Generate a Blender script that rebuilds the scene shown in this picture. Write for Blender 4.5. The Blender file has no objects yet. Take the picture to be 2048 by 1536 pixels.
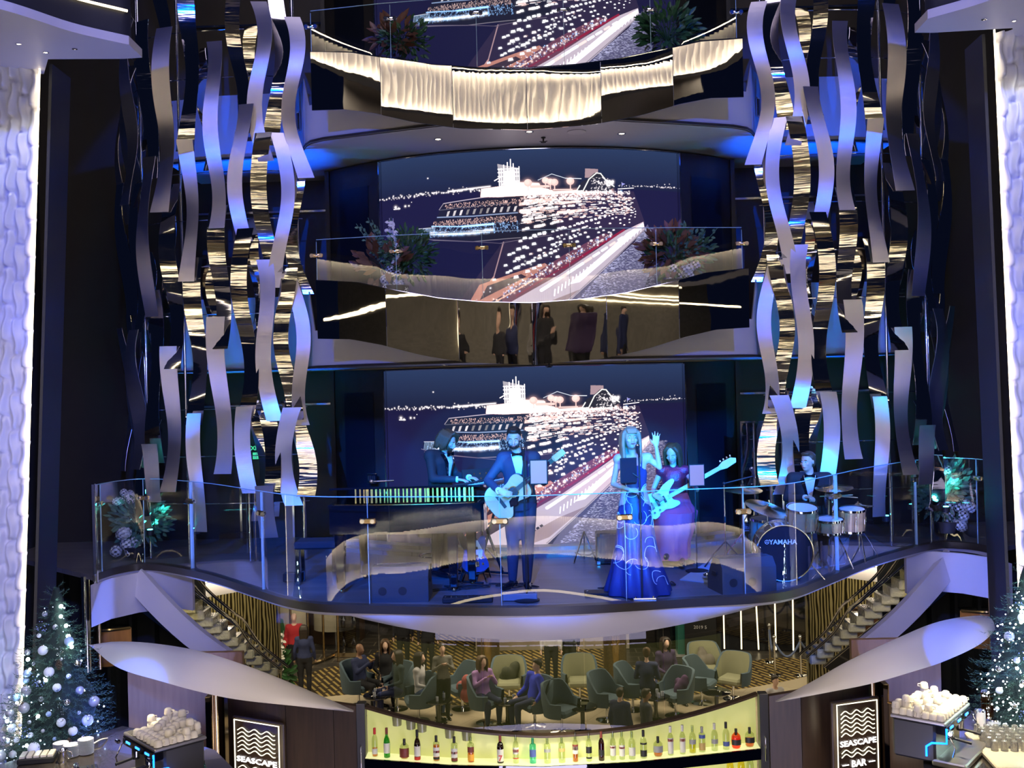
import bpy, bmesh, math, random
import numpy as np
from mathutils import Vector, Matrix, Euler, noise

random.seed(11)
PI = math.pi
R = math.radians
scene = bpy.context.scene
COL = scene.collection

# ------------------------------------------------------------------ camera, world, exposure
FOC, CAMZ = 2070.0, 2.25                     # focal length in pixels of the 2048 px frame, eye height above the stage
ROLL, YAW = R(1.45), math.atan(44 / 2070)
cam_data = bpy.data.cameras.new('camera')
cam_data.sensor_width = 36.0
cam_data.lens = 36.0 * FOC / 2048.0
cam_data.clip_start = 0.05
cam_data.clip_end = 200
cam = bpy.data.objects.new('camera', cam_data)
COL.objects.link(cam)
cam.matrix_world = (Matrix.Translation((0, 0, CAMZ)) @ Matrix.Rotation(YAW, 4, 'Z') @ Matrix.Rotation(PI / 2, 4, 'X')
                    @ Matrix.Rotation(-ROLL, 4, 'Z'))
scene.camera = cam
w = bpy.data.worlds.new('dark_hall'); scene.world = w; w.use_nodes = True
w.node_tree.nodes['Background'].inputs[0].default_value = (0.02, 0.035, 0.12, 1)
w.node_tree.nodes['Background'].inputs[1].default_value = 0.12
vs = scene.view_settings
vs.view_transform = 'Standard'; vs.look = 'None'; vs.exposure = 0.0; vs.gamma = 1.0; vs.use_curve_mapping = False
scene.cycles.max_bounces = 7
scene.cycles.transparent_max_bounces = 20
scene.cycles.glossy_bounces = 5
scene.cycles.diffuse_bounces = 2
scene.cycles.sample_clamp_indirect = 40.0
scene.cycles.sample_clamp_direct = 0.0
scene.cycles.caustics_reflective = False
scene.cycles.caustics_refractive = False

def lamp(name, kind, loc, aim, energy, color, size=0.3, spot=60, blend=0.5, sx=None):
    d = bpy.data.lights.new(name, kind); d.energy = energy; d.color = color
    if kind == 'SPOT':
        d.spot_size = R(spot); d.spot_blend = blend; d.shadow_soft_size = size
    elif kind == 'AREA':
        d.size = size
        if sx: d.shape = 'RECTANGLE'; d.size_y = sx
    else:
        d.shadow_soft_size = size
    o = bpy.data.objects.new(name, d); COL.objects.link(o); o.location = loc
    v = Vector(aim) - Vector(loc)
    if v.length > 1e-6: o.rotation_euler = v.to_track_quat('-Z', 'Y').to_euler()
    return o

BLUE = (0.0, 0.13, 1.0)
CYAN = (0.0, 0.34, 1.0)
WARM = (1.0, 0.72, 0.36)
# stage wash: blue theatre spots on the opposite balconies, high up left and right of the eye
for x, xt, yt, e in ((-4.2, -3.0, 12.2, 9000), (-2.2, -1.5, 11.4, 10000), (-.4, .1, 11.2, 9000), (2.0, 1.6, 11.4, 10000), (4.0, 3.1, 12.2, 12000)):
    lamp('stage_spot', 'SPOT', (x, 1.2, 5.6), (xt, yt, .95), e * 1.3, (0.0, .12, 1.0), 0.06, 15.0, .25)
# cyan follow spots, one per performer
for x, z, (xt, yt, zt), e, c in ((-2.0, 3.2, (-1.05, 12.0, 1.35), 3000, 9), (-.8, 3.0, (-.19, 11.35, 1.25), 3400, 10), (.8, 3.0, (1.05, 10.98, 1.25), 3600, 10), (2.2, 3.2, (1.72, 12.7, 1.05), 2600, 8), (3.4, 3.3, (3.28, 12.75, .95), 2200, 6.4)):
    lamp('follow_spot', 'SPOT', (x, 1.0, z), (xt, yt, zt), e * 2.6, (0.0, .40, 1.0), 0.04, c, .3)
# blue uplights at the stage ends: they throw the ribbon shadows on the upper deck edges
for sx in (-1, 1):
    lamp('uplight', 'SPOT', (sx * 5.3, 12.3, 0.75), (sx * 3.3, 14.6, 5.6), 200, CYAN if sx > 0 else BLUE, 0.03, 50, .4)
    for x in (3.55, 4.5):
        lamp('deck_edge_fill', 'SPOT', (sx * x, 13.72, 0.15), (sx * x, 14.1, 3.1), 330, (0, .08, 1), 0.03, 52, .5)  # unseen blue lamps added close behind the ribbons to colour the deck edges
        lamp('deck_edge_fill', 'SPOT', (sx * x, 13.62, 3.6), (sx * x, 14.1, 5.9), 420, (0, .09, 1), 0.03, 58, .5)
for sx in (-1, 1):
    lamp('tower_beam', 'SPOT', (sx * 4.4, 1.5, 8.4), (sx * 3.9, 14.0, 4.3), 3200, (0.0, .08, 1.0), 0.05, 29, .12)
    q_ = (-4.62, 11.3, -1.12) if sx < 0 else (4.75, 11.3, -.72)
    lamp('canopy_beam', 'SPOT', (sx * 3.6, 1.2, 5.6), q_, 9000, (0.0, .10, 1.0), 0.02, 5.0, .04)
lamp('soffit_fill', 'AREA', (0, 6.0, -3.2), (0, 12.0, 3.5), 150, (.72, .66, 1.0), 3.0)  # unseen upward fill added to brighten the soffits
# dim unseen fill added high up to lift the whole hall
lamp('hall_fill', 'AREA', (0, 5.0, 12.5), (0, 9.5, 0), 470, (0.76, 0.69, 1.0), 6.0)
# bar downlights
for x in (-4.2, 4.0):
    lamp('bar_downlight', 'SPOT', (x, 9.9, 0.4), (x * .99, 10.1, -1.4), 330, (1.0, 0.86, 0.55), 0.05, 60, .7)
for x in (-3.0, 3.2):
    lamp('bar_downlight', 'SPOT', (x, 10.3, 0.7), (x, 11.7, -1.7), 60, (1.0, 0.80, 0.5), 0.05, 70, .8)
# lounge ceiling lights beyond the panes under the stage
for x in (-6.5, -1.5, 3.5, 8):
    lamp('lounge_light', 'AREA', (x, 24.2, -1.9), (x, 24.6, -5.4), 150, (1.0, 0.84, 0.56), 2.2)
for x in (-6.0, 0.0, 6.5):
    lamp('lounge_light', 'AREA', (x, 29.5, -2.6), (x, 29.5, -5.4), 70, (1.0, 0.80, 0.5), 2.0)

# ------------------------------------------------------------------ helpers: measuring the photograph
def ray(px, py):
    x, y = px - 1024, py - 768
    a = (x * math.cos(ROLL) - y * math.sin(ROLL)) / FOC
    b = (x * math.sin(ROLL) + y * math.cos(ROLL)) / FOC
    return Vector((a * math.cos(YAW) - math.sin(YAW), a * math.sin(YAW) + math.cos(YAW), -b))
def at(px, py, Y):
    r = ray(px, py); return Vector((0, 0, CAMZ)) + r * (Y / r.y)
def atz(px, py, z):
    r = ray(px, py); return Vector((0, 0, CAMZ)) + r * ((z - CAMZ) / r.z)
def interp(x, xs, ys):
    return float(np.interp(x, xs, ys))
def smooth_path(pts, n=8):
    """Catmull-Rom through points"""
    pts = [Vector(p) for p in pts]
    P = [pts[0] * 2 - pts[1]] + pts + [pts[-1] * 2 - pts[-2]]
    out = []
    for i in range(1, len(P) - 2):
        for k in range(n):
            t = k / n
            a, b, c, d = P[i - 1], P[i], P[i + 1], P[i + 2]
            out.append(0.5 * ((2 * b) + (c - a) * t + (2 * a - 5 * b + 4 * c - d) * t * t + (3 * b - a - 3 * c + d) * t ** 3))
    out.append(pts[-1]); return out

# ------------------------------------------------------------------ helpers: materials
MATS = {}
def mat(name, color=(.5, .5, .5), rough=.5, metal=0.0, emis=None, es=1.0, var=0.0, vscale=8.0, bump=0.0, bscale=30.0, spec=.5, stretch=(1, 1, 1), trans=0.0, coat=0.0, alpha=1.0):
    if name in MATS: return MATS[name]
    m = bpy.data.materials.new(name); m.use_nodes = True
    nt = m.node_tree; b = nt.nodes['Principled BSDF']
    b.inputs['Base Color'].default_value = (*color, 1)
    b.inputs['Roughness'].default_value = rough
    b.inputs['Metallic'].default_value = metal
    b.inputs['Specular IOR Level'].default_value = spec
    b.inputs['Transmission Weight'].default_value = trans
    b.inputs['Coat Weight'].default_value = coat
    b.inputs['Alpha'].default_value = alpha
    if emis:
        b.inputs['Emission Color'].default_value = (*emis, 1); b.inputs['Emission Strength'].default_value = es
    if var or bump:
        tc = nt.nodes.new('ShaderNodeTexCoord'); mp = nt.nodes.new('ShaderNodeMapping'); mp.inputs['Scale'].default_value = stretch
        nt.links.new(tc.outputs['Object'], mp.inputs['Vector'])
        if var:
            n = nt.nodes.new('ShaderNodeTexNoise'); n.inputs['Scale'].default_value = vscale; n.inputs['Detail'].default_value = 5
            nt.links.new(mp.outputs[0], n.inputs['Vector'])
            mx = nt.nodes.new('ShaderNodeMix'); mx.data_type = 'RGBA'
            mx.inputs['A'].default_value = (*[max(0, c * (1 - var)) for c in color], 1)
            mx.inputs['B'].default_value = (*[min(1, c * (1 + var)) for c in color], 1)
            nt.links.new(n.outputs['Fac'], mx.inputs['Factor']); nt.links.new(mx.outputs['Result'], b.inputs['Base Color'])
        if bump:
            n = nt.nodes.new('ShaderNodeTexNoise'); n.inputs['Scale'].default_value = bscale; n.inputs['Detail'].default_value = 3
            nt.links.new(mp.outputs[0], n.inputs['Vector'])
            bp = nt.nodes.new('ShaderNodeBump'); bp.inputs['Strength'].default_value = 1.0; bp.inputs['Distance'].default_value = bump
            nt.links.new(n.outputs['Fac'], bp.inputs['Height']); nt.links.new(bp.outputs[0], b.inputs['Normal'])
    MATS[name] = m; return m

def glass_mat(name, tint=(1, 1, 1), refl=1.0, rough=0.0, ior=1.5):
    """Clear pane: what is behind shows through, the surface mirrors by Fresnel."""
    if name in MATS: return MATS[name]
    m = bpy.data.materials.new(name); m.use_nodes = True; nt = m.node_tree; nt.nodes.clear()
    out = nt.nodes.new('ShaderNodeOutputMaterial'); mx = nt.nodes.new('ShaderNodeMixShader')
    fr = nt.nodes.new('ShaderNodeFresnel'); fr.inputs['IOR'].default_value = ior
    mu = nt.nodes.new('ShaderNodeMath'); mu.operation = 'MULTIPLY'; mu.inputs[1].default_value = refl; mu.use_clamp = True
    tr = nt.nodes.new('ShaderNodeBsdfTransparent'); tr.inputs[0].default_value = (*tint, 1)
    gl = nt.nodes.new('ShaderNodeBsdfGlossy'); gl.inputs['Roughness'].default_value = rough
    gl.inputs['Color'].default_value = (1, 1, 1, 1)
    ge = nt.nodes.new('ShaderNodeNewGeometry'); sb = nt.nodes.new('ShaderNodeMath'); sb.operation = 'SUBTRACT'; sb.inputs[0].default_value = 1.0
    m2 = nt.nodes.new('ShaderNodeMath'); m2.operation = 'MULTIPLY'
    nt.links.new(ge.outputs['Backfacing'], sb.inputs[1]); nt.links.new(fr.outputs[0], mu.inputs[0])
    nt.links.new(mu.outputs[0], m2.inputs[0]); nt.links.new(sb.outputs[0], m2.inputs[1]); nt.links.new(m2.outputs[0], mx.inputs[0])
    nt.links.new(tr.outputs[0], mx.inputs[1]); nt.links.new(gl.outputs[0], mx.inputs[2]); nt.links.new(mx.outputs[0], out.inputs[0])
    MATS[name] = m; return m

def brushed_mat():
    m = bpy.data.materials.new('brushed_steel'); m.use_nodes = True; nt = m.node_tree; b = nt.nodes['Principled BSDF']
    b.inputs['Metallic'].default_value = 1.0; b.inputs['Base Color'].default_value = (.60, .56, .55, 1)
    tc = nt.nodes.new('ShaderNodeTexCoord'); mp = nt.nodes.new('ShaderNodeMapping'); mp.inputs['Scale'].default_value = (3, 3, 260)
    n = nt.nodes.new('ShaderNodeTexNoise'); n.inputs['Scale'].default_value = 1.0; n.inputs['Detail'].default_value = 4
    nt.links.new(tc.outputs['Object'], mp.inputs[0]); nt.links.new(mp.outputs[0], n.inputs['Vector'])
    cr = nt.nodes.new('ShaderNodeMapRange'); cr.inputs[3].default_value = .26; cr.inputs[4].default_value = .42
    nt.links.new(n.outputs['Fac'], cr.inputs[0]); nt.links.new(cr.outputs[0], b.inputs['Roughness'])
    bp = nt.nodes.new('ShaderNodeBump'); bp.inputs['Distance'].default_value = .002; bp.inputs['Strength'].default_value = .5
    nt.links.new(n.outputs['Fac'], bp.inputs['Height']); nt.links.new(bp.outputs[0], b.inputs['Normal'])
    return m

M = {}
M['white_panel'] = mat('white_panel', (.52, .50, .52), .42, var=.03, vscale=3)
M['soffit'] = mat('soffit', (.50, .48, .50), .5, var=.04, vscale=2)
M['black_wall'] = mat('black_wall', (.006, .008, .016), .6, var=.3, vscale=3)
M['charcoal'] = mat('charcoal', (.030, .026, .020), .38, var=.15, vscale=4)
M['niche'] = mat('niche', (.008, .009, .013), .3)
M['wood_dark'] = mat('wood_dark', (.06, .036, .022), .42, var=.45, vscale=6, stretch=(5, 5, .4))
M['wood_brown'] = mat('wood_brown', (.17, .08, .035), .38, var=.35, vscale=6, stretch=(5, 5, .4))
M['mirror'] = mat('mirror_steel', (.62, .60, .60), .012, 1.0, bump=.0012, bscale=1.3, stretch=(1.6, 1, .5))
M['mirror_plain'] = mat('mirror_plain', (.74, .73, .74), .03, 1.0)
M['polish'] = mat('polished_ribbon', (.72, .70, .68), .06, 1.0, bump=.0035, bscale=2.2, stretch=(.4, .4, 4.0))
M['brushed'] = brushed_mat()
M['chrome'] = mat('chrome', (.75, .75, .78), .10, 1.0)
M['brass'] = mat('brass', (.80, .58, .30), .16, 1.0)
M['gold'] = mat('gold_trim', (.72, .56, .34), .22, 1.0)
M['black'] = mat('black_matte', (.010, .010, .012), .55)
M['black_gloss'] = mat('black_gloss', (.006, .006, .008), .06, spec=.6, coat=.6)
M['black_cloth'] = mat('black_cloth', (.016, .016, .022), .8, bump=.001, bscale=180)
M['navy_suit'] = mat('navy_suit', (.030, .034, .065), .75, bump=.001, bscale=160)
M['white_shirt'] = mat('white_shirt', (.78, .78, .80), .7)
M['skin'] = mat('skin', (.62, .40, .30), .5, var=.06, vscale=25)
M['skin_dark'] = mat('skin_dark', (.26, .14, .09), .5, var=.08, vscale=25)
M['hair_dark'] = mat('hair_dark', (.022, .014, .010), .42, bump=.004, bscale=60, stretch=(4, 4, .6))
M['hair_brown'] = mat('hair_brown', (.085, .045, .022), .42, bump=.004, bscale=60, stretch=(4, 4, .6))
M['hair_blond'] = mat('hair_blond', (.34, .21, .11), .42, bump=.004, bscale=60, stretch=(4, 4, .6))
M['lip'] = mat('lip', (.42, .10, .10), .4)
M['eye_white'] = mat('eye_white', (.75, .75, .75), .3)
M['led_warm'] = mat('led_warm', (.8, .7, .5), .5, emis=(1.0, .80, .46), es=3.2)
M['led_white'] = mat('led_white', (.8, .8, .8), .5, emis=(1.0, .93, .80), es=5.0)
M['led_lamp'] = mat('downlight_lens', (.8, .8, .8), .5, emis=(1.0, .90, .72), es=9.0)
M['led_blue'] = mat('led_blue', (.1, .2, .8), .5, emis=(.02, .22, 1.0), es=4.0)
M['led_teal'] = mat('led_teal', (.1, .8, .8), .5, emis=(.12, .95, 1.0), es=9.0)
M['glass'] = glass_mat('balustrade_glass', (.91, .95, .97), 1.9)
M['glass_edge'] = mat('glass_edge', (.35, .55, .62), .15, spec=.8, alpha=.75)
M['glass_dark'] = glass_mat('dark_glass', (.45, .47, .52), 1.4)
M['glass_clear'] = glass_mat('clear_glass', (.97, .98, .98), 1.0)

# ------------------------------------------------------------------ helpers: geometry
class MB:
    def __init__(s): s.v = []; s.f = []; s.m = []; s.cur = 0; s.sm = []
    def mi(s, i): s.cur = i; return s
    def add(s, vs_, fs, smooth=False):
        o = len(s.v); s.v += [tuple(v) for v in vs_]
        for f in fs: s.f.append([i + o for i in f]); s.m.append(s.cur); s.sm.append(smooth)
        return s
    def box(s, c, d, rz=0, rx=0, ry=0, taper=1.0, chamfer=0.0):
        hx, hy, hz = d[0] / 2, d[1] / 2, d[2] / 2
        Mx = Matrix.Translation(c) @ Euler((rx, ry, rz)).to_matrix().to_4x4()
        k = min(chamfer, hx * .9, hy * .9, hz * .9)
        if k <= 0:
            p = [(-hx, -hy, -hz), (hx, -hy, -hz), (hx, hy, -hz), (-hx, hy, -hz), (-hx * taper, -hy * taper, hz), (hx * taper, -hy * taper, hz), (hx * taper, hy * taper, hz), (-hx * taper, hy * taper, hz)]
            return s.add([Mx @ Vector(q) for q in p], [(0, 3, 2, 1), (4, 5, 6, 7), (0, 1, 5, 4), (1, 2, 6, 5), (2, 3, 7, 6), (3, 0, 4, 7)])
        vs_ = []
        def ringp(x, y, z): return [(-x, -y, z), (x, -y, z), (x, y, z), (-x, y, z)]
        def oct_(x, y, z, q): return [(-x + q, -y, z), (x - q, -y, z), (x, -y + q, z), (x, y - q, z), (x - q, y, z), (-x + q, y, z), (-x, y - q, z), (-x, -y + q, z)]
        L = [oct_(hx - k, hy - k, -hz, k * .4), oct_(hx, hy, -hz + k, k), oct_(hx * taper, hy * taper, hz - k, k), oct_((hx - k) * taper, (hy - k) * taper, hz, k * .4)]
        for r_ in L: vs_ += r_
        fs = [tuple(reversed(range(8))), tuple(24 + i for i in range(8))]
        for l in range(3):
            for i in range(8): fs.append((l * 8 + i, l * 8 + (i + 1) % 8, (l + 1) * 8 + (i + 1) % 8, (l + 1) * 8 + i))
        return s.add([Mx @ Vector(q) for q in vs_], fs)
    def tube(s, pts, r, n=8, caps=True, flat=None, smooth=True):
        pts = [Vector(p) for p in pts]; N = len(pts)
        rs = r if isinstance(r, (list, tuple)) else [r] * N
        if N < 2: return s
        T = []
        for i in range(N):
            t = (pts[min(i + 1, N - 1)] - pts[max(i - 1, 0)]); T.append(t.normalized() if t.length > 1e-9 else Vector((0, 0, 1)))
        up = Vector((0, 0, 1)) if abs(T[0].z) < .9 else Vector((1, 0, 0))
        a = T[0].cross(up).normalized(); vs_ = []
        for i in range(N):
            a = (a - T[i] * a.dot(T[i])); a = a.normalized() if a.length > 1e-6 else T[i].orthogonal().normalized()
            b = T[i].cross(a)
            for k in range(n):
                th = 2 * PI * k / n
                fb = 1.0 if flat is None else flat
                vs_.append(pts[i] + a * math.cos(th) * rs[i] + b * math.sin(th) * rs[i] * fb)
        fs = []
        for i in range(N - 1):
            for k in range(n): fs.append((i * n + k, i * n + (k + 1) % n, (i + 1) * n + (k + 1) % n, (i + 1) * n + k))
        if caps: fs.append(tuple(reversed(range(n)))); fs.append(tuple((N - 1) * n + k for k in range(n)))
        return s.add(vs_, fs, smooth)
    def cyl(s, a, b, r, n=12, r2=None, smooth=True): return s.tube([a, b], [r, r if r2 is None else r2], n, True, None, smooth)
    def sphere(s, c, r, n=12, m=8, sc=(1, 1, 1), rot=None):
        c = Vector(c); vs_ = []; fs = []
        Rm = Euler(rot).to_matrix() if rot else Matrix.Identity(3)
        for j in range(1, m):
            ph = PI * j / m
            for i in range(n):
                th = 2 * PI * i / n
                vs_.append(c + Rm @ Vector((r * sc[0] * math.sin(ph) * math.cos(th), r * sc[1] * math.sin(ph) * math.sin(th), r * sc[2] * math.cos(ph))))
        t, b = len(vs_), len(vs_) + 1
        vs_ += [c + Rm @ Vector((0, 0, r * sc[2])), c + Rm @ Vector((0, 0, -r * sc[2]))]
        for j in range(m - 2):
            for i in range(n): fs.append((j * n + i, (j + 1) * n + i, (j + 1) * n + (i + 1) % n, j * n + (i + 1) % n))
        for i in range(n): fs.append((t, i, (i + 1) % n)); fs.append((b, (m - 2) * n + (i + 1) % n, (m - 2) * n + i))
        return s.add(vs_, fs, True)
    def lathe(s, prof, c=(0, 0, 0), n=16, sx=1.0, sy=1.0, smooth=True, close=True):
        c = Vector(c); vs_ = []; fs = []
        for (r, z) in prof:
            for k in range(n):
                th = 2 * PI * k / n; vs_.append(c + Vector((r * math.cos(th) * sx, r * math.sin(th) * sy, z)))
        for i in range(len(prof) - 1):
            for k in range(n): fs.append((i * n + k, i * n + (k + 1) % n, (i + 1) * n + (k + 1) % n, (i + 1) * n + k))
        if close:
            fs.append(tuple(reversed(range(n)))); fs.append(tuple((len(prof) - 1) * n + k for k in range(n)))
        return s.add(vs_, fs, smooth)
    def prism(s, pts, z0, z1):
        n = len(pts); vs_ = [(p[0], p[1], z0) for p in pts] + [(p[0], p[1], z1) for p in pts]
        fs = [tuple(reversed(range(n))), tuple(range(n, 2 * n))] + [(i, (i + 1) % n, n + (i + 1) % n, n + i) for i in range(n)]
        return s.add(vs_, fs)
    def extr(s, pts, vec):
        """solid from a planar outline (3-D points) swept along vec"""
        n = len(pts); P = [Vector(p) for p in pts]; vec = Vector(vec)
        fs = [tuple(reversed(range(n))), tuple(range(n, 2 * n))] + [(i, (i + 1) % n, n + (i + 1) % n, n + i) for i in range(n)]
        return s.add(P + [p + vec for p in P], fs)
    def loft(s, rows, smooth=True, caps=False, closed=False):
        n = len(rows[0]); vs_ = [p for r_ in rows for p in r_]; fs = []
        k = n if closed else n - 1
        for i in range(len(rows) - 1):
            for j in range(k): fs.append((i * n + j, i * n + (j + 1) % n, (i + 1) * n + (j + 1) % n, (i + 1) * n + j))
        if caps: fs.append(tuple(reversed(range(n)))); fs.append(tuple((len(rows) - 1) * n + j for j in range(n)))
        return s.add(vs_, fs, smooth)
    def slab(s, rows, th):
        """thick curved sheet: rows of points (front), th = offset vector or per-point function"""
        n = len(rows[0]); m_ = len(rows)
        off = th if callable(th) else (lambda p: Vector(th))
        A = [Vector(p) for r_ in rows for p in r_]; B = [p + off(p) for p in A]; N = len(A)
        fs = []
        for i in range(m_ - 1):
            for j in range(n - 1):
                a = (i * n + j, i * n + j + 1, (i + 1) * n + j + 1, (i + 1) * n + j)
                fs.append(a); fs.append(tuple(N + q for q in reversed(a)))
        for j in range(n - 1):
            fs.append((j + 1, j, N + j, N + j + 1)); q = (m_ - 1) * n
            fs.append((q + j, q + j + 1, N + q + j + 1, N + q + j))
        for i in range(m_ - 1):
            fs.append((i * n, (i + 1) * n, N + (i + 1) * n, N + i * n)); q = n - 1
            fs.append(((i + 1) * n + q, i * n + q, N + i * n + q, N + (i + 1) * n + q))
        return s.add(A + B, fs, True)
    def build(s, name, mats, parent=None, world=False, loc=None, remesh=None, smooth=None, fix=True):
        me = bpy.data.meshes.new(name)
        vs_ = s.v
        if world and parent is not None:
            inv = parent.matrix_basis.inverted(); vs_ = [inv @ Vector(v) for v in s.v]
        if loc is not None:
            L = Vector(loc); vs_ = [Vector(v) - L for v in vs_]
        me.from_pydata([tuple(v) for v in vs_], [], s.f)
        mats = mats if isinstance(mats, (list, tuple)) else [mats]
        for m_ in mats: me.materials.append(m_)
        me.polygons.foreach_set('material_index', s.m)
        me.polygons.foreach_set('use_smooth', [bool(x) if smooth is None else smooth for x in s.sm])
        me.update()
        if fix:
            bm = bmesh.new(); bm.from_mesh(me); bmesh.ops.recalc_face_normals(bm, faces=bm.faces); bm.to_mesh(me); bm.free()
        if any(s.sm) and not remesh and len(s.f) < 20000: me.set_sharp_from_angle(angle=R(48))
        o = bpy.data.objects.new(name, me); COL.objects.link(o)
        if parent is not None: o.parent = parent
        if loc is not None: o.location = loc
        if remesh:
            md = o.modifiers.new('remesh', 'REMESH'); md.mode = 'VOXEL'; md.voxel_size = remesh; md.use_smooth_shade = True
            sm = o.modifiers.new('smooth', 'SMOOTH'); sm.iterations = 3; sm.factor = .5
        return o

def tag(o, label=None, cat=None, group=None, kind=None):
    if label: o['label'] = label
    if cat: o['category'] = cat
    if group: o['group'] = group
    if kind: o['kind'] = kind
    return o
def thing(name, label, cat, loc=(0, 0, 0), rz=0, group=None):
    o = bpy.data.objects.new(name, None); COL.objects.link(o); o.empty_display_size = .1
    o.location = loc; o.rotation_euler = (0, 0, rz)
    o.matrix_basis = Matrix.Translation(loc) @ Matrix.Rotation(rz, 4, 'Z')
    return tag(o, label, cat, group)
def struct(name, mb, m, world=False, **k):
    o = mb.build(name, m, **k); o['kind'] = 'structure'; return o
def kids(o): return [c for c in COL.objects if c.parent == o]
def dup(o, loc=None, rz=None, label=None, group=None, cache={}):
    def cp(src, par):
        c = src.copy(); COL.objects.link(c)
        if par is not None: c.parent = par
        for ch in src.children: cp(ch, c)
        return c
    c = cp(o, None)
    if loc is not None: c.location = loc
    if rz is not None: c.rotation_euler.z = rz
    if label: c['label'] = label
    if group: c['group'] = group
    return c
def text(name, s, size, loc, rot, m, parent, depth=.004, align='CENTER', bold=0.0, sx=1.0):
    cu = bpy.data.curves.new(name, 'FONT'); cu.body = s; cu.size = size; cu.extrude = depth; cu.align_x = align; cu.align_y = 'CENTER'; cu.offset = bold; cu.resolution_u = 2
    tmp = bpy.data.objects.new(name, cu); COL.objects.link(tmp); bpy.context.view_layer.update()
    me = bpy.data.meshes.new_from_object(tmp.evaluated_get(bpy.context.evaluated_depsgraph_get())); bpy.data.objects.remove(tmp)
    me.materials.clear(); me.materials.append(m); o = bpy.data.objects.new(name, me); COL.objects.link(o); o.parent = parent
    o.location = loc; o.rotation_euler = rot; o.scale = (sx, 1, 1); return o
# ================================================================== THE SETTING
EDGE = [(-5.52, 12.72), (-5.50, 13.0), (-5.42, 13.32), (-5.20, 13.52), (-4.75, 13.28), (-4.0, 12.58), (-3.2, 11.62), (-2.7, 11.05), (-2.24, 10.74), (-1.5, 10.58), (-.76, 10.44), (0, 10.38),
        (.76, 10.46), (1.5, 10.62), (2.24, 10.74), (2.7, 11.0), (3.2, 11.6), (4.0, 12.62), (4.75, 13.4), (5.3, 13.85), (5.56, 13.80), (5.72, 13.62), (5.80, 13.3)]
edge_path = [Vector((p.x, p.y, 0)) for p in smooth_path([(a, b, 0) for a, b in EDGE], 6)]
def edge_y(x): return interp(x, [p[0] for p in EDGE[3:20]], [p[1] for p in EDGE[3:20]])

# stage floor: dark boards, polished
def floor_mat():
    m = bpy.data.materials.new('stage_boards'); m.use_nodes = True; nt = m.node_tree; b = nt.nodes['Principled BSDF']
    tc = nt.nodes.new('ShaderNodeTexCoord'); br = nt.nodes.new('ShaderNodeTexBrick')
    br.inputs['Scale'].default_value = 1.0; br.inputs['Brick Width'].default_value = 1.6; br.inputs['Row Height'].default_value = .18; br.inputs['Mortar Size'].default_value = .004
    br.inputs['Color1'].default_value = (.17, .155, .15, 1); br.inputs['Color2'].default_value = (.13, .12, .118, 1); br.inputs['Mortar'].default_value = (.1, .09, .09, 1)
    nt.links.new(tc.outputs['Object'], br.inputs[0]); nt.links.new(br.outputs[0], b.inputs['Base Color']); b.inputs['Roughness'].default_value = .36
    return m
M['boards'] = floor_mat()
mb = MB()
poly = [(p.x, p.y) for p in edge_path] + [(7.5, 14.5), (7.5, 16), (-7.5, 16), (-7.5, 14.5)]
mb.prism(poly, -.06, 0)
struct('floor', mb, M['boards'])
# black gloss step line and glass shoe along the stage edge
mb = MB(); rows = []
for z, o_ in ((-.075, -.02), (.012, -.03), (.016, .05)):
    rows.append([p + Vector((0, 0, z)) + Vector((0, o_, 0)) for p in edge_path])
mb.slab(rows, (0, .012, 0))
struct('trim_1', mb, M['charcoal'])
# low step in front of the screen wall
WR, WC = 4.23, 13.82 + 4.23
def arc(xh, r, z, n=40):
    a = math.asin(xh / r); return [Vector((r * math.sin(t), WC - r * math.cos(t), z)) for t in np.linspace(-a, a, n)]
def ring_solid(mb, xh, r0, r1, z0, z1, n=40):
    a = math.asin(min(1, xh / r0))
    rows = []
    for r_, z in ((r1, z0), (r0, z0), (r0, z1), (r1, z1), (r1, z0)):
        rows.append([Vector((r_ * math.sin(t), WC - r_ * math.cos(t), z)) for t in np.linspace(-a, a, n)])
    mb.loft(rows, smooth=False); k = n
    o = len(mb.v) - 5 * n
    mb.f += [[o, o + n, o + 2 * n, o + 3 * n], [o + n - 1, o + 4 * n - 1, o + 3 * n - 1, o + 2 * n - 1]]; mb.m += [mb.cur] * 2; mb.sm += [False] * 2
mb = MB(); ring_solid(mb, 2.9, WR + .45, WR - .3, 0.0, .055); ring_solid(mb, 2.75, WR + .25, WR - .3, .055, .105)
struct('trim_2', mb, M['boards'])

# ---- screen wall: convex charcoal drum, one per deck, with two recessed dark panels
for k in range(3):
    z0 = .0 + 2.9 * k; z1 = z0 + 2.5
    mb = MB(); ring_solid(mb, 2.9, WR, WR - .25, z0 + (0 if k else 0), z1)
    if k: mb.v = mb.v
    struct('wall_screen_' + ('stage', 'middle', 'top')[k], mb, M['charcoal'])
    for sx in (-1, 1):
        mb = MB(); y = 15.0
        mb.box((sx * 2.93, 15.5, (z0 + z1) / 2), (.06, 1.1, z1 - z0))
        struct('wall_return', mb, M['charcoal'])
        mb = MB(); a0, a1 = math.asin(2.25 / WR), math.asin(2.72 / WR)
        rr = WR + .012
        rows = [[Vector((sx * rr * math.sin(t), WC - rr * math.cos(t), z)) for t in np.linspace(a0, a1, 8)] for z in (z0 + .1, z1 - .32)]
        mb.slab(rows, (0, .01, 0)); tag(mb.build('wall_niche', M['niche']), kind='structure')
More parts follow.
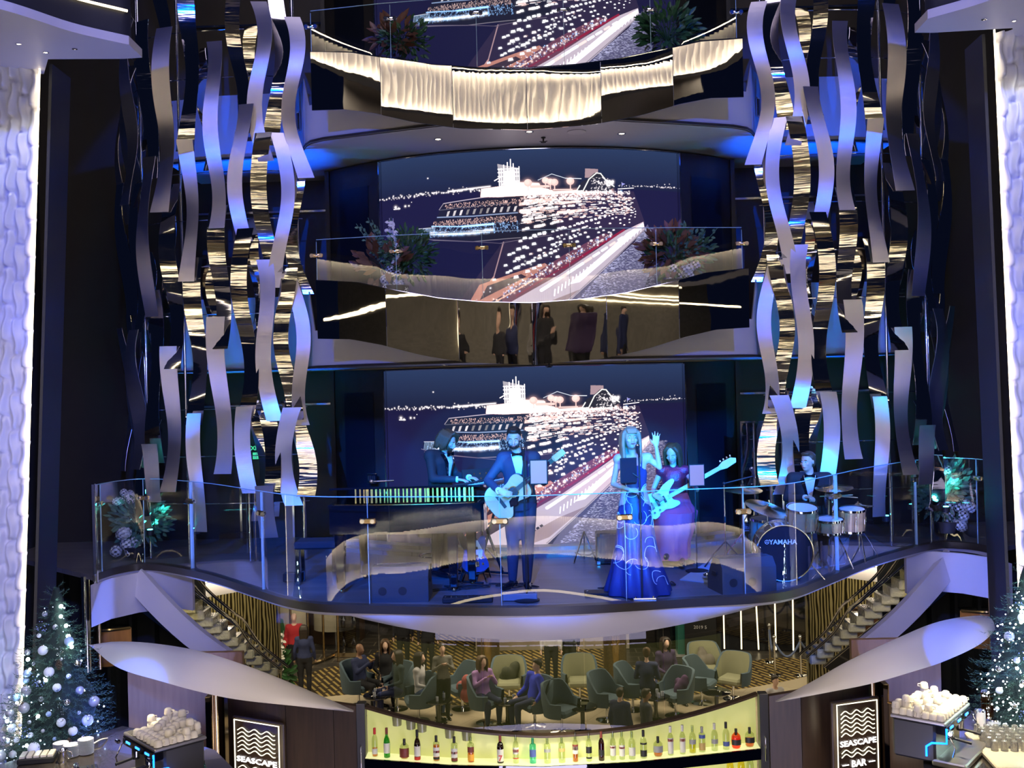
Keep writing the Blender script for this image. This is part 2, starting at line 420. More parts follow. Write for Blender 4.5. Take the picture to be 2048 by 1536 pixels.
# side walls behind the ribbon towers
for sx, nm in ((-1, 'left'), (1, 'right')):
    mb = MB(); mb.box((sx * 5.2, 15.75, 4.6), (4.6, .12, 9.4)); struct('wall_side_' + nm, mb, M['charcoal'])
    mb = MB(); mb.box((sx * 8.4, 16.6, 3), (6.0, .1, 19)); struct('wall_far_' + nm, mb, M['black_wall'])
    for i in range(5):       # faint framed panels and pilasters in the black gap
        mb = MB(); x = sx * (6.15 + i * .36)
        mb.box((x, 16.42, 3), (.05, .2, 19)); struct('trim_3', mb, M['black_wall'])
    for j in range(7):
        mb = MB(); mb.box((sx * 6.95, 16.45, -1.5 + j * 1.45), (.9, .14, .09)); struct('trim_4', mb, M['black_wall'])
    # chrome door heads across the dark wall on every deck
    for z in (2.02, 4.95, 7.8):
        mb = MB(); mb.box((sx * 4.0, 15.66, z), (2.1, .05, .03)); struct('trim_5', mb, M['chrome'])
    for x in (3.7, 4.5):
        mb = MB(); mb.box((sx * x, 15.66, 1.0), (.03, .05, 2.0)); mb.box((sx * x, 15.66, 3.9), (.03, .05, 2.1)); struct('trim_5', mb, M['chrome'])

# ---- deck slabs: white edge band, white soffit
FX = [0, .9, 1.8, 2.6, 2.85, 3.0, 3.15, 4.2, 5.0]; FY = [12.38, 12.52, 12.82, 13.12, 13.3, 13.7, 14.05, 14.1, 14.3]
def F(x): return interp(abs(x), FX, FY)
xs = np.concatenate([np.linspace(-5.0, 5.0, 101)])
for k, nm in ((1, 'middle'), (2, 'top')):
    zb = 2.52 + 2.9 * (k - 1)
    mb = MB()
    top = [Vector((x, F(x), zb + (.48 if abs(x) < 2.9 else 1.0 - .12 * (k - 1)))) for x in xs]
    bot = [Vector((x, F(x), zb)) for x in xs]
    mb.slab([top, bot], (0, .06, 0)); struct('wall_deck_edge_' + nm, mb, M['white_panel'])
    mb = MB(); poly = [(x, F(x) + .02) for x in xs] + [(5.0, 15.7), (-5.0, 15.7)]
    mb.prism(poly, zb, zb + .05); struct('ceiling_under_' + nm, mb, M['soffit'])
    mb = MB(); mb.prism([(x, F(x) + .06) for x in xs] + [(5.0, 15.7), (-5.0, 15.7)], zb + .33, zb + .38); struct('floor_' + nm, mb, M['boards'])
    # recessed lip line between edge band and soffit
    mb = MB(); mb.slab([[Vector((x, F(x) - .012, zb + .03)) for x in xs], [Vector((x, F(x) - .012, zb)) for x in xs]], (0, .012, 0)); struct('trim_6', mb, M['charcoal'])
    # inspection plates, downlights, sprinkler and smoke alarm in the soffit
    for x, y in ((-1.15, 13.25), (.02, 13.0), (1.2, 13.25), (-3.2, 14.6), (3.3, 14.6)):
        t = thing('downlight', 'small round recessed downlight in the white ceiling under the %s deck' % nm, 'downlight', (x, y, zb), 0, 'downlights under the %s deck' % nm)
        b_ = MB(); b_.lathe([(.055, 0), (.055, -.012), (.042, -.014), (.04, -.004)], n=16); b_.build('bezel', M['chrome'], t)
        b_ = MB(); b_.lathe([(.038, -.003), (.03, -.009), (.012, -.012)], n=14); b_.build('lens', M['led_lamp'], t)
    b_ = MB(); b_.lathe([(.12, 0), (.12, -.01), (.10, -.014), (.02, -.014)], c=(.62, 13.1, zb), n=24); tag(b_.build('speaker_cover', M['white_panel']), 'round white flush loudspeaker cover in the ceiling under the %s deck' % nm, 'loudspeaker')
    b_ = MB(); b_.lathe([(.03, 0), (.03, -.012), (.012, -.02), (.010, -.06), (.035, -.065), (.035, -.07)], c=(.2, 13.35, zb), n=12)
    for i in range(4): b_.cyl((.2, 13.35, zb - .06), (.2 + .05 * math.cos(i * PI / 2), 13.35 + .05 * math.sin(i * PI / 2), zb - .05), .005, 5)
    tag(b_.build('sprinkler', M['black']), 'small dark sprinkler head in the ceiling under the %s deck' % nm, 'sprinkler')
for sx, nm in ((-1, 'left'), (1, 'right')):
    for z, k in ((2.95, 'middle'), (5.82, 'top')):
        t = thing('access_hatch', 'small dark hatch on the %s deck edge beside the %s ribbon tower' % (k, nm), 'hatch', (sx * 3.06, 13.76, z), sx * .95)
        b_ = MB(); b_.box((0, 0, 0), (.14, .03, .26), chamfer=.01); b_.build('frame', M['chrome'], t)
        b_ = MB(); b_.box((0, -.02, 0), (.11, .02, .21)); b_.build('cover', M['black_gloss'], t)

# ---- mirror-steel wave fascias in front of the two upper decks
MBX = [0, .8, 1.23, 1.4, 1.82, 2.2, 2.62]; MBZ = [2.47, 2.52, 2.60, 2.64, 2.76, 2.84, 2.86]
MTX = [0, .6, 1.1, 1.7, 2.1, 2.62]; MTZ = [3.20, 3.23, 3.29, 3.42, 3.52, 3.57]
SEAMS = [-2.62, -1.75, -.88, 0, .88, 1.75, 2.62]
def MF(x): return interp(x, SEAMS, [12.24 + .045 * s * s for s in SEAMS])
TILT = math.tan(R(3.2))
for k, nm in ((0, 'middle'), (1, 'top')):
    t = thing('mirror_fascia', 'polished mirror-steel wave-edged fascia along the front of the %s deck' % nm, 'fascia', (0, 12.12, 2.5 + 2.8 * k))
    seams = [-2.62, -1.75, -.88, 0, .88, 1.75, 2.62]
    for a, b in zip(seams[:-1], seams[1:]):
        X = np.linspace(a + .003, b - .003, 16)
        rows = []
        for q in np.linspace(0, 1, 9):
            row = []
            for x in X:
                zb_ = interp(abs(x), MBX, MBZ) + 2.78 * k + (.0 if not k else .0); zt = interp(abs(x), MTX, MTZ) + 2.78 * k
                z = zb_ + (zt - zb_) * q
                tl = TILT if k == 0 else TILT * .2
                row.append(Vector((x, MF(x) - (z - 2.9 - 2.78 * k) * tl + .0030 * math.sin(x * 3.1 + k) + .0012 * math.sin(z * 7 + x), z)))
            rows.append(row)
        p_ = MB().slab(rows, (0, .015, 0)).build('panel', M['mirror'], t, world=True)
    # slim steel top rail
    b_ = MB(); b_.tube([Vector((x, MF(x) - .0, interp(abs(x), MTX, MTZ) + 2.78 * k)) for x in np.linspace(-2.62, 2.62, 50)], .009, 6); b_.build('top_trim', M['chrome'], t, world=True)
    # glass balustrade standing behind the fascia
    g = thing('glass_balustrade', 'frameless clear glass balustrade with %s clamps on the %s deck' % (('brass' if k == 0 else 'steel'), nm), 'balustrade', (0, 12.2, 2.9 + 2.8 * k))
    seams = [-2.62, -1.62, -.58, .46, 1.5, 2.56]
    for a, b in zip(seams[:-1], seams[1:]):
        X = np.linspace(a + .006, b - .006, 9)
        rows = [[Vector((x, MF(x) + .06, z)) for x in X] for z in (2.95 + 2.8 * k, 4.07 + 2.8 * k)]
        MB().slab(rows, (0, .012, 0)).build('pane', M['glass'], g, world=True, smooth=False)
    MB().tube([Vector((x, MF(x) + .066, 4.075 + 2.8 * k)) for x in np.linspace(-2.62, 2.56, 40)], .005, 6).build('top_edge', M['glass_edge'], g, world=True)
    for x in seams:
        b_ = MB(); c = Vector((x, MF(x) + .05, 3.88 + 2.8 * k))
        b_.box(c, (.16, .02, .05), chamfer=.01)
        for dx in (-.055, .055): b_.cyl(c + Vector((dx, -.02, 0)), c + Vector((dx, .03, 0)), .024, 12)
        b_.build('clamp', M['brass'] if k == 0 else M['chrome'], g, world=True)
        MB().box((x, MF(x) + .066, 3.5 + 2.8 * k), (.006, .012, 1.1)).build('joint', M['glass_edge'], g, world=True)

# ---- stage edge: white lip that swells under the middle
mb = MB(); ex = np.linspace(-2.35, 2.7, 60); top = []; low = []; back = []
for x in ex:
    u = (x - .15) / 2.45; d = .30 * max(0, 1 - abs(u) ** 2.1)
    top.append(Vector((x, edge_y(x) + .0, -.05))); low.append(Vector((x, edge_y(x) + .10, -.055 - d))); back.append(Vector((x, 13.0, -.06 - d * 1.2)))
mid = [a.lerp(b, .5) + Vector((0, -.03, 0)) for a, b in zip(top, low)]
mb.loft([top, mid, low, back], smooth=True)
struct('wall_stage_lip', mb, M['white_panel'])
# continuous thin slab edge to the sides
mb = MB(); side = [p for p in edge_path]
mb.slab([[p + Vector((0, .015, -.01)) for p in side], [p + Vector((0, .02, -.10)) for p in side]], (0, .03, 0)); struct('trim_7', mb, M['white_panel'])
# underside behind the lip
mb = MB(); mb.prism([(p.x * .995, p.y + .06) for p in edge_path] + [(6.2, 16), (-6.2, 16)], -.12, -.10); struct('ceiling_under_stage', mb, M['soffit'])

# ---- glass balustrade along the stage
g = thing('glass_balustrade', 'long curving clear glass balustrade with brass clamps along the stage edge', 'balustrade', (0, 10.38, 0))
P_ = [p + Vector((0, .05, 0)) for p in edge_path]
def seam_idx(x, side):
    best = min(range(len(P_)), key=lambda i: abs(P_[i].x - x) + (0 if (side == 0 or (i < len(P_) / 2) == (side < 0)) else 9)); return best
cuts = [0, 4] + [min(range(6, len(P_) - 6), key=lambda i: abs(P_[i].x - x)) for x in (-5.18, -4.45, -3.12, -1.74, -.43, .88, 2.13, 3.5, 5.0)] + [len(P_) - 6, len(P_) - 1]
cuts = sorted(set(cuts))
ZT = 1.12
for a, b in zip(cuts[:-1], cuts[1:]):
    pts = P_[a:b + 1]
    if len(pts) < 2: continue
    rows = [[p + Vector((0, 0, z)) for p in pts] for z in (.01, ZT)]
    MB().slab(rows, (0, .012, 0)).build('pane', M['glass'], g, world=True, smooth=False)
MB().tube([p + Vector((0, .006, ZT)) for p in P_], .0055, 6).build('top_edge', M['glass_edge'], g, world=True)
for i in cuts[1:-1]:
    p = P_[i]; d = (P_[min(i + 1, len(P_) - 1)] - P_[max(i - 1, 0)]).normalized(); a = math.atan2(d.y, d.x)
    b_ = MB(); c = p + Vector((0, -.012, .87)); b_.box(c, (.17, .022, .062), rz=a, chamfer=.012)
    b_.build('clamp', M['brass'], g, world=True)
    for s_ in (-.055, .055): q = c + d * s_; MB().cyl(q + Vector((0, -.026, 0)), q + Vector((0, .05, 0)), .024, 12).build('clamp_bolt', M['chrome'], g, world=True)
    MB().box(p + Vector((0, .006, ZT / 2)), (.006, .014, ZT - .02), rz=a).build('joint', M['glass_edge'], g, world=True)
for i, dz in ((0, -.1), (len(P_) - 1, -.1)):
    t = P_[i]; MB().box(t + Vector((0, .02, .52)), (.05, .05, 1.24), chamfer=.008).build('end_post', M['chrome'], g, world=True)

# ---- curved white end boxes under the stage wings, with their struts
for sx, nm in ((-1, 'left'), (1, 'right')):
    X0 = [5.78, 5.72, 5.5, 5.2, 4.95, 4.8]; Y0 = [12.55, 13.0, 13.35, 13.55, 13.5, 13.4]
    dx = -.25 if sx < 0 else 0; dy = .1 if sx < 0 else .22
    rows = [[Vector((sx * (x + dx), y + dy, z)) for x, y in zip(X0, Y0)] for z in (-.1, -.35, -.62)]
    mb = MB(); mb.slab(rows, (0, .08, 0)); struct('wall_wing_' + nm, mb, M['white_panel'])
    # diagonal strut running down and inward
    mb = MB(); A = at(262, 1150, 13.4) if sx < 0 else at(1925, 1112, 13.7); B = at(462, 1350, 13.1) if sx < 0 else at(1840, 1290, 13.2)
    A = at(268, 1158, 13.45) if sx < 0 else at(1910, 1118, 13.75); B = at(470, 1335, 12.9) if sx < 0 else at(1715, 1312, 12.9)
    d = (B - A).normalized(); n_ = Vector((d.z, 0, -d.x)) * (-1 if sx > 0 else 1)
    path = [A.lerp(B, q) + Vector((0, 0, -.10 * math.sin(PI * q))) * 1.0 for q in np.linspace(0, 1, 10)]
    wds = np.linspace(.16, .13, 10)
    rows = [[p + n_ * w_ for p, w_ in zip(path, wds)], [p - n_ * w_ for p, w_ in zip(path, wds)]]
    mb.slab(rows, (0, .12, 0)); struct('beam_strut_' + nm, mb, M['white_panel'])

# ---- leaf-shaped white canopies over the bar ends
def leaf(nm, up, lo, ydu, ydl):
    n = 30
    U = smooth_path([at(x, y, d) for (x, y), d in zip(up, ydu)], 6); L_ = smooth_path([at(x, y, d) for (x, y), d in zip(lo, ydl)], 6)
    def res(p, n):
        Ls = [0]
        for a, b in zip(p[:-1], p[1:]): Ls.append(Ls[-1] + (b - a).length)
        return [Vector([interp(q * Ls[-1], Ls, [v[i] for v in p]) for i in range(3)]) for q in np.linspace(0, 1, n)]
    U, L_ = res(U, n), res(L_, n)
    rows = []
    for q in np.linspace(0, 1, 6): rows.append([a.lerp(b, q) + Vector((0, -.06 * math.sin(PI * q), .02 * math.sin(PI * q))) for a, b in zip(U, L_)])
    mb = MB(); mb.slab(rows, (0, .10, -.03)); struct('ceiling_canopy_' + nm, mb, M['white_panel'])
leaf('left', [(180, 1290), (232, 1283), (310, 1287), (400, 1303), (500, 1335), (600, 1375), (705, 1421)],
     [(180, 1291), (235, 1335), (320, 1362), (400, 1384), (480, 1400), (600, 1413), (705, 1424)], [12.3, 12.3, 12.0, 11.8, 11.6, 11.45, 11.3], [12.3, 11.7, 11.35, 11.25, 11.2, 11.15, 11.2])
leaf('right', [(2004, 1240), (1960, 1231), (1880, 1243), (1790, 1280), (1700, 1322), (1630, 1362), (1555, 1402)],
     [(2004, 1241), (1965, 1285), (1890, 1322), (1820, 1345), (1740, 1368), (1650, 1386), (1555, 1404)], [12.5, 12.4, 12.0, 11.8, 11.6, 11.45, 11.3], [12.5, 11.9, 11.5, 11.25, 11.2, 11.15, 11.2])

# ---- side wave walls close to the eye
WS = 1.18
def far(mb_):
    mb_.v = [(v[0] * WS, v[1] * WS, CAMZ + (v[2] - CAMZ) * WS) for v in mb_.v]; return mb_
def farp(p): return (p[0] * WS, p[1] * WS, CAMZ + (p[2] - CAMZ) * WS)
def wave_h(u, v):
    c = math.floor(u / .088); fu = u / .088 - c
    bh = .36; vv = v / bh + (.5 if c % 2 else 0) + .13 * (c % 3); r_ = math.floor(vv); fv = vv - r_
    cen = .5 + .20 * math.sin(2 * PI * fv + (PI if c % 2 else 0))
    ridge = .5 + .5 * math.cos(min(PI, abs(fu - cen) / .52 * PI))
    edge = min(1, min(fv, 1 - fv) * 12); side = min(1, min(fu, 1 - fu) * 6)
    return (.048 * ridge * side + .032) * edge
for sx, nm in ((-1, 'left'), (1, 'right')):
    Z = np.arange(-2.2, 5.5, .024); U = np.arange(0, .95, .0098); rows = []
    for z in Z:
        f_ = (5.5 - z) / 6.2
        ex_ = -4.72 - .335 * f_ if sx < 0 else 4.47 + .115 * f_
        rows.append([Vector((ex_ + sx * u, 10.0 - .35 * u - wave_h(u, z), z)) for u in U])
    mb = MB(); mb.loft(rows, smooth=True); far(mb); struct('wall_wave_' + nm, mb, M['wave'] if 'wave' in M else mat('wave_plaster', (.66, .66, .70), .5), fix=False)
    e0 = Vector((-4.72, 10.02, 5.5)) if sx < 0 else Vector((4.47, 10.02, 5.5)); e1 = Vector((-5.14, 10.02, -2.2)) if sx < 0 else Vector((4.613, 10.02, -2.2))
    d = Vector((-sx * .012, -.085, 0))
    mb = MB(); mb.tube([e0 + d, e1 + d], .009, 8); far(mb); o = mb.build('edge_light_strip', mat('led_edge', (.8, .7, .5), .5, emis=(1.0, .84, .56), es=6.5)); tag(o, 'glowing warm light strip along the edge of the %s wave-textured wall' % nm, 'light strip')
    mb = MB(); mb.slab([[e0 + Vector((-sx * .05, .03, 0)), e0 + Vector((-sx * .02, .5, 0))], [e1 + Vector((-sx * .05, .03, 0)), e1 + Vector((-sx * .02, .5, 0))]], (-sx * .03, 0, 0)); far(mb); struct('wall_reveal_' + nm, mb, M['black_wall'])
    lamp('wave_wash', 'SPOT', farp((sx * 3.5, 9.35, -1.9)), farp((sx * 4.85, 9.9, 1.5)), 950, (.14, .22, 1.0), .1, 110, .9)
    lamp('wave_fill', 'SPOT', (sx * .9, 2.2, 3.2), (sx * 5.75, 11.6, .6), 3000, (.16, .22, 1.0), .1, 34, .8)  # unseen blue fill added from behind the eye to tint the wave wall
    lamp('wave_downlight', 'SPOT', farp((sx * 4.5, 9.45, 5.34)), farp((sx * 4.9, 9.9, 2.0)), 45, (1.0, .97, .86), .03, 100, .8)

# ---- ring soffits of the next deck at the upper corners
for sx, nm in ((-1, 'left'), (1, 'right')):
    inner = smooth_path([(sx * 6.2, 6.6, 0), (sx * 5.0, 7.6, 0), (sx * 4.3, 8.35, 0), (sx * 3.95, 8.95, 0), (sx * 3.60, 9.33, 0)], 6)
    outer = [(sx * 3.62, 9.70), (sx * 3.8, 9.72), (sx * 4.5, 9.66), (sx * 4.75, 10.1), (sx * 6.2, 10.1)]
    mb = MB(); mb.prism([(p.x, p.y) for p in inner] + outer, 5.42, 5.50); far(mb); struct('ceiling_ring_' + nm, mb, M['soffit'])
    mb = MB(); mb.slab([[p + Vector((0, .02, 5.5)) for p in inner], [p + Vector((0, .02, 6.2)) for p in inner]], (0, .04, 0)); far(mb); struct('wall_ring_' + nm, mb, M['black_wall'])
    mb = MB(); mb.tube([p + Vector((0, -.02, 5.72)) for p in inner[8:]], .012, 6); far(mb); tag(mb.build('cove_light', M['led_warm']), 'curved warm light line above the %s white ring ceiling' % nm, 'light strip')
    for q, (x, y) in enumerate(((4.55, 9.2), (4.42, 9.45), (4.12, 9.38), (4.75, 9.0))):
        t = thing('downlight', 'tiny spotlight in the white ring ceiling at the upper %s corner' % nm, 'downlight', farp((sx * x, y, 5.42)), 0, 'spotlights in the %s ring ceiling' % nm)
        b_ = MB(); b_.lathe([(.03, 0), (.03, -.01), (.022, -.012), (.02, -.003)], n=12); b_.build('bezel', M['chrome'], t)
        if q < 2: b_ = MB(); b_.lathe([(.019, -.003), (.014, -.008), (.006, -.01)], n=12); b_.build('lens', M['led_lamp'], t)
    lamp('ring_wash', 'SPOT', farp((sx * 2.2, 5.2, 2.2)), farp((sx * 4.2, 9.2, 5.4)), 180, (.12, .2, 1.0), .1, 50, .9)

# ================================================================== THE OPPOSITE BALCONIES (mirrored in glass and steel)
def far_path(ry, z, n=64, a0=172, a1=368):
    return [Vector((7.2 * math.cos(R(a)), 6.0 + ry * math.sin(R(a)), z)) for a in np.linspace(a0, a1, n)]
def inward(p): return (V3((0, 6.0, 0)) - V3((p.x, p.y, 0))).normalized()
V3 = Vector
for zc, nm in ((-.95, 'lower'), (4.45, 'middle'), (8.95, 'upper')):
    n = 1300; rows = []
    base = far_path(7.0, 0, n)
    for z in (-.40, -.2, 0, .2, .40):
        rows.append([p + inward(p) * (.055 * math.sin(i * .78 + (.8 if z > 0 else 0))) + V3((0, 0, zc + z)) for i, p in enumerate(base)])
    mb = MB(); mb.loft(rows); struct('wall_opposite_band_' + nm, mb, mat('band_white', (.82, .80, .76), .5))
    P70 = far_path(7.0, 0, 70)
    for sg in (-1, 1):      # light troughs above and below the rippled band: strip shines on the band, housing faces the hall
        mb = MB(); mb.loft([[p + inward(p) * .05 + V3((0, 0, zc + sg * .46)) for p in P70], [p + inward(p) * .13 + V3((0, 0, zc + sg * .46)) for p in P70]])
        tag(mb.build('cove_light', mat('led_band', (.8, .7, .5), .5, emis=(1.0, .84, .60), es=34.0)), 'warm light trough along the %s opposite balcony' % nm, 'light strip', 'light troughs of the opposite balconies')
        mb = MB(); mb.slab([[p + inward(p) * .14 + V3((0, 0, zc + sg * .44)) for p in P70], [p + inward(p) * .14 + V3((0, 0, zc + sg * .52)) for p in P70]], (0, 0, .01)); struct('trim_8', mb, M['black'])
for z, e in ((2.9, .8), (7.6, 1.0), (-2.4, .6)):
    mb = MB(); mb.tube([p + Vector((0, -1.4, z)) for p in far_path(7.0, 0, 50)], .03, 6); tag(mb.build('cove_light', mat('led_band2', (.8, .7, .5), .5, emis=(1.0, .82, .5), es=5.0)), 'warm light line along the opposite balcony ceiling', 'light strip', 'light lines of the opposite balconies')
mb = MB(); mb.box((0, -4.5, .6), (30, 6.2, .1)); struct('floor_opposite', mb, mat('carpet_far', (.10, .075, .05), .9, var=.4))
mb = MB(); mb.box((0, -4.7, 3.4), (30, 6.0, .1)); struct('ceiling_opposite', mb, M['soffit'])
mb = MB(); mb.box((0, -7.6, 2.0), (30, .1, 2.8)); struct('wall_opposite_back', mb, mat('far_wall', (.30, .285, .25), .5, var=.3))
for x in (-9, -4, -1.5, 1.6, 4.2, 9):
    mb = MB(); mb.cyl((x, -3.2, .6), (x, -3.2, 3.4), .18, 20); struct('column_opposite', mb, M['chrome'])
mb = MB()
for z in (2.45, 2.85): mb.box((3.5, -7.5, z), (13, .06, .09))
mb.box((-6, -7.5, 1.7), (3, .06, 1.3))
mb.tube([Vector((x, -4.2 + .9 * math.sin(x * .5), 3.32)) for x in np.linspace(-12, 12, 60)], .03, 6)
tag(mb.build('wall_light', M['led_warm']), 'pair of warm light lines on the opposite lounge wall', 'light strip')
for x in (-9, -3.5, 0, 3.5, 9):
    lamp('opposite_light', 'AREA', (x, -4.5, 3.25), (x, -4.5, 0), 40, (1.0, .88, .68), 1.2)
for z in (6.3, 8.5):
    mb = MB(); mb.slab([[p + Vector((0, -2.6, z - .5)) for p in far_path(7.0, 0, 30)], [p + Vector((0, -2.6, z + .9)) for p in far_path(7.0, 0, 30)]], (0, -.05, 0)); struct('wall_opposite_upper', mb, mat('far_wall2', (.022, .018, .018), .4, var=.3))
# ================================================================== RIBBON TOWERS
TPX = [-5.62, -5.55, -5.3, -4.95, -4.5, -4.0, -3.55, -3.2, -3.0]; TPY = [14.9, 14.35, 13.85, 13.55, 13.42, 13.36, 13.36, 13.42, 13.5]
tp = smooth_path([(a, b, 0) for a, b in zip(TPX, TPY)], 10)
V0 = Vector((1, 0, 0))
def ribbon(p, tdir, ndir, z0, z1, wd, ph, amp, per, tw):
    n = 30; rows = []
    for i in range(n + 1):
        q = i / n; z = z1 + (z0 - z1) * q
        s_ = math.sin(2 * PI * (z / per) + ph)
        env = 1.0 + .5 * (abs(q - .5) * 2) ** 4
        c = Vector((p.x, p.y, z)) + tdir * (amp * .95 * s_ * env + tw * (q - .5)) + ndir * (amp * .9 * math.sin(2 * PI * z / per + ph + .9) * env)
        wdir = (tdir * .5 + V0 * (1 if tdir.x >= 0 else -1) * .5).normalized(); wv = wdir * (wd / 2 * (1 + .12 * (abs(q - .5) * 2) ** 3)) + ndir * (wd / 2 * .25 * s_)
        rows.append([c - wv, c + wv])
    mb = MB(); mb.slab(rows, tuple(ndir * .005)); return mb
ORD = ['first', 'second', 'third', 'fourth', 'fifth', 'sixth', 'seventh', 'eighth', 'ninth', 'tenth', 'eleventh', 'twelfth', 'thirteenth', 'fourteenth']
LEVEL = [(-9, 1.6, 'at stage level'), (1.6, 3.0, 'just below the middle deck'), (3.0, 4.6, 'at middle deck level'), (4.6, 5.9, 'just below the top deck'), (5.9, 99, 'at top deck level')]
for sx, side in ((-1, 'left'), (1, 'right')):
    rnd = random.Random(5)                                      # the right tower mirrors the left one
    tw_ = thing('ribbon_tower_frame', 'slim chrome posts and hoops carrying the wavy ribbons of the %s tower' % side, 'frame', (sx * 4.2, 14.2, 0))
    mir = lambda p: Vector((-sx * p.x, p.y, p.z))
    for i in (4, 22, 38, 55, 76):
        p = mir(tp[i]); MB().cyl((p.x, p.y + .12, .02), (p.x, p.y + .12, 8.4), .019 if i != 76 else .028, 10).build('post', M['chrome'], tw_, world=True)
    for z in np.arange(.78, 8.3, .62):
        if not (2.45 < z < 2.95 or 5.35 < z < 5.8): MB().tube([mir(p) + Vector((0, .10, z)) for p in tp[::4]], .0065, 5).build('hoop', M['chrome'], tw_, world=True)
    NC = 12
    for c in range(NC):
        q = (c + .4) / NC; f = q * (len(tp) - 1); i = int(f); p = tp[i].lerp(tp[min(i + 1, len(tp) - 1)], f - i)
        t = (tp[min(i + 2, len(tp) - 1)] - tp[max(i - 2, 0)]).normalized(); nrm = Vector((t.y, -t.x, 0))
        if nrm.y > 0: nrm = -nrm
        z = 8.3 - rnd.uniform(0, 1.6); low = .42 + .25 * (c % 3) + (.25 if c < 3 else 0); layer = c % 2
        k = 0
        while z > low + .5:
            L_ = rnd.uniform(1.75, 2.45); z0 = max(z - L_, low + rnd.uniform(-.1, .25))
            if z - z0 < .55: break
            off = nrm * (.03 + .09 * ((k + c) % 2))
            pol = ((c + k) % 2 == 0) if c > 2 else (k % 3 == 1)
            wd = rnd.uniform(.17, .215) * (1 if c > 1 else .8)
            mb = ribbon(p + off, t, nrm, z0, z, wd, rnd.uniform(-.6, .6) + (c % 2) * PI, rnd.uniform(.055, .08), rnd.uniform(1.7, 2.2), rnd.uniform(-.10, .10))
            if sx > 0: mb.v = [(-v[0], v[1], v[2]) for v in mb.v]
            zm = (z + z0) / 2; lv = [l for a, b, l in LEVEL if a <= zm < b][0]
            o = mb.build('wavy_ribbon', M['polish'] if pol else M['brushed'], loc=(-sx * p.x, p.y, zm))
            tag(o, '%s ribbon, %s column from outer edge, %s tower, %s' % ('mirror-polished' if pol else 'brushed steel', ORD[c], side, lv), 'ribbon', 'wavy ribbons of the %s tower' % side)
            # two short pins tie the ribbon to the hoops
            z = z0 + rnd.uniform(.12, .42); k += 1
        # a second, inner layer showing through the gaps
        if c % 2 == 0 and 0 < c < 9:
            z = 7.9 - rnd.uniform(0, 1.2)
            while z > 1.6:
                z0 = z - rnd.uniform(1.2, 1.7)
                if not (z0 < .5):
                    pin = p - nrm * .16 + t * .12
                    mb = ribbon(pin, t, nrm, z0, z, .16, rnd.uniform(0, 6), .06, 1.4, rnd.uniform(-.1, .1))
                    if sx > 0: mb.v = [(-v[0], v[1], v[2]) for v in mb.v]
                    zm = (z + z0) / 2; lv = [l for a, b, l in LEVEL if a <= zm < b][0]
                    o = mb.build('wavy_ribbon', M['polish'], loc=(-sx * p.x, p.y, zm))
                    tag(o, 'polished inner ribbon behind %s column, %s tower, %s' % (ORD[c], side, lv), 'ribbon', 'inner ribbons of the %s tower' % side)
                z = z0 - rnd.uniform(.7, 1.4)
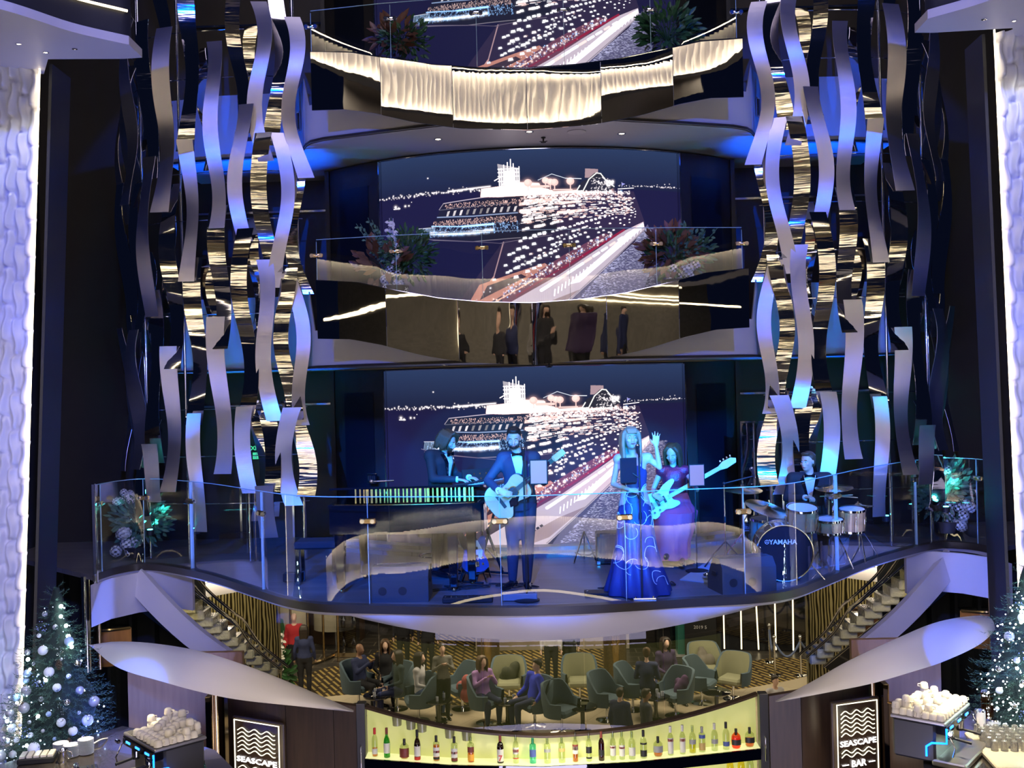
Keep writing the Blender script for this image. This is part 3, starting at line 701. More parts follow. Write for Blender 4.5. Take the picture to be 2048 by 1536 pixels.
# ================================================================== THE VIDEO WALL: night picture of a lit cruise ship
def paint_ship():
    S = 2.5; X0, Y0, Wp, Hp = 758, 303, 602, 362
    w_, h_ = int(Wp * S), int(Hp * S)
    yy, xx = np.mgrid[0:h_, 0:w_].astype(np.float32); xx = xx / S + X0; yy = yy / S + Y0
    img = np.zeros((h_, w_, 3), np.float32)
    g = np.clip((yy - Y0) / 80, 0, 1)[..., None]
    sky = np.array([.020, .036, .095]) * (1 - g) + np.array([.010, .013, .040]) * g
    sea = np.array([.010, .009, .042])
    img[:] = np.where((yy > 384)[..., None], sea, sky)
    rs = np.random.RandomState(4)
    def poly(pts, col, a=1.0, add=False):
        pts = np.array(pts, float); x0, y0 = pts.min(0) - 1; x1, y1 = pts.max(0) + 1
        ax, bx = max(0, int((x0 - X0) * S)), min(w_, int((x1 - X0) * S) + 1); ay, by = max(0, int((y0 - Y0) * S)), min(h_, int((y1 - Y0) * S) + 1)
        if ax >= bx or ay >= by: return
        X, Y = xx[ay:by, ax:bx], yy[ay:by, ax:bx]; ins = np.zeros(X.shape, bool); j = len(pts) - 1
        for i in range(len(pts)):
            xi, yi = pts[i]; xj, yj = pts[j]
            cond = ((yi > Y) != (yj > Y)) & (X < (xj - xi) * (Y - yi) / ((yj - yi) or 1e-9) + xi); ins ^= cond; j = i
        sub = img[ay:by, ax:bx]
        if add: sub[ins] += np.array(col) * a
        else: sub[ins] = sub[ins] * (1 - a) + np.array(col) * a
    def line(p, q, wd, col, a=1.0, glow=0):
        p, q = np.array(p, float), np.array(q, float); m = wd + glow + 2
        ax, bx = max(0, int((min(p[0], q[0]) - m - X0) * S)), min(w_, int((max(p[0], q[0]) + m - X0) * S) + 1)
        ay, by = max(0, int((min(p[1], q[1]) - m - Y0) * S)), min(h_, int((max(p[1], q[1]) + m - Y0) * S) + 1)
        if ax >= bx or ay >= by: return
        X, Y = xx[ay:by, ax:bx], yy[ay:by, ax:bx]; d = q - p; L2 = max((d ** 2).sum(), 1e-6)
        t = np.clip(((X - p[0]) * d[0] + (Y - p[1]) * d[1]) / L2, 0, 1)
        D = np.hypot(X - p[0] - t * d[0], Y - p[1] - t * d[1]); k = np.clip((wd / 2 - D) * S + .5, 0, 1)
        if glow: k = np.maximum(k, .5 * np.exp(-(D / glow) ** 2))
        sub = img[ay:by, ax:bx]; k = (k * a)[..., None]; sub[:] = sub * (1 - k) + np.array(col) * k
    def dot(x, y, r, col, sy=1.0, glow=1.6):
        m = r * glow * 2 + 1
        ax, bx = max(0, int((x - m - X0) * S)), min(w_, int((x + m - X0) * S) + 1); ay, by = max(0, int((y - m - Y0) * S)), min(h_, int((y + m - Y0) * S) + 1)
        if ax >= bx or ay >= by: return
        X, Y = xx[ay:by, ax:bx], yy[ay:by, ax:bx]; D = np.hypot(X - x, (Y - y) / sy)
        k = np.clip((r - D) * S + .5, 0, 1); k2 = .35 * np.exp(-(D / (r * glow)) ** 2)
        sub = img[ay:by, ax:bx]; sub[:] = sub * (1 - k[..., None]) + np.array(col) * (k + k2 * (1 - k))[..., None]
    Wh = np.array([1.6, 1.45, 1.5]); PK = np.array([1.35, .85, .78]); BL = np.array([.55, .95, 1.7]); HULL = np.array([.030, .020, .055])
    # far shore lights
    for i in range(230):
        x = rs.uniform(758, 985) if i < 150 else rs.uniform(1230, 1360); y = 383 - (x - 758) * .012 + rs.normal(0, 1.8) * (1 if x < 1000 else .5) - (abs(rs.normal(0, 3)) if rs.rand() < .12 else 0)
        dot(x, y, rs.uniform(.35, 1.2) * (1 if x < 1000 else .6), Wh * rs.uniform(.35, 1.0))
    line((905, 380), (985, 375), 2.2, Wh * .8, .8, 2)
    for x, y, r_ in ((790, 402, 2.2), (797, 405, 1.5), (812, 402, 1.6), (820, 402, 1.2), (862, 349, 1.0), (826, 395, .6)): dot(x, y, r_, Wh * .9)
    line((786, 406), (800, 406), 1.6, Wh, .9)
    # sea glitter beside the hull
    poly([(1290, 455), (1300, 480), (1290, 560), (1250, 665), (1085, 665), (1110, 628), (1200, 545), (1262, 490)], (.10, .085, .17))
    for i in range(3800):
        u, v = rs.rand(), rs.rand(); xa = 1285 - 185 * v ** .95; xb = 1300 - 10 * v + 20 * (1 - v); x = xa + (xb - xa) * u ** 1.3; y = 462 + 200 * v
        if x < 1280 - (y - 462) * 1.02: continue
        br = rs.uniform(.15, 1.0) * (1 - .6 * u); line((x - rs.uniform(.6, 2.4), y + rs.uniform(-.3, .3)), (x + rs.uniform(.6, 2.4), y + rs.uniform(-.5, .5)), rs.uniform(.5, 1.1), np.array([.75, .68, 1.0]) * br, .85)
    # hull side and superstructure body
    poly([(1000, 392), (1262, 388), (1284, 452), (1262, 492), (1110, 628), (1070, 665), (905, 665), (925, 600), (1008, 488), (1040, 470)], HULL)
    poly([(893, 404), (1105, 394), (1110, 470), (1036, 486), (940, 484), (848, 470), (836, 456), (868, 446), (880, 430)], (.012, .012, .030))
    # bow: stem and pinkish strakes
    for a, b, wd, c in (((1008, 490), (988, 560), 2.2, (.45, .26, .28)), ((988, 560), (930, 640), 3, (.6, .30, .28)), ((1000, 492), (1100, 478), 1, (.2, .15, .2))): line(a, b, wd, c)
    poly([(960, 575), (1085, 535), (1100, 548), (925, 640), (915, 652)], (.55, .22, .17))
    poly([(975, 578), (1040, 556), (1050, 562), (960, 606)], (.05, .03, .05))
    poly([(1000, 600), (1120, 520), (1200, 475), (1215, 480), (1140, 545), (1010, 630)], (.16, .05, .09))
    for i in range(34): u = rs.rand(); dot(985 + 160 * u + rs.normal(0, 3), 612 - 92 * u + rs.normal(0, 3), rs.uniform(.8, 2.0), PK * rs.uniform(.5, 1.1))
    for i in range(9):
        a = np.array((935 + i * 14, 643 - i * 8.0)); line(a, a + (24, -15), 2.2, (.95, .50, .36), .9)
    # promenade and boats, bright diagonal
    poly([(1281, 450), (1284, 466), (1200, 548), (1120, 622), (1075, 665), (935, 665), (1020, 612), (1110, 560), (1180, 512), (1240, 470)], (.62, .48, .55))
    poly([(1281, 452), (1282, 460), (1215, 518), (1150, 575), (1128, 580), (1190, 525), (1245, 475)], (1.15, 1.0, 1.1))
    for i in range(12):
        u = i / 12; x, y = 1268 - 190 * u, 462 + 128 * u; L_ = 5 + 9 * u; line((x, y), (x - L_ * 1.25, y + L_ * .82), 3.6 + 3 * u, Wh if i % 3 else PK, .95, 1.5)
    for i in range(26):
        u = i / 26; x, y = 1276 - 180 * u, 466 + 128 * u; line((x, y), (x - 1.5, y + 5 + 8 * u), 1.4 + u, Wh * .9, .8)
    line((1240, 468), (1120, 545), 4.5, (.30, .015, .05)); line((1150, 525), (1030, 600), 3.5, (.24, .03, .07))
    line((1284, 466), (1075, 662), 2.0, (.30, .24, .30)); poly([(1150, 590), (1080, 650), (1040, 665), (1000, 665), (1100, 610)], (.36, .24, .26))
    for i in range(8):
        a = np.array((1062 - i * 7, 626 + i * 4.6)); poly([a, a + (5, -3.2), a + (8, .5), a + (3, 4)], (.02, .02, .04))
    for i in range(260):
        u = rs.rand(); x = 1215 - 210 * u; y = 478 + 118 * u + rs.normal(0, 5) * (.4 + u); dot(x, y, rs.uniform(.4, 1.2), (Wh, PK, BL)[rs.randint(3)] * rs.uniform(.3, 1.0))
    # rows of cabin lights in perspective
    def row(p, q, n, r0, r1, col, dens=.7, jit=.6):
        for i in range(n):
            if rs.rand() > dens: continue
            u = (i + rs.uniform(-.2, .2)) / n; x = p[0] + (q[0] - p[0]) * u; y = p[1] + (q[1] - p[1]) * u; r_ = r0 + (r1 - r0) * u; c = col * rs.uniform(.55, 1.15)
            if rs.rand() < .3: c = c * .6 + PK * .4
            poly([(x - r_ * 1.2, y + r_ * .8), (x - r_, y - r_ * .7), (x + r_ * .9, y - r_), (x + r_ * 1.3, y + r_ * .4)], c); dot(x, y, r_ * .7, c, .7)
    for k in range(9):
        u = k / 9; row((1262 + 2 * u, 402 + 50 * u), (1045 - 30 * u, 408 + 180 * u), 30 - k, 1.2, 3.4 + .9 * u, Wh * .95, .62)
    for k in range(6):
        u = k / 6; row((1180 - 8 * k, 396 + 6 * u), (1050, 400 + 46 * u), 15, 1.5, 3.0, PK * 1.0 if k % 2 else Wh, .7)
    for (a, b, c) in (((1044, 414), (1104, 406), 9), ((1044, 428), (1062, 436), 3), ((1052, 450), (1066, 452), 2)): row(a, b, c, 4.0, 3.6, PK * .95, .95)
    row((1115, 433), (1165, 428), 12, 3.6, 3.2, PK, 1.0); row((1118, 414), (1160, 410), 9, 3, 2.6, PK * .9, 1.0)
    for i in range(420):
        u, v = rs.rand(), rs.rand(); x = 1045 + 200 * u; y = 390 + 16 * v; dot(x, y, rs.uniform(.4, 1.1), (Wh, PK)[rs.randint(2)] * rs.uniform(.3, 1.0))
    for i in range(340):
        u = rs.rand() ** 1.2; v = rs.rand(); x = 1256 - 215 * u; y = 400 + 34 * v + 22 * u * v; L_ = rs.uniform(2, 6) * (1 + u); line((x, y), (x + L_, y - L_ * .08), rs.uniform(.8, 2.0), (Wh, PK, Wh * .7)[rs.randint(3)] * rs.uniform(.35, 1.0), .9)
    for k in range(5):
        row((1240 - 20 * k, 425 + 12 * k), (1030 - 14 * k, 470 + 26 * k), 24, 1.2, 3.2, Wh * .9, .55)
    # forward decks
    for (x0, x1, y0, y1, c, n) in ((896, 1095, 405, 416, PK, 330), (870, 1035, 439, 451, PK * .8, 420), (845, 1040, 451, 472, BL * .8, 500)):
        for i in range(n):
            x = rs.uniform(x0, x1); y = rs.uniform(y0, y1) - (x - x0) * .02; line((x, y), (x + rs.uniform(-1, 1), y + rs.uniform(.6, 2.6)), rs.uniform(.5, 1.0), c * rs.uniform(.25, 1.1), .8)
    line((893, 404), (1000, 394), 1.6, (.5, .42, .5)); line((893, 404), (884, 416), 1.2, (.35, .3, .35)); line((885, 417), (1020, 412), 1.4, (.10, .10, .14))
    for i in range(11): x = 898 + i * 13; poly([(x, 431 - i * .3), (x + 3, 421 - i * .3), (x + 8, 420 - i * .3), (x + 4, 431 - i * .3)], np.array((.55, .5, .52)) * rs.uniform(.3, 1.5))
    line((880, 431.5), (950, 434), 2.4, (.22, .28, .45)); line((950, 434), (1036, 431), 2.4, (.22, .28, .45))
    line((868, 449), (930, 454), 2.2, BL * .7, 1, 1); line((930, 454), (990, 452), 3.4, BL, 1, 2)
    for i in range(64): x = 866 + i * 1.95; dot(x, 462 + 6.0 * math.sin(PI * (x - 850) / 160), rs.uniform(1.1, 2.6), (Wh, BL)[i % 2], 1.0)
    for i in range(13): x = 842 + i * 2.6; line((x, 452), (x - 2.5 + i * .3, 468), .8, (.4, .55, .75)); 
    line((840, 452), (870, 452), 1.2, (.6, .6, .7)); line((990, 455), (992, 470), 1.2, BL * .6)
    line((834, 467), (870, 478), 1.6, (.14, .12, .2)); line((870, 478), (950, 486), 1.6, (.2, .16, .22)); line((950, 486), (1040, 482), 1.6, (.22, .18, .22)); line((840, 473), (1010, 493), 1.2, (.12, .09, .14))
    # lit top decks, mast, domes, funnel
    poly([(968, 379), (1012, 375), (1060, 377), (1095, 384), (1108, 396), (1000, 398), (966, 396)], PK * 1.05)
    for a, b, wd in (((975, 388), (1100, 391), 9), ((1020, 372), (1075, 376), 9), ((1090, 393), (1150, 390), 6), ((1150, 394), (1215, 388), 4)): line(a, b, wd, PK * 1.1, .9, 5)
    poly([(1012, 382), (1058, 380), (1080, 392), (1010, 397)], Wh * 1.3)
    poly([(1000, 330), (1040, 340), (1042, 380), (1004, 382)], Wh * .9, .25)
    for x in np.arange(1003, 1042, 4.2): line((x, 345 + rs.uniform(-8, 4)), (x, 378), 1.6, Wh)
    for y in (341, 348, 356, 366): line((1001, y), (1041, y + .5), 1.8, Wh)
    for a, b in (((1012, 348), (1012, 333)), ((1019, 348), (1019, 328)), ((1025, 348), (1025, 322)), ((1030, 346), (1030, 331)), ((1005, 378), (1024, 352)), ((1040, 376), (1022, 350)), ((994, 364), (1006, 357))): line(a, b, 1.8, Wh)
    poly([(1012, 345), (1032, 344), (1034, 374), (1012, 374)], Wh * 1.2, .8)
    for i in range(9): poly([(972 + i * 5, 388), (972 + i * 5, 383), (975.5 + i * 5, 383), (975.5 + i * 5, 388)], Wh)
    for x, y, r_ in ((1057, 371, 7.5), (1090, 367, 6.5), (1099, 370, 6.5), (1107, 371, 7), (1137, 369, 7.5)):
        dot(x, y, r_, PK * .62, 1.0, 1.05); dot(x - 1.5, y - 1.5, r_ * .55, PK * .8, 1.0, 1.2); line((x, y + r_), (x, y + r_ + 8), 2, PK * .7)
    line((1063, 379), (1095, 379), 5, PK * .7); line((1105, 386), (1140, 386), 2, PK * .8)
    line((1076, 366), (1102, 354), 1.2, (.6, .65, .75)); line((1102, 354), (1128, 363), 1.2, (.6, .65, .75)); line((1128, 363), (1158, 364), 1.4, (.8, .82, .9))
    poly([(1166, 343), (1191, 344), (1191, 353), (1172, 362), (1165, 362)], (.35, .24, .27)); poly([(1150, 389), (1158, 371), (1170, 365), (1184, 352), (1196, 352), (1212, 366), (1222, 380), (1210, 390)], (.02, .02, .035))
    for a, b in (((1149, 388), (1155, 378)), ((1149, 389), (1161, 389)), ((1161, 389), (1173, 365)), ((1173, 365), (1188, 352)), ((1188, 352), (1196, 353)), ((1196, 353), (1206, 367)), ((1206, 367), (1222, 379))): line(a, b, 1.9, (1.0, 1.0, .95), 1, 1)
    for i in range(90): dot(1176 + rs.rand() * 38, 358 + rs.rand() * 27 + 3, rs.uniform(.3, .9), Wh * rs.uniform(.3, 1.0))
    for i in range(14): dot(1206 + rs.rand() * 18, 366 + rs.rand() * 12, rs.uniform(1, 2), Wh)
    line((1238, 370), (1238, 380), .9, (.4, .4, .6)); poly([(1238, 371), (1245, 373), (1238, 377)], (.3, .3, .7)); dot(1236, 389, 1.6, BL); line((1230, 384), (1262, 381), 1.4, Wh * .8)
    for i in range(120): x = 1150 + rs.rand() * 105; dot(x, 388 + rs.rand() * 7, rs.uniform(.4, 1.1), Wh * rs.uniform(.4, 1))
    # dark lower hull windows
    for k in range(5):
        for i in range(14):
            if rs.rand() < .45: x = 1010 + i * 13 - k * 14; y = 545 - i * 7.5 + k * 15; 
            else: continue
            dot(x, y, rs.uniform(.7, 1.6), (Wh if rs.rand() < .7 else PK) * rs.uniform(.3, .9))
    im = bpy.data.images.new('night_ship_picture', w_, h_, float_buffer=True, is_data=True)
    buf = np.ones((h_, w_, 4), np.float32); buf[..., :3] = img[::-1]; im.pixels.foreach_set(buf.ravel()); im.update(); im.pack()
    return im
def screen_mat():
    m = bpy.data.materials.new('led_video_picture'); m.use_nodes = True; nt = m.node_tree; b = nt.nodes['Principled BSDF']
    tx = nt.nodes.new('ShaderNodeTexImage'); tx.image = paint_ship(); tx.extension = 'EXTEND'
    b.inputs['Base Color'].default_value = (.010, .010, .012, 1); b.inputs['Roughness'].default_value = .6; b.inputs['Specular IOR Level'].default_value = .1
    nt.links.new(tx.outputs[0], b.inputs['Emission Color']); b.inputs['Emission Strength'].default_value = 1.3
    return m
M['screen'] = screen_mat()
for k, nm in enumerate(('stage', 'middle deck', 'top deck')):
    z0, z1 = .10 + 2.9 * k, 2.47 + 2.9 * k; n = 48; rr = WR + .03; A = math.asin(2.045 / rr)
    t = thing('video_wall', 'curved LED video wall showing a lit cruise ship at night, at the %s' % nm, 'video screen', (0, 13.8, z0))
    mb = MB(); rows = [[Vector((rr * math.sin(a), WC - rr * math.cos(a), z)) for a in np.linspace(-A, A, n)] for z in (z1, z0)]
    mb.slab(rows, (0, .02, 0)); o = mb.build('display', M['screen'], t, world=True)
    uv = o.data.uv_layers.new(name='uv'); 
    for lp in o.data.loops:
        v = o.data.vertices[lp.vertex_index].co; x, y = v.x, v.y + 13.8; a = math.atan2(x, WC - y)
        uv.data[lp.index].uv = ((a + A) / (2 * A), v.z / (z1 - z0))
    for s_ in (-1, 1):
        a = s_ * (A + .004); MB().box(((rr + .02) * math.sin(a), WC - (rr + .02) * math.cos(a), (z0 + z1) / 2), (.018, .05, z1 - z0), rz=a).build('side_trim', M['chrome'], t, world=True)
    MB().tube([Vector(((rr + .02) * math.sin(a), WC - (rr + .02) * math.cos(a), z1 + .006)) for a in np.linspace(-A, A, 30)], .008, 6).build('top_trim', M['chrome'], t, world=True)
# ================================================================== PEOPLE
V = Vector
def lerp(a, b, t): return a + (b - a) * t
STAND = dict(pel=(0, 0, .96), chest=(0, .01, 1.30), neck=(0, .02, 1.49), head=(0, -.01, 1.665),
             hr=(-.09, 0, .93), hl=(.09, 0, .93), kr=(-.10, -.01, .50), kl=(.10, -.01, .50), ar=(-.10, .03, .09), al=(.10, .03, .09),
             tr=(-.13, -.15, .03), tl=(.13, -.15, .03), sr=(-.168, .02, 1.43), sl=(.168, .02, 1.43),
             er=(-.24, .04, 1.14), el=(.24, .04, 1.14), wr=(-.25, -.06, .89), wl=(.25, -.06, .89))
SIT = dict(pel=(0, 0, .52), chest=(0, .03, .86), neck=(0, .03, 1.05), head=(0, -.01, 1.225),
           hr=(-.10, -.02, .50), hl=(.10, -.02, .50), kr=(-.13, -.44, .50), kl=(.13, -.44, .50), ar=(-.13, -.42, .09), al=(.13, -.42, .09),
           tr=(-.15, -.60, .03), tl=(.15, -.60, .03), sr=(-.168, .03, .99), sl=(.168, .03, .99),
           er=(-.24, .0, .72), el=(.24, .0, .72), wr=(-.14, -.24, .66), wl=(.14, -.24, .66))
def rings(J, infl=0.0, fem=0, lo=0.0, hi=1.0, waist=1.0):
    """horizontal-ish torso rings; u runs 0 (seat) .. 1 (neck base)"""
    pel, ch, nk = J['pel'], J['chest'], J['neck']
    base = pel + (pel - ch).normalized() * .10
    us = [0, .16, .34, .50, .66, .80, .92, 1.0]
    RX = [.125, .168, .150, .142, .160, .172, .135, .062] if not fem else [.120, .168, .138, .118, .132, .142, .112, .050]
    RY = [.095, .112, .098, .095, .108, .108, .080, .060] if not fem else [.095, .112, .088, .082, .112, .096, .066, .048]
    out = []
    side_h = (J['hl'] - J['hr']).normalized(); side_s = (J['sl'] - J['sr']).normalized()
    for u, rx, ry in zip(us, RX, RY):
        c = base.lerp(pel, u / .16) if u < .16 else (pel.lerp(ch, (u - .16) / .5) if u < .66 else ch.lerp(nk, (u - .66) / .34))
        s = side_h.lerp(side_s, u).normalized(); ax = ((nk - pel)).normalized(); f = s.cross(ax).normalized()
        if lo - .001 <= u <= hi + .001: out.append((u, c, s, f, rx + infl, ry + infl))
    return out
def front(J, u, dx, off, fem=0):
    """point on the front of the torso"""
    rg = rings(J, 0, fem); us = [r[0] for r in rg]
    i = max(0, min(len(rg) - 2, int(np.searchsorted(us, u) - 1))); t = (u - us[i]) / (us[i + 1] - us[i])
    c = rg[i][1].lerp(rg[i + 1][1], t); s, f = rg[i][2], rg[i][3]; rx = lerp(rg[i][4], rg[i + 1][4], t); ry = lerp(rg[i][5], rg[i + 1][5], t)
    k = math.sqrt(max(0, 1 - (dx / (rx + .02)) ** 2)); return c + s * dx + fwd(J) * (ry * k + off)
def fwd(J):
    return (J['sl'] - J['sr']).normalized().cross((J['neck'] - J['pel']).normalized()).normalized()
def torso(mb, J, infl=0.0, fem=0, lo=0.0, hi=1.0):
    rows = []
    for u, c, s, f, rx, ry in rings(J, infl, fem, lo, hi):
        rows.append([c + s * (rx * math.copysign(abs(math.cos(a)) ** .85, math.cos(a))) + f * (ry * math.copysign(abs(math.sin(a)) ** .85, math.sin(a))) for a in np.linspace(0, 2 * PI, 18, endpoint=False)])
    mb.loft(rows, closed=True, caps=True)
    if hi >= .9:
        for a in ('sr', 'sl'):
            mb.tube([J['neck'] + V((0, 0, -.05)), J[a] * .9 + J['neck'] * .1, J[a]], [.055 + infl, .056 + infl, .052 + infl], 10); mb.sphere(J[a], .060 + infl, 10, 7)
def arm(mb, J, s, infl=0.0, k=1.0, end=1.0):
    a, b, c = J['s' + s], J['e' + s], J['w' + s]; c = b.lerp(c, end)
    mb.tube([a, a.lerp(b, .4), b], [(.052 * k + infl), (.047 * k + infl), (.038 * k + infl)], 10); mb.sphere(b, .040 * k + infl, 8, 6)
    mb.tube([b, b.lerp(c, .35), c], [(.038 * k + infl), (.037 * k + infl), (.026 * k + infl)], 10); mb.sphere(c, .027 * k + infl * .8, 8, 6)
def leg(mb, J, s, infl=0.0, k=1.0, end=1.0):
    a, b, c = J['h' + s], J['k' + s], J['a' + s]; c = b.lerp(c, end)
    mb.tube([a, a.lerp(b, .4), b], [.086 * k + infl, .078 * k + infl, .055 * k + infl], 12); mb.sphere(a, .09 * k + infl, 10, 6); mb.sphere(b, .058 * k + infl, 10, 6)
    mb.tube([b, b.lerp(c, .35), c], [.054 * k + infl, .057 * k + infl, .036 * k + infl], 10); mb.sphere(c, .038 * k + infl, 8, 6)
def hand(mb, w, d, n, th, curl=.5, spread=.10, sz=1.0):
    """w wrist, d direction of the palm, n palm normal (fingers curl towards it), th side on which the thumb sits (+1/-1)"""
    d = d.normalized(); n = (n - d * n.dot(d)).normalized(); x = d.cross(n).normalized() * th
    rows = []
    for q, wd, tk in ((-.01, .026, .019), (.03, .036, .016), (.065, .041, .014), (.088, .040, .012)):
        c = w + d * q * sz; rows.append([c + x * wd * sz * math.cos(a) + n * tk * sz * math.sin(a) for a in np.linspace(0, 2 * PI, 12, endpoint=False)])
    mb.loft(rows, closed=True, caps=True)
    for i, (o_, L_, r_) in enumerate(((.029, .072, .0088), (.010, .080, .0090), (-.010, .074, .0086), (-.029, .058, .0078))):
        p = w + (d * .082 + x * o_) * sz; dd = (d + x * o_ * spread * 95).normalized(); pts = [p]; cu = curl * (1 + .12 * i)
        for j, fr in enumerate((.42, .32, .26)):
            an = cu * (.55 + .75 * j); v_ = (dd * math.cos(an) + n * math.sin(an)).normalized(); pts.append(pts[-1] + v_ * L_ * fr * sz)
        mb.tube(pts, [r_ * sz, r_ * sz, r_ * .95 * sz, r_ * .78 * sz], 8); mb.sphere(pts[-1], r_ * .8 * sz, 6, 4)
    p = w + (d * .022 + x * .026) * sz; t1 = p + (x * .030 + d * .028 + n * .012 * (1 + curl)) * sz; t2 = t1 + (x * .010 * (1 - curl) + d * .028 + n * .022 * curl) * sz
    mb.tube([p, t1, t2], [.013 * sz, .011 * sz, .0085 * sz], 8); mb.sphere(t2, .0085 * sz, 6, 4)
def head(mb, H, Rm, fem=0):
    def P(x, y, z): return H + Rm @ V((x, y, z))
    e = Rm.to_euler()
    mb.sphere(P(0, .012, .028), .1, 16, 12, (.76, .92, .90), e)          # skull
    mb.sphere(P(0, -.018, -.030), .1, 14, 10, (.62 if not fem else .58, .72, .86), e)   # face
    mb.sphere(P(0, -.050, -.088), .03, 10, 8, (1.15 if not fem else .9, .95, .8), e)  # chin
    mb.sphere(P(0, -.070, .018), .03, 10, 6, (1.7, .5, .38), e)           # brow
    mb.tube([P(0, -.088, .014), P(0, -.103, -.018), P(0, -.108, -.030)], [.008, .011, .013], 8); mb.sphere(P(0, -.104, -.033), .0135, 8, 6, (1.2, .9, .8))
    for s in (-1, 1):
        mb.sphere(P(s * .040, -.066, -.026), .022, 8, 6, (1, .7, .8), e)   # cheek
        mb.sphere(P(s * .077, .012, -.008), .02, 8, 6, (.4, .8, 1.35), e)  # ear
    mb.tube([P(-.018, -.090, -.058), P(0, -.098, -.057), P(.018, -.090, -.058)], [.006, .009, .006], 6)
def person(label, loc, rz=0.0, J=None, sit=False, look=(0, 0), fit='suit', hair='short', hm='hair_dark', skin='skin', vox=.02, sc=1.0, hands=None, fem=0,
           top='black_cloth', bottom='black_cloth', group=None, shoes='black_gloss', detail=False, beard=False, extra=None, legs=True):
    t = thing('person', label, 'person', loc, rz, group); t.scale = (sc, sc, sc)
    base = dict(SIT if sit else STAND)
    if J: base.update(J)
    J = {k: V(v) for k, v in base.items()}
    Rm = Euler((R(look[1]), 0, R(look[0]))).to_matrix(); H = J['head']
    b = MB(); torso(b, J, 0, fem)
    nb = H + Rm @ V((0, .02, -.07)); b.tube([J['neck'] + V((0, 0, -.04)), J['neck'], nb], [.062 if not fem else .05, .054 if not fem else .043, .052 if not fem else .042], 10)
    head(b, H, Rm, fem)
    ak = .92 if not fem else .78
    for s in 'rl':
        arm(b, J, s, 0, ak); leg(b, J, s, 0, .95)
        d, n, cu = (hands or {}).get(s, (J['w' + s] - J['e' + s], V((0, -1, -.4)), .55)); th = 1
        hand(b, J['w' + s], V(d), V(n), (-1 if s == 'l' else 1) * ((hands or {}).get('t' + s, 1)), cu, .1 if cu < .3 else .03, .95 if fem else 1.05)
        f = (J['t' + s] - J['a' + s]); f.z = 0; f = f.normalized() if f.length > .01 else V((0, -1, 0))
        b.tube([J['a' + s] - f * .03 + V((0, 0, -.03)), J['a' + s] + f * .06 + V((0, 0, -.05)), J['t' + s]], [.036, .034, .024], 8)
    b.build('body', M[skin], t, remesh=vox * (.44 if detail else 1))
    def P(x, y, z): return H + Rm @ V((x, y, z))
    # face
    if detail or vox < .03:
        for s in (-1, 1):
            if detail: MB().sphere(P(s * .029, -.0775, .002), .0095, 10, 6).build('eye', M['eye_white'], t)
            MB().sphere(P(s * .029, -.0835, .001), .0055 if detail else .010, 8, 5).build('pupil', M['black'], t)
            MB().tube([P(s * .015, -.093, .021), P(s * .031, -.094, .026), P(s * .046, -.083, .020)], .0036, 6).build('eyebrow', M[hm], t)
        MB().tube([P(-.020, -.098, -.061), P(0, -.106, -.060 if not fem else -.064), P(.020, -.098, -.061)], [.003, .0062, .003], 6).build('lips', M['lip'], t)
    # hair
    h = MB(); e = Rm.to_euler()
    if hair != 'bald':
        h.sphere(P(0, .028, .046), .1, 16, 12, (.84, .94, .86), e); h.sphere(P(0, .05, .0), .09, 12, 8, (.86, .72, .95), e)
        if hair == 'short': h.sphere(P(0, -.045, .098), .05, 10, 6, (1.2, .9, .5), e)
        if hair in ('fringe', 'long', 'swept'):
            for s in (-1, 1):
                for k in range(5):
                    a = .2 + k * .22
                    ln = {'swept': -.10, 'fringe': -.30, 'long': -.27}[hair] - .03 * (k % 2)
                    h.tube([P(s * .035, -.03 + .03 * k, .11), P(s * .082, -.045 + .034 * k, .05), P(s * .092, -.035 + .034 * k, -.05), P(s * (.085 + .010 * (k % 2)), -.02 + .03 * k, (-.05 + ln) * .6), P(s * .085, -.005 + .02 * k, ln)], [.022, .024, .022, .02, .008], 8)
            for k in range(5):
                x = -.06 + .03 * k; h.tube([P(x, .09, .08), P(x * 1.1, .115, 0), P(x * 1.2, .10, -.14), P(x, .085, -.10 if hair == 'swept' else -.26)], [.03, .03, .028, .012], 8)
            if hair == 'fringe':
                for k in range(7): x = -.048 + .016 * k; h.tube([P(x * .7, -.03, .125), P(x, -.085, .088), P(x * 1.05, -.097, .040)], [.014, .013, .008], 6)
            if hair == 'swept': h.tube([P(-.03, -.04, .12), P(.03, -.08, .10), P(.075, -.07, .03), P(.08, -.05, -.05)], [.03, .026, .02, .01], 8)
        if hair == 'bun': h.sphere(P(0, .09, .10), .045, 10, 8)
        h.build('hair', M[hm], t, remesh=max(.010, vox * .6))
    if beard:
        q = MB(); q.sphere(P(0, -.045, -.078), .045, 12, 8, (1.12, 1.0, .75), e); q.tube([P(-.062, -.03, -.02), P(-.052, -.058, -.065), P(0, -.078, -.085), P(.052, -.058, -.065), P(.062, -.03, -.02)], [.012, .017, .018, .017, .012], 8)
        q.tube([P(-.028, -.090, -.062), P(-.02, -.098, -.048), P(.02, -.098, -.048), P(.028, -.090, -.062)], .0055, 6); q.build('beard', M[hm], t, remesh=.009)
    F_ = fwd(J)
    if fit in ('suit', 'shirt', 'knit'):
        j = MB(); torso(j, J, .024 if fit == 'suit' else .015, fem, 0 if fit == 'suit' else .10, .98)
        for s in 'rl': arm(j, J, s, .014, ak + .05, .96)
        j.build({'suit': 'jacket', 'shirt': 'shirt', 'knit': 'sweater'}[fit], M[top], t, remesh=max(.012, vox * .8))
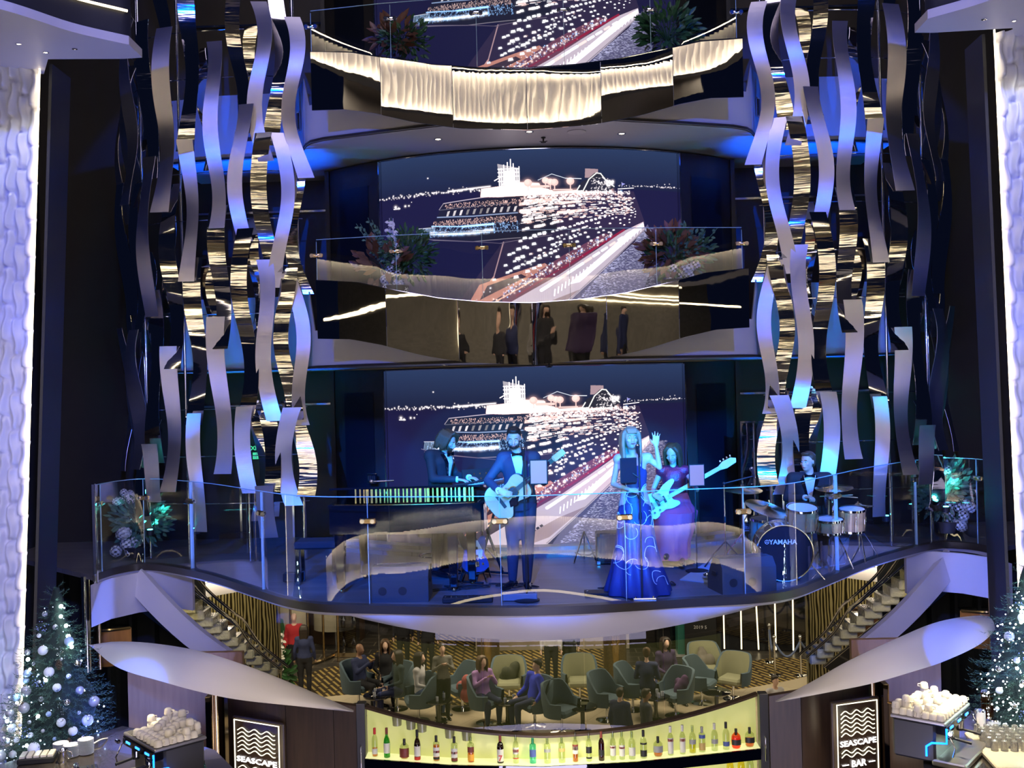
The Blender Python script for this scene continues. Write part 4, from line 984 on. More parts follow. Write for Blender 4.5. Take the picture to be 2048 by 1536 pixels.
    if fit == 'suit' and vox < .03:
        sh = MB(); n = 7; Lp = []; Rp = []
        for u in np.linspace(.44, .985, n): wv = .010 + .062 * (u - .44) / .545; Lp.append((u, -wv)); Rp.append((u, wv))
        rows = [[front(J, u, x * k_, .032, fem) for k_ in (1, .5, 0, -.5, -1)] for u, x in Lp]
        sh.slab(rows, tuple(-F_ * .03)); sh.build('shirt_front', M['white_shirt'], t)
        for sg, nm in ((-1, 'lapel'), (1, 'lapel')):
            lp = MB(); rows = [[front(J, u, sg * (.012 + .060 * (u - .42) / .55), .040, fem), front(J, u, sg * (.020 + .105 * (u - .42) / .55 * (1 if u < .9 else .75)), .036, fem)] for u in np.linspace(.42, .99, 7)]
            lp.slab(rows, tuple(-F_ * .012)); lp.build(nm, M['black_gloss'] if top == 'black_cloth' else M[top], t)
        bt = MB(); c = front(J, .985, 0, .045, fem); s = (J['sl'] - J['sr']).normalized(); up = (J['neck'] - J['pel']).normalized()
        for sg in (-1, 1): bt.extr([c + s * sg * .008 + up * .008, c + s * sg * .062 + up * .024, c + s * sg * .062 - up * .024, c + s * sg * .008 - up * .008], F_ * .016)
        bt.box(c + F_ * .012, (.02, .02, .022)); bt.build('bow_tie', M['black_gloss'], t)
        for s_ in 'rl':
            w_ = J['w' + s_]; d = (w_ - J['e' + s_]).normalized(); MB().tube([w_ - d * .012, w_ + d * .012], .037, 10).build('cuff', M['white_shirt'], t)
    if legs and fit in ('suit', 'shirt', 'knit'):
        p = MB(); torso(p, J, .012, fem, 0, .36)
        for s in 'rl': leg(p, J, s, .014, 1.0, .97)
        p.build('trousers', M[bottom], t, remesh=max(.013, vox * .8))
    if legs:
        for s in 'rl':
            f = (J['t' + s] - J['a' + s]); f.z = 0; f = f.normalized() if f.length > .01 else V((0, -1, 0))
            q = MB(); q.tube([J['a' + s] - f * .055 + V((0, 0, -.045)), J['a' + s] + V((0, 0, -.03)), J['a' + s] + f * .08 + V((0, 0, -.05)), J['t' + s] + V((0, 0, .004)), J['t' + s] + f * .03], [.032, .044, .040, .033, .018], 10)
            q.build('shoe', M[shoes], t)
    if extra: extra(t, J)
    return t
# ================================================================== THE BAND ON THE STAGE
M['tux'] = M['black_cloth']
M['spruce'] = mat('spruce_top', (.62, .42, .22), .22, var=.12, vscale=5, stretch=(30, 1, 1), coat=.5)
M['cream_lacquer'] = mat('cream_lacquer', (.72, .68, .58), .18, coat=.5)
M['maple'] = mat('maple_neck', (.60, .40, .20), .35)
M['rosewood'] = mat('rosewood', (.06, .03, .02), .4)
def guitar_outline(L, wu, ww, wl, n=26):
    """body outline along +X (neck end at +L/2), width along Y"""
    pts = []
    prof = [(-.5, 0), (-.49, .45 * wl), (-.42, .80 * wl), (-.30, .98 * wl), (-.18, .97 * wl), (-.05, .75 * ww / .75), (.05, ww), (.16, ww * 1.04), (.28, wu * .98), (.38, wu), (.46, wu * .8), (.5, wu * .35), (.5, 0)]
    q = smooth_path([(x * L, y, 0) for x, y in prof], 3)
    up = [(p.x, p.y) for p in q]; return up + [(x, -y) for x, y in reversed(up[1:-1])]
def frame_at(o, origin, ux, uz):
    ux = ux.normalized(); uz = (uz - ux * uz.dot(ux)).normalized(); uy = uz.cross(ux)
    Mx = Matrix(((ux.x, uy.x, uz.x, origin.x), (ux.y, uy.y, uz.y, origin.y), (ux.z, uy.z, uz.z, origin.z), (0, 0, 0, 1)))
    o.matrix_world = Mx; o.matrix_basis = Mx; return o
def acoustic_guitar(label, body_c, head_p, face):
    t = thing('acoustic_guitar', label, 'guitar'); frame_at(t, body_c, head_p - body_c, face)
    ol = guitar_outline(.50, .145, .115, .20)
    MB().prism(ol, -.10, 0).build('body', M['rosewood'], t)
    MB().prism([(x * .985, y * .985) for x, y in ol], 0, .004).build('soundboard', M['spruce'], t)
    MB().lathe([(.05, 0), (.052, .006), (.062, .0065), (.064, 0)], c=(.07, 0, .004), n=24, close=False).build('rosette', M['brass'], t)
    MB().cyl((.07, 0, .004), (.07, 0, .0075), .050, 24).build('sound_hole', M['black'], t)
    MB().extr([(.03, -.04, .005), (.10, -.07, .005), (.02, -.13, .005), (-.06, -.11, .005), (-.03, -.05, .005)], (0, 0, .003)).build('pickguard', M['black_gloss'], t)
    MB().box((-.10, 0, .010), (.035, .16, .012), chamfer=.003).build('bridge', M['rosewood'], t)
    MB().box((.42, 0, .004), (.44, .050, .026), chamfer=.008).build('neck', M['maple'], t)
    MB().box((.37, 0, .019), (.50, .046, .006)).build('fingerboard', M['rosewood'], t)
    MB().box((.70, 0, .000), (.15, .068, .016), chamfer=.004).build('headstock', M['spruce'], t)
    for i in range(3):
        for s in (-1, 1): MB().cyl((.66 + i * .035, s * .034, 0), (.66 + i * .035, s * .055, 0), .007, 8).build('tuning_peg', M['chrome'], t)
    b = MB()
    for i in range(6): y = -.018 + .0072 * i; b.cyl((-.10, y * 1.4, .018), (.63, y, .024), .0009, 4)
    b.build('strings', M['brass'], t); return t
def bass_guitar(label, body_c, head_p, face, bodym='cream_lacquer', L=.72, hm='maple'):
    t = thing('bass_guitar', label, 'guitar'); frame_at(t, body_c, head_p - body_c, face)
    pts = smooth_path([(-.22, 0, 0), (-.215, .09, 0), (-.15, .155, 0), (-.05, .135, 0), (.03, .115, 0), (.12, .155, 0), (.24, .17, 0), (.26, .13, 0), (.17, .075, 0), (.13, .03, 0), (.13, -.04, 0), (.19, -.10, 0), (.18, -.14, 0), (.08, -.14, 0), (0, -.115, 0), (-.08, -.14, 0), (-.16, -.155, 0), (-.215, -.09, 0)], 3)
    MB().prism([(p.x, p.y) for p in pts], -.022, .018).build('body', M[bodym], t)
    MB().extr([(.12, .06, .019), (.14, -.05, .019), (.02, -.10, .019), (-.08, -.08, .019), (-.02, .05, .019)], (0, 0, .003)).build('pickguard', M['white_shirt'], t)
    MB().box((-.13, 0, .024), (.06, .09, .012), chamfer=.003).build('bridge', M['chrome'], t)
    for x in (-.04, .05): MB().box((x, 0, .024), (.03, .085, .014), chamfer=.003).build('pickup', M['black'], t)
    MB().box((.10 + L / 2, 0, .014), (L, .050, .024), chamfer=.008).build('neck', M[hm], t)
    MB().box((.10 + L / 2, 0, .028), (L, .048, .005)).build('fingerboard', M['maple'], t)
    e = .10 + L
    MB().extr([(e - .01, -.028, .0), (e + .06, -.045, 0), (e + .19, -.035, 0), (e + .21, .01, 0), (e + .16, .045, 0), (e + .05, .05, 0), (e - .01, .028, 0)], (0, 0, .016)).build('headstock', M[hm], t)
    for i in range(4): MB().sphere((e + .03 + i * .045, .065, .008), .013, 8, 6, (1, 1.2, .4)).build('tuning_peg', M['chrome'], t)
    for i in range(2): MB().cyl((-.13 + .07 * i, -.085, .018), (-.13 + .07 * i, -.085, .034), .013, 12).build('knob', M['chrome'], t)
    b = MB()
    for i in range(4): y = -.016 + .0105 * i; b.cyl((-.13, y * 1.3, .034), (e, y, .034), .0012, 4)
    b.build('strings', M['chrome'], t); return t
def tripod(t, h, m='black', spread=.28, n=3, a0=.4, z=.34):
    for i in range(n):
        a = a0 + 2 * PI * i / n; MB().tube([(0, 0, z), (spread * .55 * math.cos(a), spread * .55 * math.sin(a), z * .52), (spread * math.cos(a), spread * math.sin(a), .015)], .009, 6).build('leg', M[m], t)
def mic_stand(label, loc, h, boom=None, base='round', tablet=None, mic=True, m='black'):
    t = thing('microphone_stand', label, 'microphone stand', loc)
    if base == 'round': MB().lathe([(0, 0), (.13, 0), (.135, .012), (.10, .022), (.02, .03), (.0, .03)], n=24, close=False).build('base', M['black'], t)
    else: tripod(t, h)
    MB().cyl((0, 0, .02), (0, 0, h), .0095, 10).build('pole', M[m], t)
    MB().cyl((0, 0, h * .55), (0, 0, h * .55 + .07), .016, 10).build('clutch', M['black'], t)
    e = V((0, 0, h))
    if boom: MB().cyl((0, 0, h), boom, .008, 8).build('boom', M['black'], t); e = V(boom); MB().sphere((0, 0, h), .02, 8, 6).build('joint', M['black'], t)
    if mic:
        d = V((0, .55, .35)).normalized() if not boom else V(boom).normalized(); d = V((0, .8, .5)).normalized(); q = MB(); q.tube([e - d * .05, e + d * .09, e + d * .115], [.011, .015, .021], 10); q.build('microphone', M['black'], t)
        MB().sphere(e + d * .135, .026, 12, 8).build('grille_ball', M['chrome'], t)
    if tablet:
        c, rot, em = tablet; c = V(c)
        q = MB(); q.box((0, 0, 0), (.19, .012, .26), chamfer=.005); o = q.build('tablet', M['black'], t); o.location = c; o.rotation_euler = rot
        q = MB(); q.box((0, -.008, 0), (.165, .004, .235)); o2 = q.build('tablet_screen', em, o)
        MB().cyl((0, 0, c.z - .08), c + V((0, .02, 0)), .009, 8).build('tablet_arm', M['black'], t)
    return t
em_page = mat('tablet_page', (.10, .09, .10), .3, emis=(.62, .52, .66), es=.45)

# -- guitarist
G = at(1040, 1178, 11.35); G.z = 0; G = Vector((-.19, 11.35, 0))
person('man in dark navy suit and bow tie playing an acoustic guitar at a microphone', G, 0,
       J=dict(head=(-.045, -.03, 1.655), neck=(-.01, .02, 1.49), chest=(0, .01, 1.30), er=(-.34, -.06, 1.20), wr=(-.215, -.33, 1.12), el=(.27, .02, 1.17), wl=(.185, -.27, 1.30),
              ar=(-.10, .08, .09), al=(.06, -.02, .09), tr=(-.20, -.08, .03), tl=(.08, -.20, .03), kr=(-.085, 0, .50), kl=(.08, -.03, .50)),
       look=(-4, 14), hair='short', hm='hair_dark', top='navy_suit', bottom='navy_suit', vox=.02, detail=True, beard=True,
       hands=dict(r=(V((.85, -.10, -.35)), V((.1, .9, -.2)), .5), l=(V((-.35, .1, .8)), V((-.3, .8, -.2)), 1.05)))
acoustic_guitar('natural-top acoustic guitar held by the bearded man in navy suit', G + V((-.115, -.245, 1.05)), G + V((.37, -.30, 1.43)), V((0.05, -1, .12)))
mic_stand('black microphone stand in front of the acoustic guitarist', (G.x + .06, G.y - .62, 0), 1.49, tablet=((.155, .02, 1.33), (0, 0, .0), em_page), base='round')
# -- pianist
person('long-haired man in black tuxedo playing keyboard behind the grand piano', (-1.14, 12.25, 0), R(62),
       J=dict(head=(.0, -.13, 1.60), neck=(0, -.04, 1.46), chest=(0, 0, 1.28), er=(-.25, -.06, 1.17), el=(.25, -.06, 1.17), wr=(-.13, -.32, 1.16), wl=(.13, -.32, 1.16)),
       look=(0, 24), hair='swept', hm='hair_brown', top='black_cloth', bottom='black_cloth', vox=.02, detail=True, beard=True,
       hands=dict(r=(V((.1, -1, -.1)), V((0, -.1, -1)), .45), l=(V((-.1, -1, -.1)), V((0, -.1, -1)), .45)))
# -- singer
SG = V((1.03, 10.98, 0))
def gown(t, J, mname='gown_blue', knee=None):
    n = 60; rows = []
    prof = [(1.36, .118, .098), (1.28, .142, .122), (1.20, .136, .112), (1.10, .118, .095), (1.00, .150, .112), (.90, .178, .135), (.75, .185, .15), (.5, .215, .19), (.25, .27, .25), (.03, .34, .31), (.012, .335, .30)]
    for z, rx, ry in prof:
        f = max(0, (.95 - z)) * .035
        rows.append([V(((rx + f * math.sin(a * 9 + z * 2)) * math.cos(a) + .03 * max(0, .6 - z), (ry + f * math.sin(a * 9 + z * 2)) * math.sin(a), z)) for a in np.linspace(0, 2 * PI, n, endpoint=False)])
    MB().loft(rows, closed=True, caps=True).build('gown', M[mname], t)
    for s in 'rl':
        a = -1 if s == 'r' else 1; MB().tube([V((a * .075, -.10, 1.34)), V((a * .085, -.05, 1.45)), V((a * .075, .05, 1.46)), V((a * .07, .09, 1.33))], .007, 6).build('strap', M[mname], t)
    rd = random.Random(3); sw = 0                                     # silver swirls
    for i in range(26):
        z = rd.uniform(.10, 1.22); a = -PI / 2 + rd.uniform(-1.25, 1.25); pr = interp(z, [p[0] for p in reversed(prof)], [p[1] for p in reversed(prof)]); pr2 = interp(z, [p[0] for p in reversed(prof)], [p[2] for p in reversed(prof)])
        pts = []; r_ = rd.uniform(.05, .10); s0 = rd.uniform(0, 6)
        for k in range(12):
            th = s0 + k * .32; zz = z + r_ * math.sin(th); aa = a + r_ * math.cos(th) / max(pr, .1)
            zz = max(.05, zz); p1 = interp(zz, [p[0] for p in reversed(prof)], [p[1] for p in reversed(prof)]); p2 = interp(zz, [p[0] for p in reversed(prof)], [p[2] for p in reversed(prof)])
            fo = max(0, (.95 - zz)) * .035 * math.sin(aa * 9 + zz * 2)
            pts.append(V(((p1 + fo + .004) * math.cos(aa) + .03 * max(0, .6 - zz), (p2 + fo + .004) * math.sin(aa), zz)))
        MB().tube(pts, .0032, 5).build('silver_swirl', M['white_shirt'], t)
M['gown_blue'] = mat('gown_blue', (.030, .045, .16), .45, var=.3, vscale=10)
person('woman with long blond fringe in a blue gown singing and waving her raised hand', SG, 0,
       J=dict(head=(-.025, -.03, 1.640), neck=(0, .0, 1.47), sr=(-.155, .02, 1.425), sl=(.155, .02, 1.43), er=(-.215, .05, 1.16), wr=(-.06, -.20, 1.12), el=(.275, .0, 1.33), wl=(.235, -.07, 1.565),
              tr=(-.12, -.12, .05), tl=(.10, -.12, .05)),
       look=(8, -10), fit='none', hair='fringe', hm='hair_blond', fem=1, vox=.02, detail=True, extra=gown,
       hands=dict(r=(V((.9, -.35, -.15)), V((.25, .6, -.9)), .75), l=(V((.03, -.1, 1)), V((0, -1, -.1)), .12), tl=1))
mic_stand('black microphone stand held by the singing woman in the blue gown', (SG.x + .03, SG.y - .30, 0), 1.50, tablet=((-.11, .0, 1.33), (0, 0, .35), mat('tablet_dark', (.02, .02, .03), .2)), base='round')
# -- seated bassist
BS = V((1.66, 12.75, 0)); BS = at(1352, 1125, 12.72); BS = V((BS.x, 12.78, 0))
def skirt(t, J):
    b = MB(); torso(b, J, .014, 1, 0, .93); b.build('sequin_bodice', mat('sequins', (.20, .03, .08), .3, .5, bump=.006, bscale=70), t, remesh=.014)
    rows = []; n = 40
    for q, (z, cx, cy, rx, ry) in enumerate(((.86, 0, 0, .16, .15), (.74, 0, -.06, .20, .22), (.66, .02, -.16, .25, .33), (.50, .0, -.22, .24, .30), (.30, -.03, -.25, .20, .24), (.12, -.05, -.24, .22, .24), (.10, -.05, -.24, .21, .23))):
        rows.append([V((cx + (rx + .014 * math.sin(a * 8 + z * 4)) * math.cos(a), cy + (ry + .014 * math.sin(a * 8)) * math.sin(a), z)) for a in np.linspace(0, 2 * PI, n, endpoint=False)])
    MB().loft(rows, closed=True, caps=True).build('tulle_skirt', mat('tulle_pink', (.50, .06, .14), .8), t)
person('seated woman in red sequin dress playing a white bass guitar', BS, R(-6), sit=True,
       J=dict(pel=(0, 0, .72), chest=(0, 0, 1.02), neck=(0, -.01, 1.19), head=(-.01, -.06, 1.345), hr=(-.09, -.02, .70), hl=(.09, -.02, .70), kr=(-.08, -.34, .62), kl=(.08, -.34, .60),
              ar=(-.10, -.34, .22), al=(.06, -.36, .14), tr=(-.12, -.50, .14), tl=(.08, -.52, .06), sr=(-.15, 0, 1.13), sl=(.15, 0, 1.13), er=(-.25, .0, .90), wr=(-.25, -.40, .88), el=(.28, -.06, .90), wl=(.24, -.30, .98)),
       look=(-14, 20), fit='none', hair='long', hm='hair_brown', fem=1, vox=.022, detail=True, extra=skirt,
       hands=dict(r=(V((.8, -.25, -.4)), V((0, .8, -.4)), .7), l=(V((-.3, 0, .9)), V((-.2, .8, 0)), 1.0)))
bass_guitar('white bass guitar held by the seated woman in red', BS + V((-.20, -.33, .80)), BS + V((.50, -.36, 1.18)), V((.05, -1, .15)))
st = thing('bar_stool', 'round black stool with chrome foot ring under the seated bassist', 'stool', (BS.x, BS.y, 0))
MB().lathe([(0, .56), (.17, .56), (.18, .58), (.17, .62), (0, .63)], n=24, close=False).build('seat', M['black_cloth'], st)
MB().cyl((0, 0, .03), (0, 0, .56), .03, 12).build('column', M['chrome'], st); MB().lathe([(0, 0), (.24, 0), (.24, .015), (.04, .04), (0, .04)], n=28, close=False).build('base', M['black'], st)
MB().tube([(.16 * math.cos(a), .16 * math.sin(a), .25) for a in np.linspace(0, 2 * PI, 25)], .009, 6).build('foot_ring', M['chrome'], st)
mic_stand('black pole stand with round base holding a pink-lit tablet beside the bassist', (BS.x + .17, BS.y - .62, 0), 1.0, tablet=((.02, -.02, 1.13), (0, 0, .1), mat('tablet_pink', (.08, .06, .07), .3, emis=(.50, .34, .44), es=.5)), mic=False)
# -- drummer
DR = V((3.27, 13.0, 0)); DR = at(1622, 1060, 12.75); DR = V((DR.x, 12.75, 0))
person('smiling man in black tuxedo sitting behind the drum kit', DR, R(-14), sit=True,
       J=dict(pel=(0, 0, .55), chest=(0, .02, .86), neck=(0, .01, 1.05), head=(-.02, -.03, 1.21), sr=(-.20, .02, 1.0), sl=(.20, .02, 1.0), er=(-.28, -.04, .76), wr=(-.06, -.30, .80), el=(.27, -.05, .76), wl=(.20, -.32, .84)),
       look=(-34, 0), hair='short', hm='hair_brown', top='black_cloth', vox=.02, detail=True, beard=False, legs=True, hands=dict(r=(V((.7, -.6, .1)), V((0, 0, -1)), 1.2), l=(V((.3, -.9, .1)), V((0, 0, -1)), 1.2)))
for i, (dx, dy, ex, ey, l) in enumerate(((.02, -.36, .36, -.10, 'held across his front'), (.25, -.40, .10, -.34, 'held over the tom'))):
    q = MB(); a = DR + V((dx, dy, .82)); q.tube([a, a + V((ex, ey, .02)) * .9, a + V((ex, ey, .02))], [.008, .006, .004], 8); tag(q.build('drumstick', M['maple']), 'wooden drumstick of the tuxedoed drummer, %s' % l, 'drumstick')
st = thing('drum_throne', 'low round black drum throne under the drummer', 'stool', (DR.x, DR.y, 0)); MB().lathe([(0, .38), (.16, .38), (.17, .42), (.15, .46), (0, .46)], n=20, close=False).build('seat', M['black'], st); MB().cyl((0, 0, .1), (0, 0, .38), .02, 10).build('column', M['chrome'], st); tripod(st, .4, 'chrome', .26, 3, .2, .2)
# -- drum kit: every drum and cymbal stands on its own legs
def drum(name, label, c, r, h, m, ax=(0, 0, 1), lugs=8, head='white_shirt', legs_=None):
    t = thing('drum' if name is None else name, label, 'drum', c); az = V(ax).normalized(); Q = V((0, 0, 1)).rotation_difference(az).to_matrix()
    def mk(nm, prof, mm, **k):
        q = MB(); q.lathe(prof, n=32, **k); q.v = [tuple(Q @ V(v)) for v in q.v]; return q.build(nm, mm, t)
    mk('shell', [(r, -h / 2), (r, h / 2)], m, close=False)
    mk('drum_head', [(0, h / 2 + .002), (r * .98, h / 2 + .004), (r * .98, h / 2 - .01)], M[head], close=False); mk('drum_head', [(0, -h / 2 - .002), (r * .98, -h / 2 - .004), (r * .98, -h / 2 + .01)], M['black'], close=False)
    for s in (-1, 1): mk('hoop', [(r + .002, s * (h / 2 - .012)), (r + .012, s * (h / 2 - .012)), (r + .012, s * (h / 2 + .012)), (r + .002, s * (h / 2 + .012))], M['chrome'], close=False)
    for i in range(lugs):
        a = 2 * PI * i / lugs; p = Q @ V(((r + .014) * math.cos(a), (r + .014) * math.sin(a), 0)); u = Q @ V((0, 0, 1))
        q = MB(); q.cyl(p - u * h * .46, p + u * h * .46, .004, 6); q.cyl(p - u * .03, p + u * .03, .011, 8); q.build('lug', M['chrome'], t)
    return t
M['birch'] = mat('birch_lacquer', (.50, .27, .10), .2, var=.2, vscale=4, stretch=(1, 1, 6), coat=.7)
M['bass_head'] = mat('bass_head', (.012, .012, .015), .35, spec=.25)
bd = at(1574, 1108, 11.4); r_ = .30
t = drum('bass_drum', 'large bass drum with a black front head facing the audience', (bd.x, 11.62, r_ + .02), r_, .42, M['birch'], (-.10, -1, 0), 10, 'bass_head')
tx = text('maker_lettering', 'YAMAHA', .072, (-.045, -.238, .125), (PI / 2, 0, R(-5.7)), M['white_shirt'], t, .001, bold=.0012)
q = MB(); q.tube([(-.215 + .022 * math.cos(a), -.218, .127 + .022 * math.sin(a)) for a in np.linspace(0, 2 * PI, 17)], .0022, 5)
for i in range(3): a = PI / 2 + i * 2 * PI / 3; q.tube([(-.215, -.218, .127), (-.215 + .02 * math.cos(a), -.218, .127 + .02 * math.sin(a))], .0022, 5)
q.build('tuning_fork_mark', M['white_shirt'], t)
for s in (-1, 1): MB().cyl((s * .27, -.05, -.12), (s * .42, -.16, -.31), .008, 8).build('spur', M['chrome'], t)
c = at(1604, 1036, 11.75); drum('tom_drum', 'mounted birch tom drum in front of the drummer, above the bass drum', (c.x, 11.75, c.z), .165, .24, M['birch'], (0, -.22, 1))
c = at(1660, 1052, 12.0); drum('snare_drum', 'shallow birch snare drum at the drummer\'s knee', (c.x, 12.05, c.z), .16, .14, M['birch'], (0, -.1, 1)); 
c = at(1706, 1040, 12.3); drum('tom_drum', 'birch tom drum with blue-lit head at the end of the kit nearest the flowers', (c.x, 12.35, c.z), .15, .25, M['birch'], (0, -.12, 1))
c = at(1536, 1080, 12.1); t = drum('floor_tom', 'deep greenish floor tom behind the bass drum', (c.x, 12.1, .40), .20, .42, mat('green_shell', (.22, .42, .30), .2, coat=.6), (0, -.05, 1))
for i in range(3): a = i * 2.1 + .4; MB().cyl((.21 * math.cos(a), .21 * math.sin(a), .05), (.215 * math.cos(a), .215 * math.sin(a), -.39), .008, 8).build('leg', M['chrome'], t)
def cymbal(label, px, py, Y, r, tilt, base=None, z=None):
    c = at(px, py, Y); t = thing('cymbal_stand', label, 'cymbal', (c.x, Y, 0))
    q = MB(); q.lathe([(0, .028), (.03, .026), (.05, .008), (r, -.012), (r, -.015), (.05, .003), (0, .01)], n=36, close=False); e = Euler(tilt).to_matrix(); q.v = [tuple(e @ V(v) + V((0, 0, c.z))) for v in q.v]
    q.build('cymbal', mat('cymbal_bronze', (.70, .55, .28), .18, 1.0, bump=.001, bscale=90), t)
    MB().cyl((0, 0, .1), (0, 0, c.z + .05), .009, 8).build('pole', M['chrome'], t); MB().cyl((0, 0, .2), (0, 0, c.z * .55), .014, 8).build('lower_tube', M['chrome'], t)
    MB().cyl((0, 0, c.z + .02), (0, 0, c.z + .05), .014, 8).build('wing_nut', M['chrome'], t)
    tripod(t, c.z, 'chrome', .30, 3, random.random(), .42); return t
cymbal('high crash cymbal on a chrome stand between the bassist and the drum kit', 1484, 977, 12.3, .24, (.12, .05, 0))
cymbal('tilted ride cymbal over the floor tom', 1535, 1016, 11.9, .26, (.25, .28, 0))
cymbal('crash cymbal on the flower side of the drummer', 1668, 974, 12.3, .22, (.1, -.05, 0))
cymbal('hi-hat cymbal low on its chrome stand beside the last tom', 1716, 1010, 12.7, .18, (.0, .0, 0))
mic_stand('chrome boom microphone stand left free beside the drum kit', (at(1452, 1120, 12.2).x, 12.2, 0), 1.02, boom=(.35, .0, 1.10), base='tri', m='chrome')
# drum carpet
a = [atz(1360, 1160, .004), atz(1430, 1168, .004), atz(1690, 1128, .004), atz(1700, 1075, .004), atz(1420, 1120, .004)]
MB_ = MB().prism([(p.x, p.y) for p in a], .001, .012); tag(MB_.build('drum_rug', mat('rug_gray', (.32, .36, .42), .9)), 'pale flat rug under the drum kit', 'rug')
# -- grand piano
pn = thing('grand_piano', 'black glossy grand piano with propped lid, along the left of the stage', 'piano', (-1.55, 11.75, 0))
ol = smooth_path([(-.72, -.50, 0), (.0, -.62, 0), (.85, -.58, 0), (.98, -.40, 0), (.95, .0, 0), (.60, .28, 0), (.15, .36, 0), (-.30, .60, 0), (-.72, .62, 0)], 4)
op = [(p.x, p.y) for p in ol]
MB().prism(op, .66, .96).build('case', M['black_gloss'], pn); MB().prism([(x * 1.012, y * 1.012) for x, y in op], .955, .975).build('rim', M['black_gloss'], pn)
MB().prism([(x * .93, y * .93) for x, y in op], .970, .978).build('harp_plate', M['brass'], pn)
T_ = R(14)
def lidp(x, y, z=0): return V((x, .62 - (.62 - y) * math.cos(T_), 1.0 + (.62 - y) * math.sin(T_) * .50 + z))
lid = MB(); n = len(op); P0 = [lidp(x, y) for x, y in op]; P1 = [lidp(x, y, .022) for x, y in op]
lid.add(P0 + P1, [tuple(reversed(range(n))), tuple(range(n, 2 * n))] + [(i, (i + 1) % n, n + (i + 1) % n, n + i) for i in range(n)]); lid.build('lid', M['black_gloss'], pn)
MB().cyl((.80, -.48, .97), lidp(.78, -.5), .008, 6).build('lid_prop', M['brass'], pn)
q = MB()
rd = random.Random(8); x = -.42
while x < .86: w_ = rd.uniform(.012, .03); q.box(lidp(x, -.54, -.07) + V((0, -.02, 0)), (w_, .02, .155)); x += w_ + rd.uniform(.016, .034)
q.build('lid_reflection', mat('piano_gold', (.85, .62, .16), .25, 1.0, emis=None), pn)  # gold bars modelled as the strings' reflection under the lid
for (x, y) in ((-.62, -.42), (.62, -.46), (.80, -.10), (-.50, .42)):
    q = MB(); q.box((x, y, .36), (.085, .085, .62), taper=1.35, chamfer=.01); q.build('leg', M['black_gloss'], pn); MB().sphere((x, y, .025), .025, 8, 6).build('caster', M['brass'], pn)
MB().box((-.62, .1, .72), (.24, 1.0, .06), chamfer=.01).build('keybed', M['black_gloss'], pn)
q = MB(); q.cyl((-1.85, 11.62, 1.19), (-1.62, 11.60, 1.20), .012, 10); q.sphere((-1.88, 11.62, 1.19), .026, 10, 8); q.v = [(v[0] + .02, v[1], v[2] + .0) for v in q.v]; tag(q.build('microphone', M['chrome']), 'handheld microphone lying on top of the grand piano', 'microphone')
st = thing('piano_bench', 'black padded piano bench standing left of the grand piano', 'bench', (-2.55, 11.95, 0)); MB().box((0, 0, .46), (.5, .36, .09), chamfer=.02).build('seat', M['black_cloth'], st)
for a in (-1, 1):
    for b in (-1, 1): MB().box((a * .21, b * .14, .21), (.04, .04, .42)).build('leg', M['black_gloss'], st)
st = thing('round_stool', 'round stool with chrome base rings behind the grand piano', 'stool', (-1.30, 12.75, 0)); MB().lathe([(0, .40), (.18, .40), (.19, .44), (.17, .48), (0, .48)], n=24, close=False).build('seat', M['black_cloth'], st)
MB().cyl((0, 0, .02), (0, 0, .4), .025, 10).build('column', M['chrome'], st)
for z, r0 in ((.02, .22), (.16, .17)): MB().tube([(r0 * math.cos(a), r0 * math.sin(a), z) for a in np.linspace(0, 2 * PI, 25)], .008, 6).build('ring', M['chrome'], st)
# -- keyboard on X stand
kb = thing('electronic_keyboard', 'dark electronic keyboard on an X stand beside the pianist', 'keyboard', (-.66, 12.0, 0), R(63))
MB().box((0, 0, 1.05), (1.15, .32, .11), chamfer=.02).build('case', mat('keyboard_case', (.03, .035, .05), .3), kb)
q = MB(); q.box((0, .06, 1.11), (1.05, .16, .015)); q.build('white_keys', M['white_shirt'], kb)
q = MB()
for i in range(36):
    if i % 7 not in (2, 6): q.box((-.51 + i * .0292, .035, 1.125), (.014, .10, .014))
o = q.build('black_keys', M['black'], kb)
text('maker_lettering', 'CASIO', .085, (.24, -.163, 1.045), (PI / 2, 0, 0), M['white_shirt'], kb, .001, bold=.001)
for s in (-1, 1):
    for y in (-.10, .10): MB().tube([(s * .32, y, .02), (-s * .30, y, .99)], .016, 8).build('stand_leg', M['black'], kb)
    MB().cyl((s * .32, -.2, .02), (s * .32, .2, .02), .014, 8).build('stand_foot', M['black'], kb); MB().cyl((s * .30, -.2, .99), (s * .30, .2, .99), .014, 8).build('stand_rail', M['black'], kb)
def music_stand(label, px, py, Y, wz=0.0):
    c = at(px, py, Y); t = thing('music_stand', label, 'music stand', (c.x, Y, 0), wz)
    q = MB(); q.box((0, 0, c.z), (.46, .012, .30), rx=-.35); q.build('desk', M['black'], t)
    q = MB()
    for i in range(5):
        for j in range(4): q.cyl(V((-.16 + i * .08, -.012, -.09 + j * .06)), V((-.16 + i * .08, -.008, -.09 + j * .06)), .012, 8)
    E_ = Euler((-.35, 0, 0)).to_matrix(); q.v = [tuple(E_ @ V(v) + V((0, 0, c.z))) for v in q.v]; q.build('perforation', M['chrome'], t)
    MB().box((0, -.06, c.z - .15), (.46, .05, .01)).build('ledge', M['black'], t); MB().cyl((0, 0, .25), (0, 0, c.z - .1), .01, 8).build('pole', M['black'], t); tripod(t, 1, 'chrome', .34, 3, .3, .34); return t
music_stand('black perforated music stand between the pianist and the guitarist', 962, 962, 12.3, R(30))
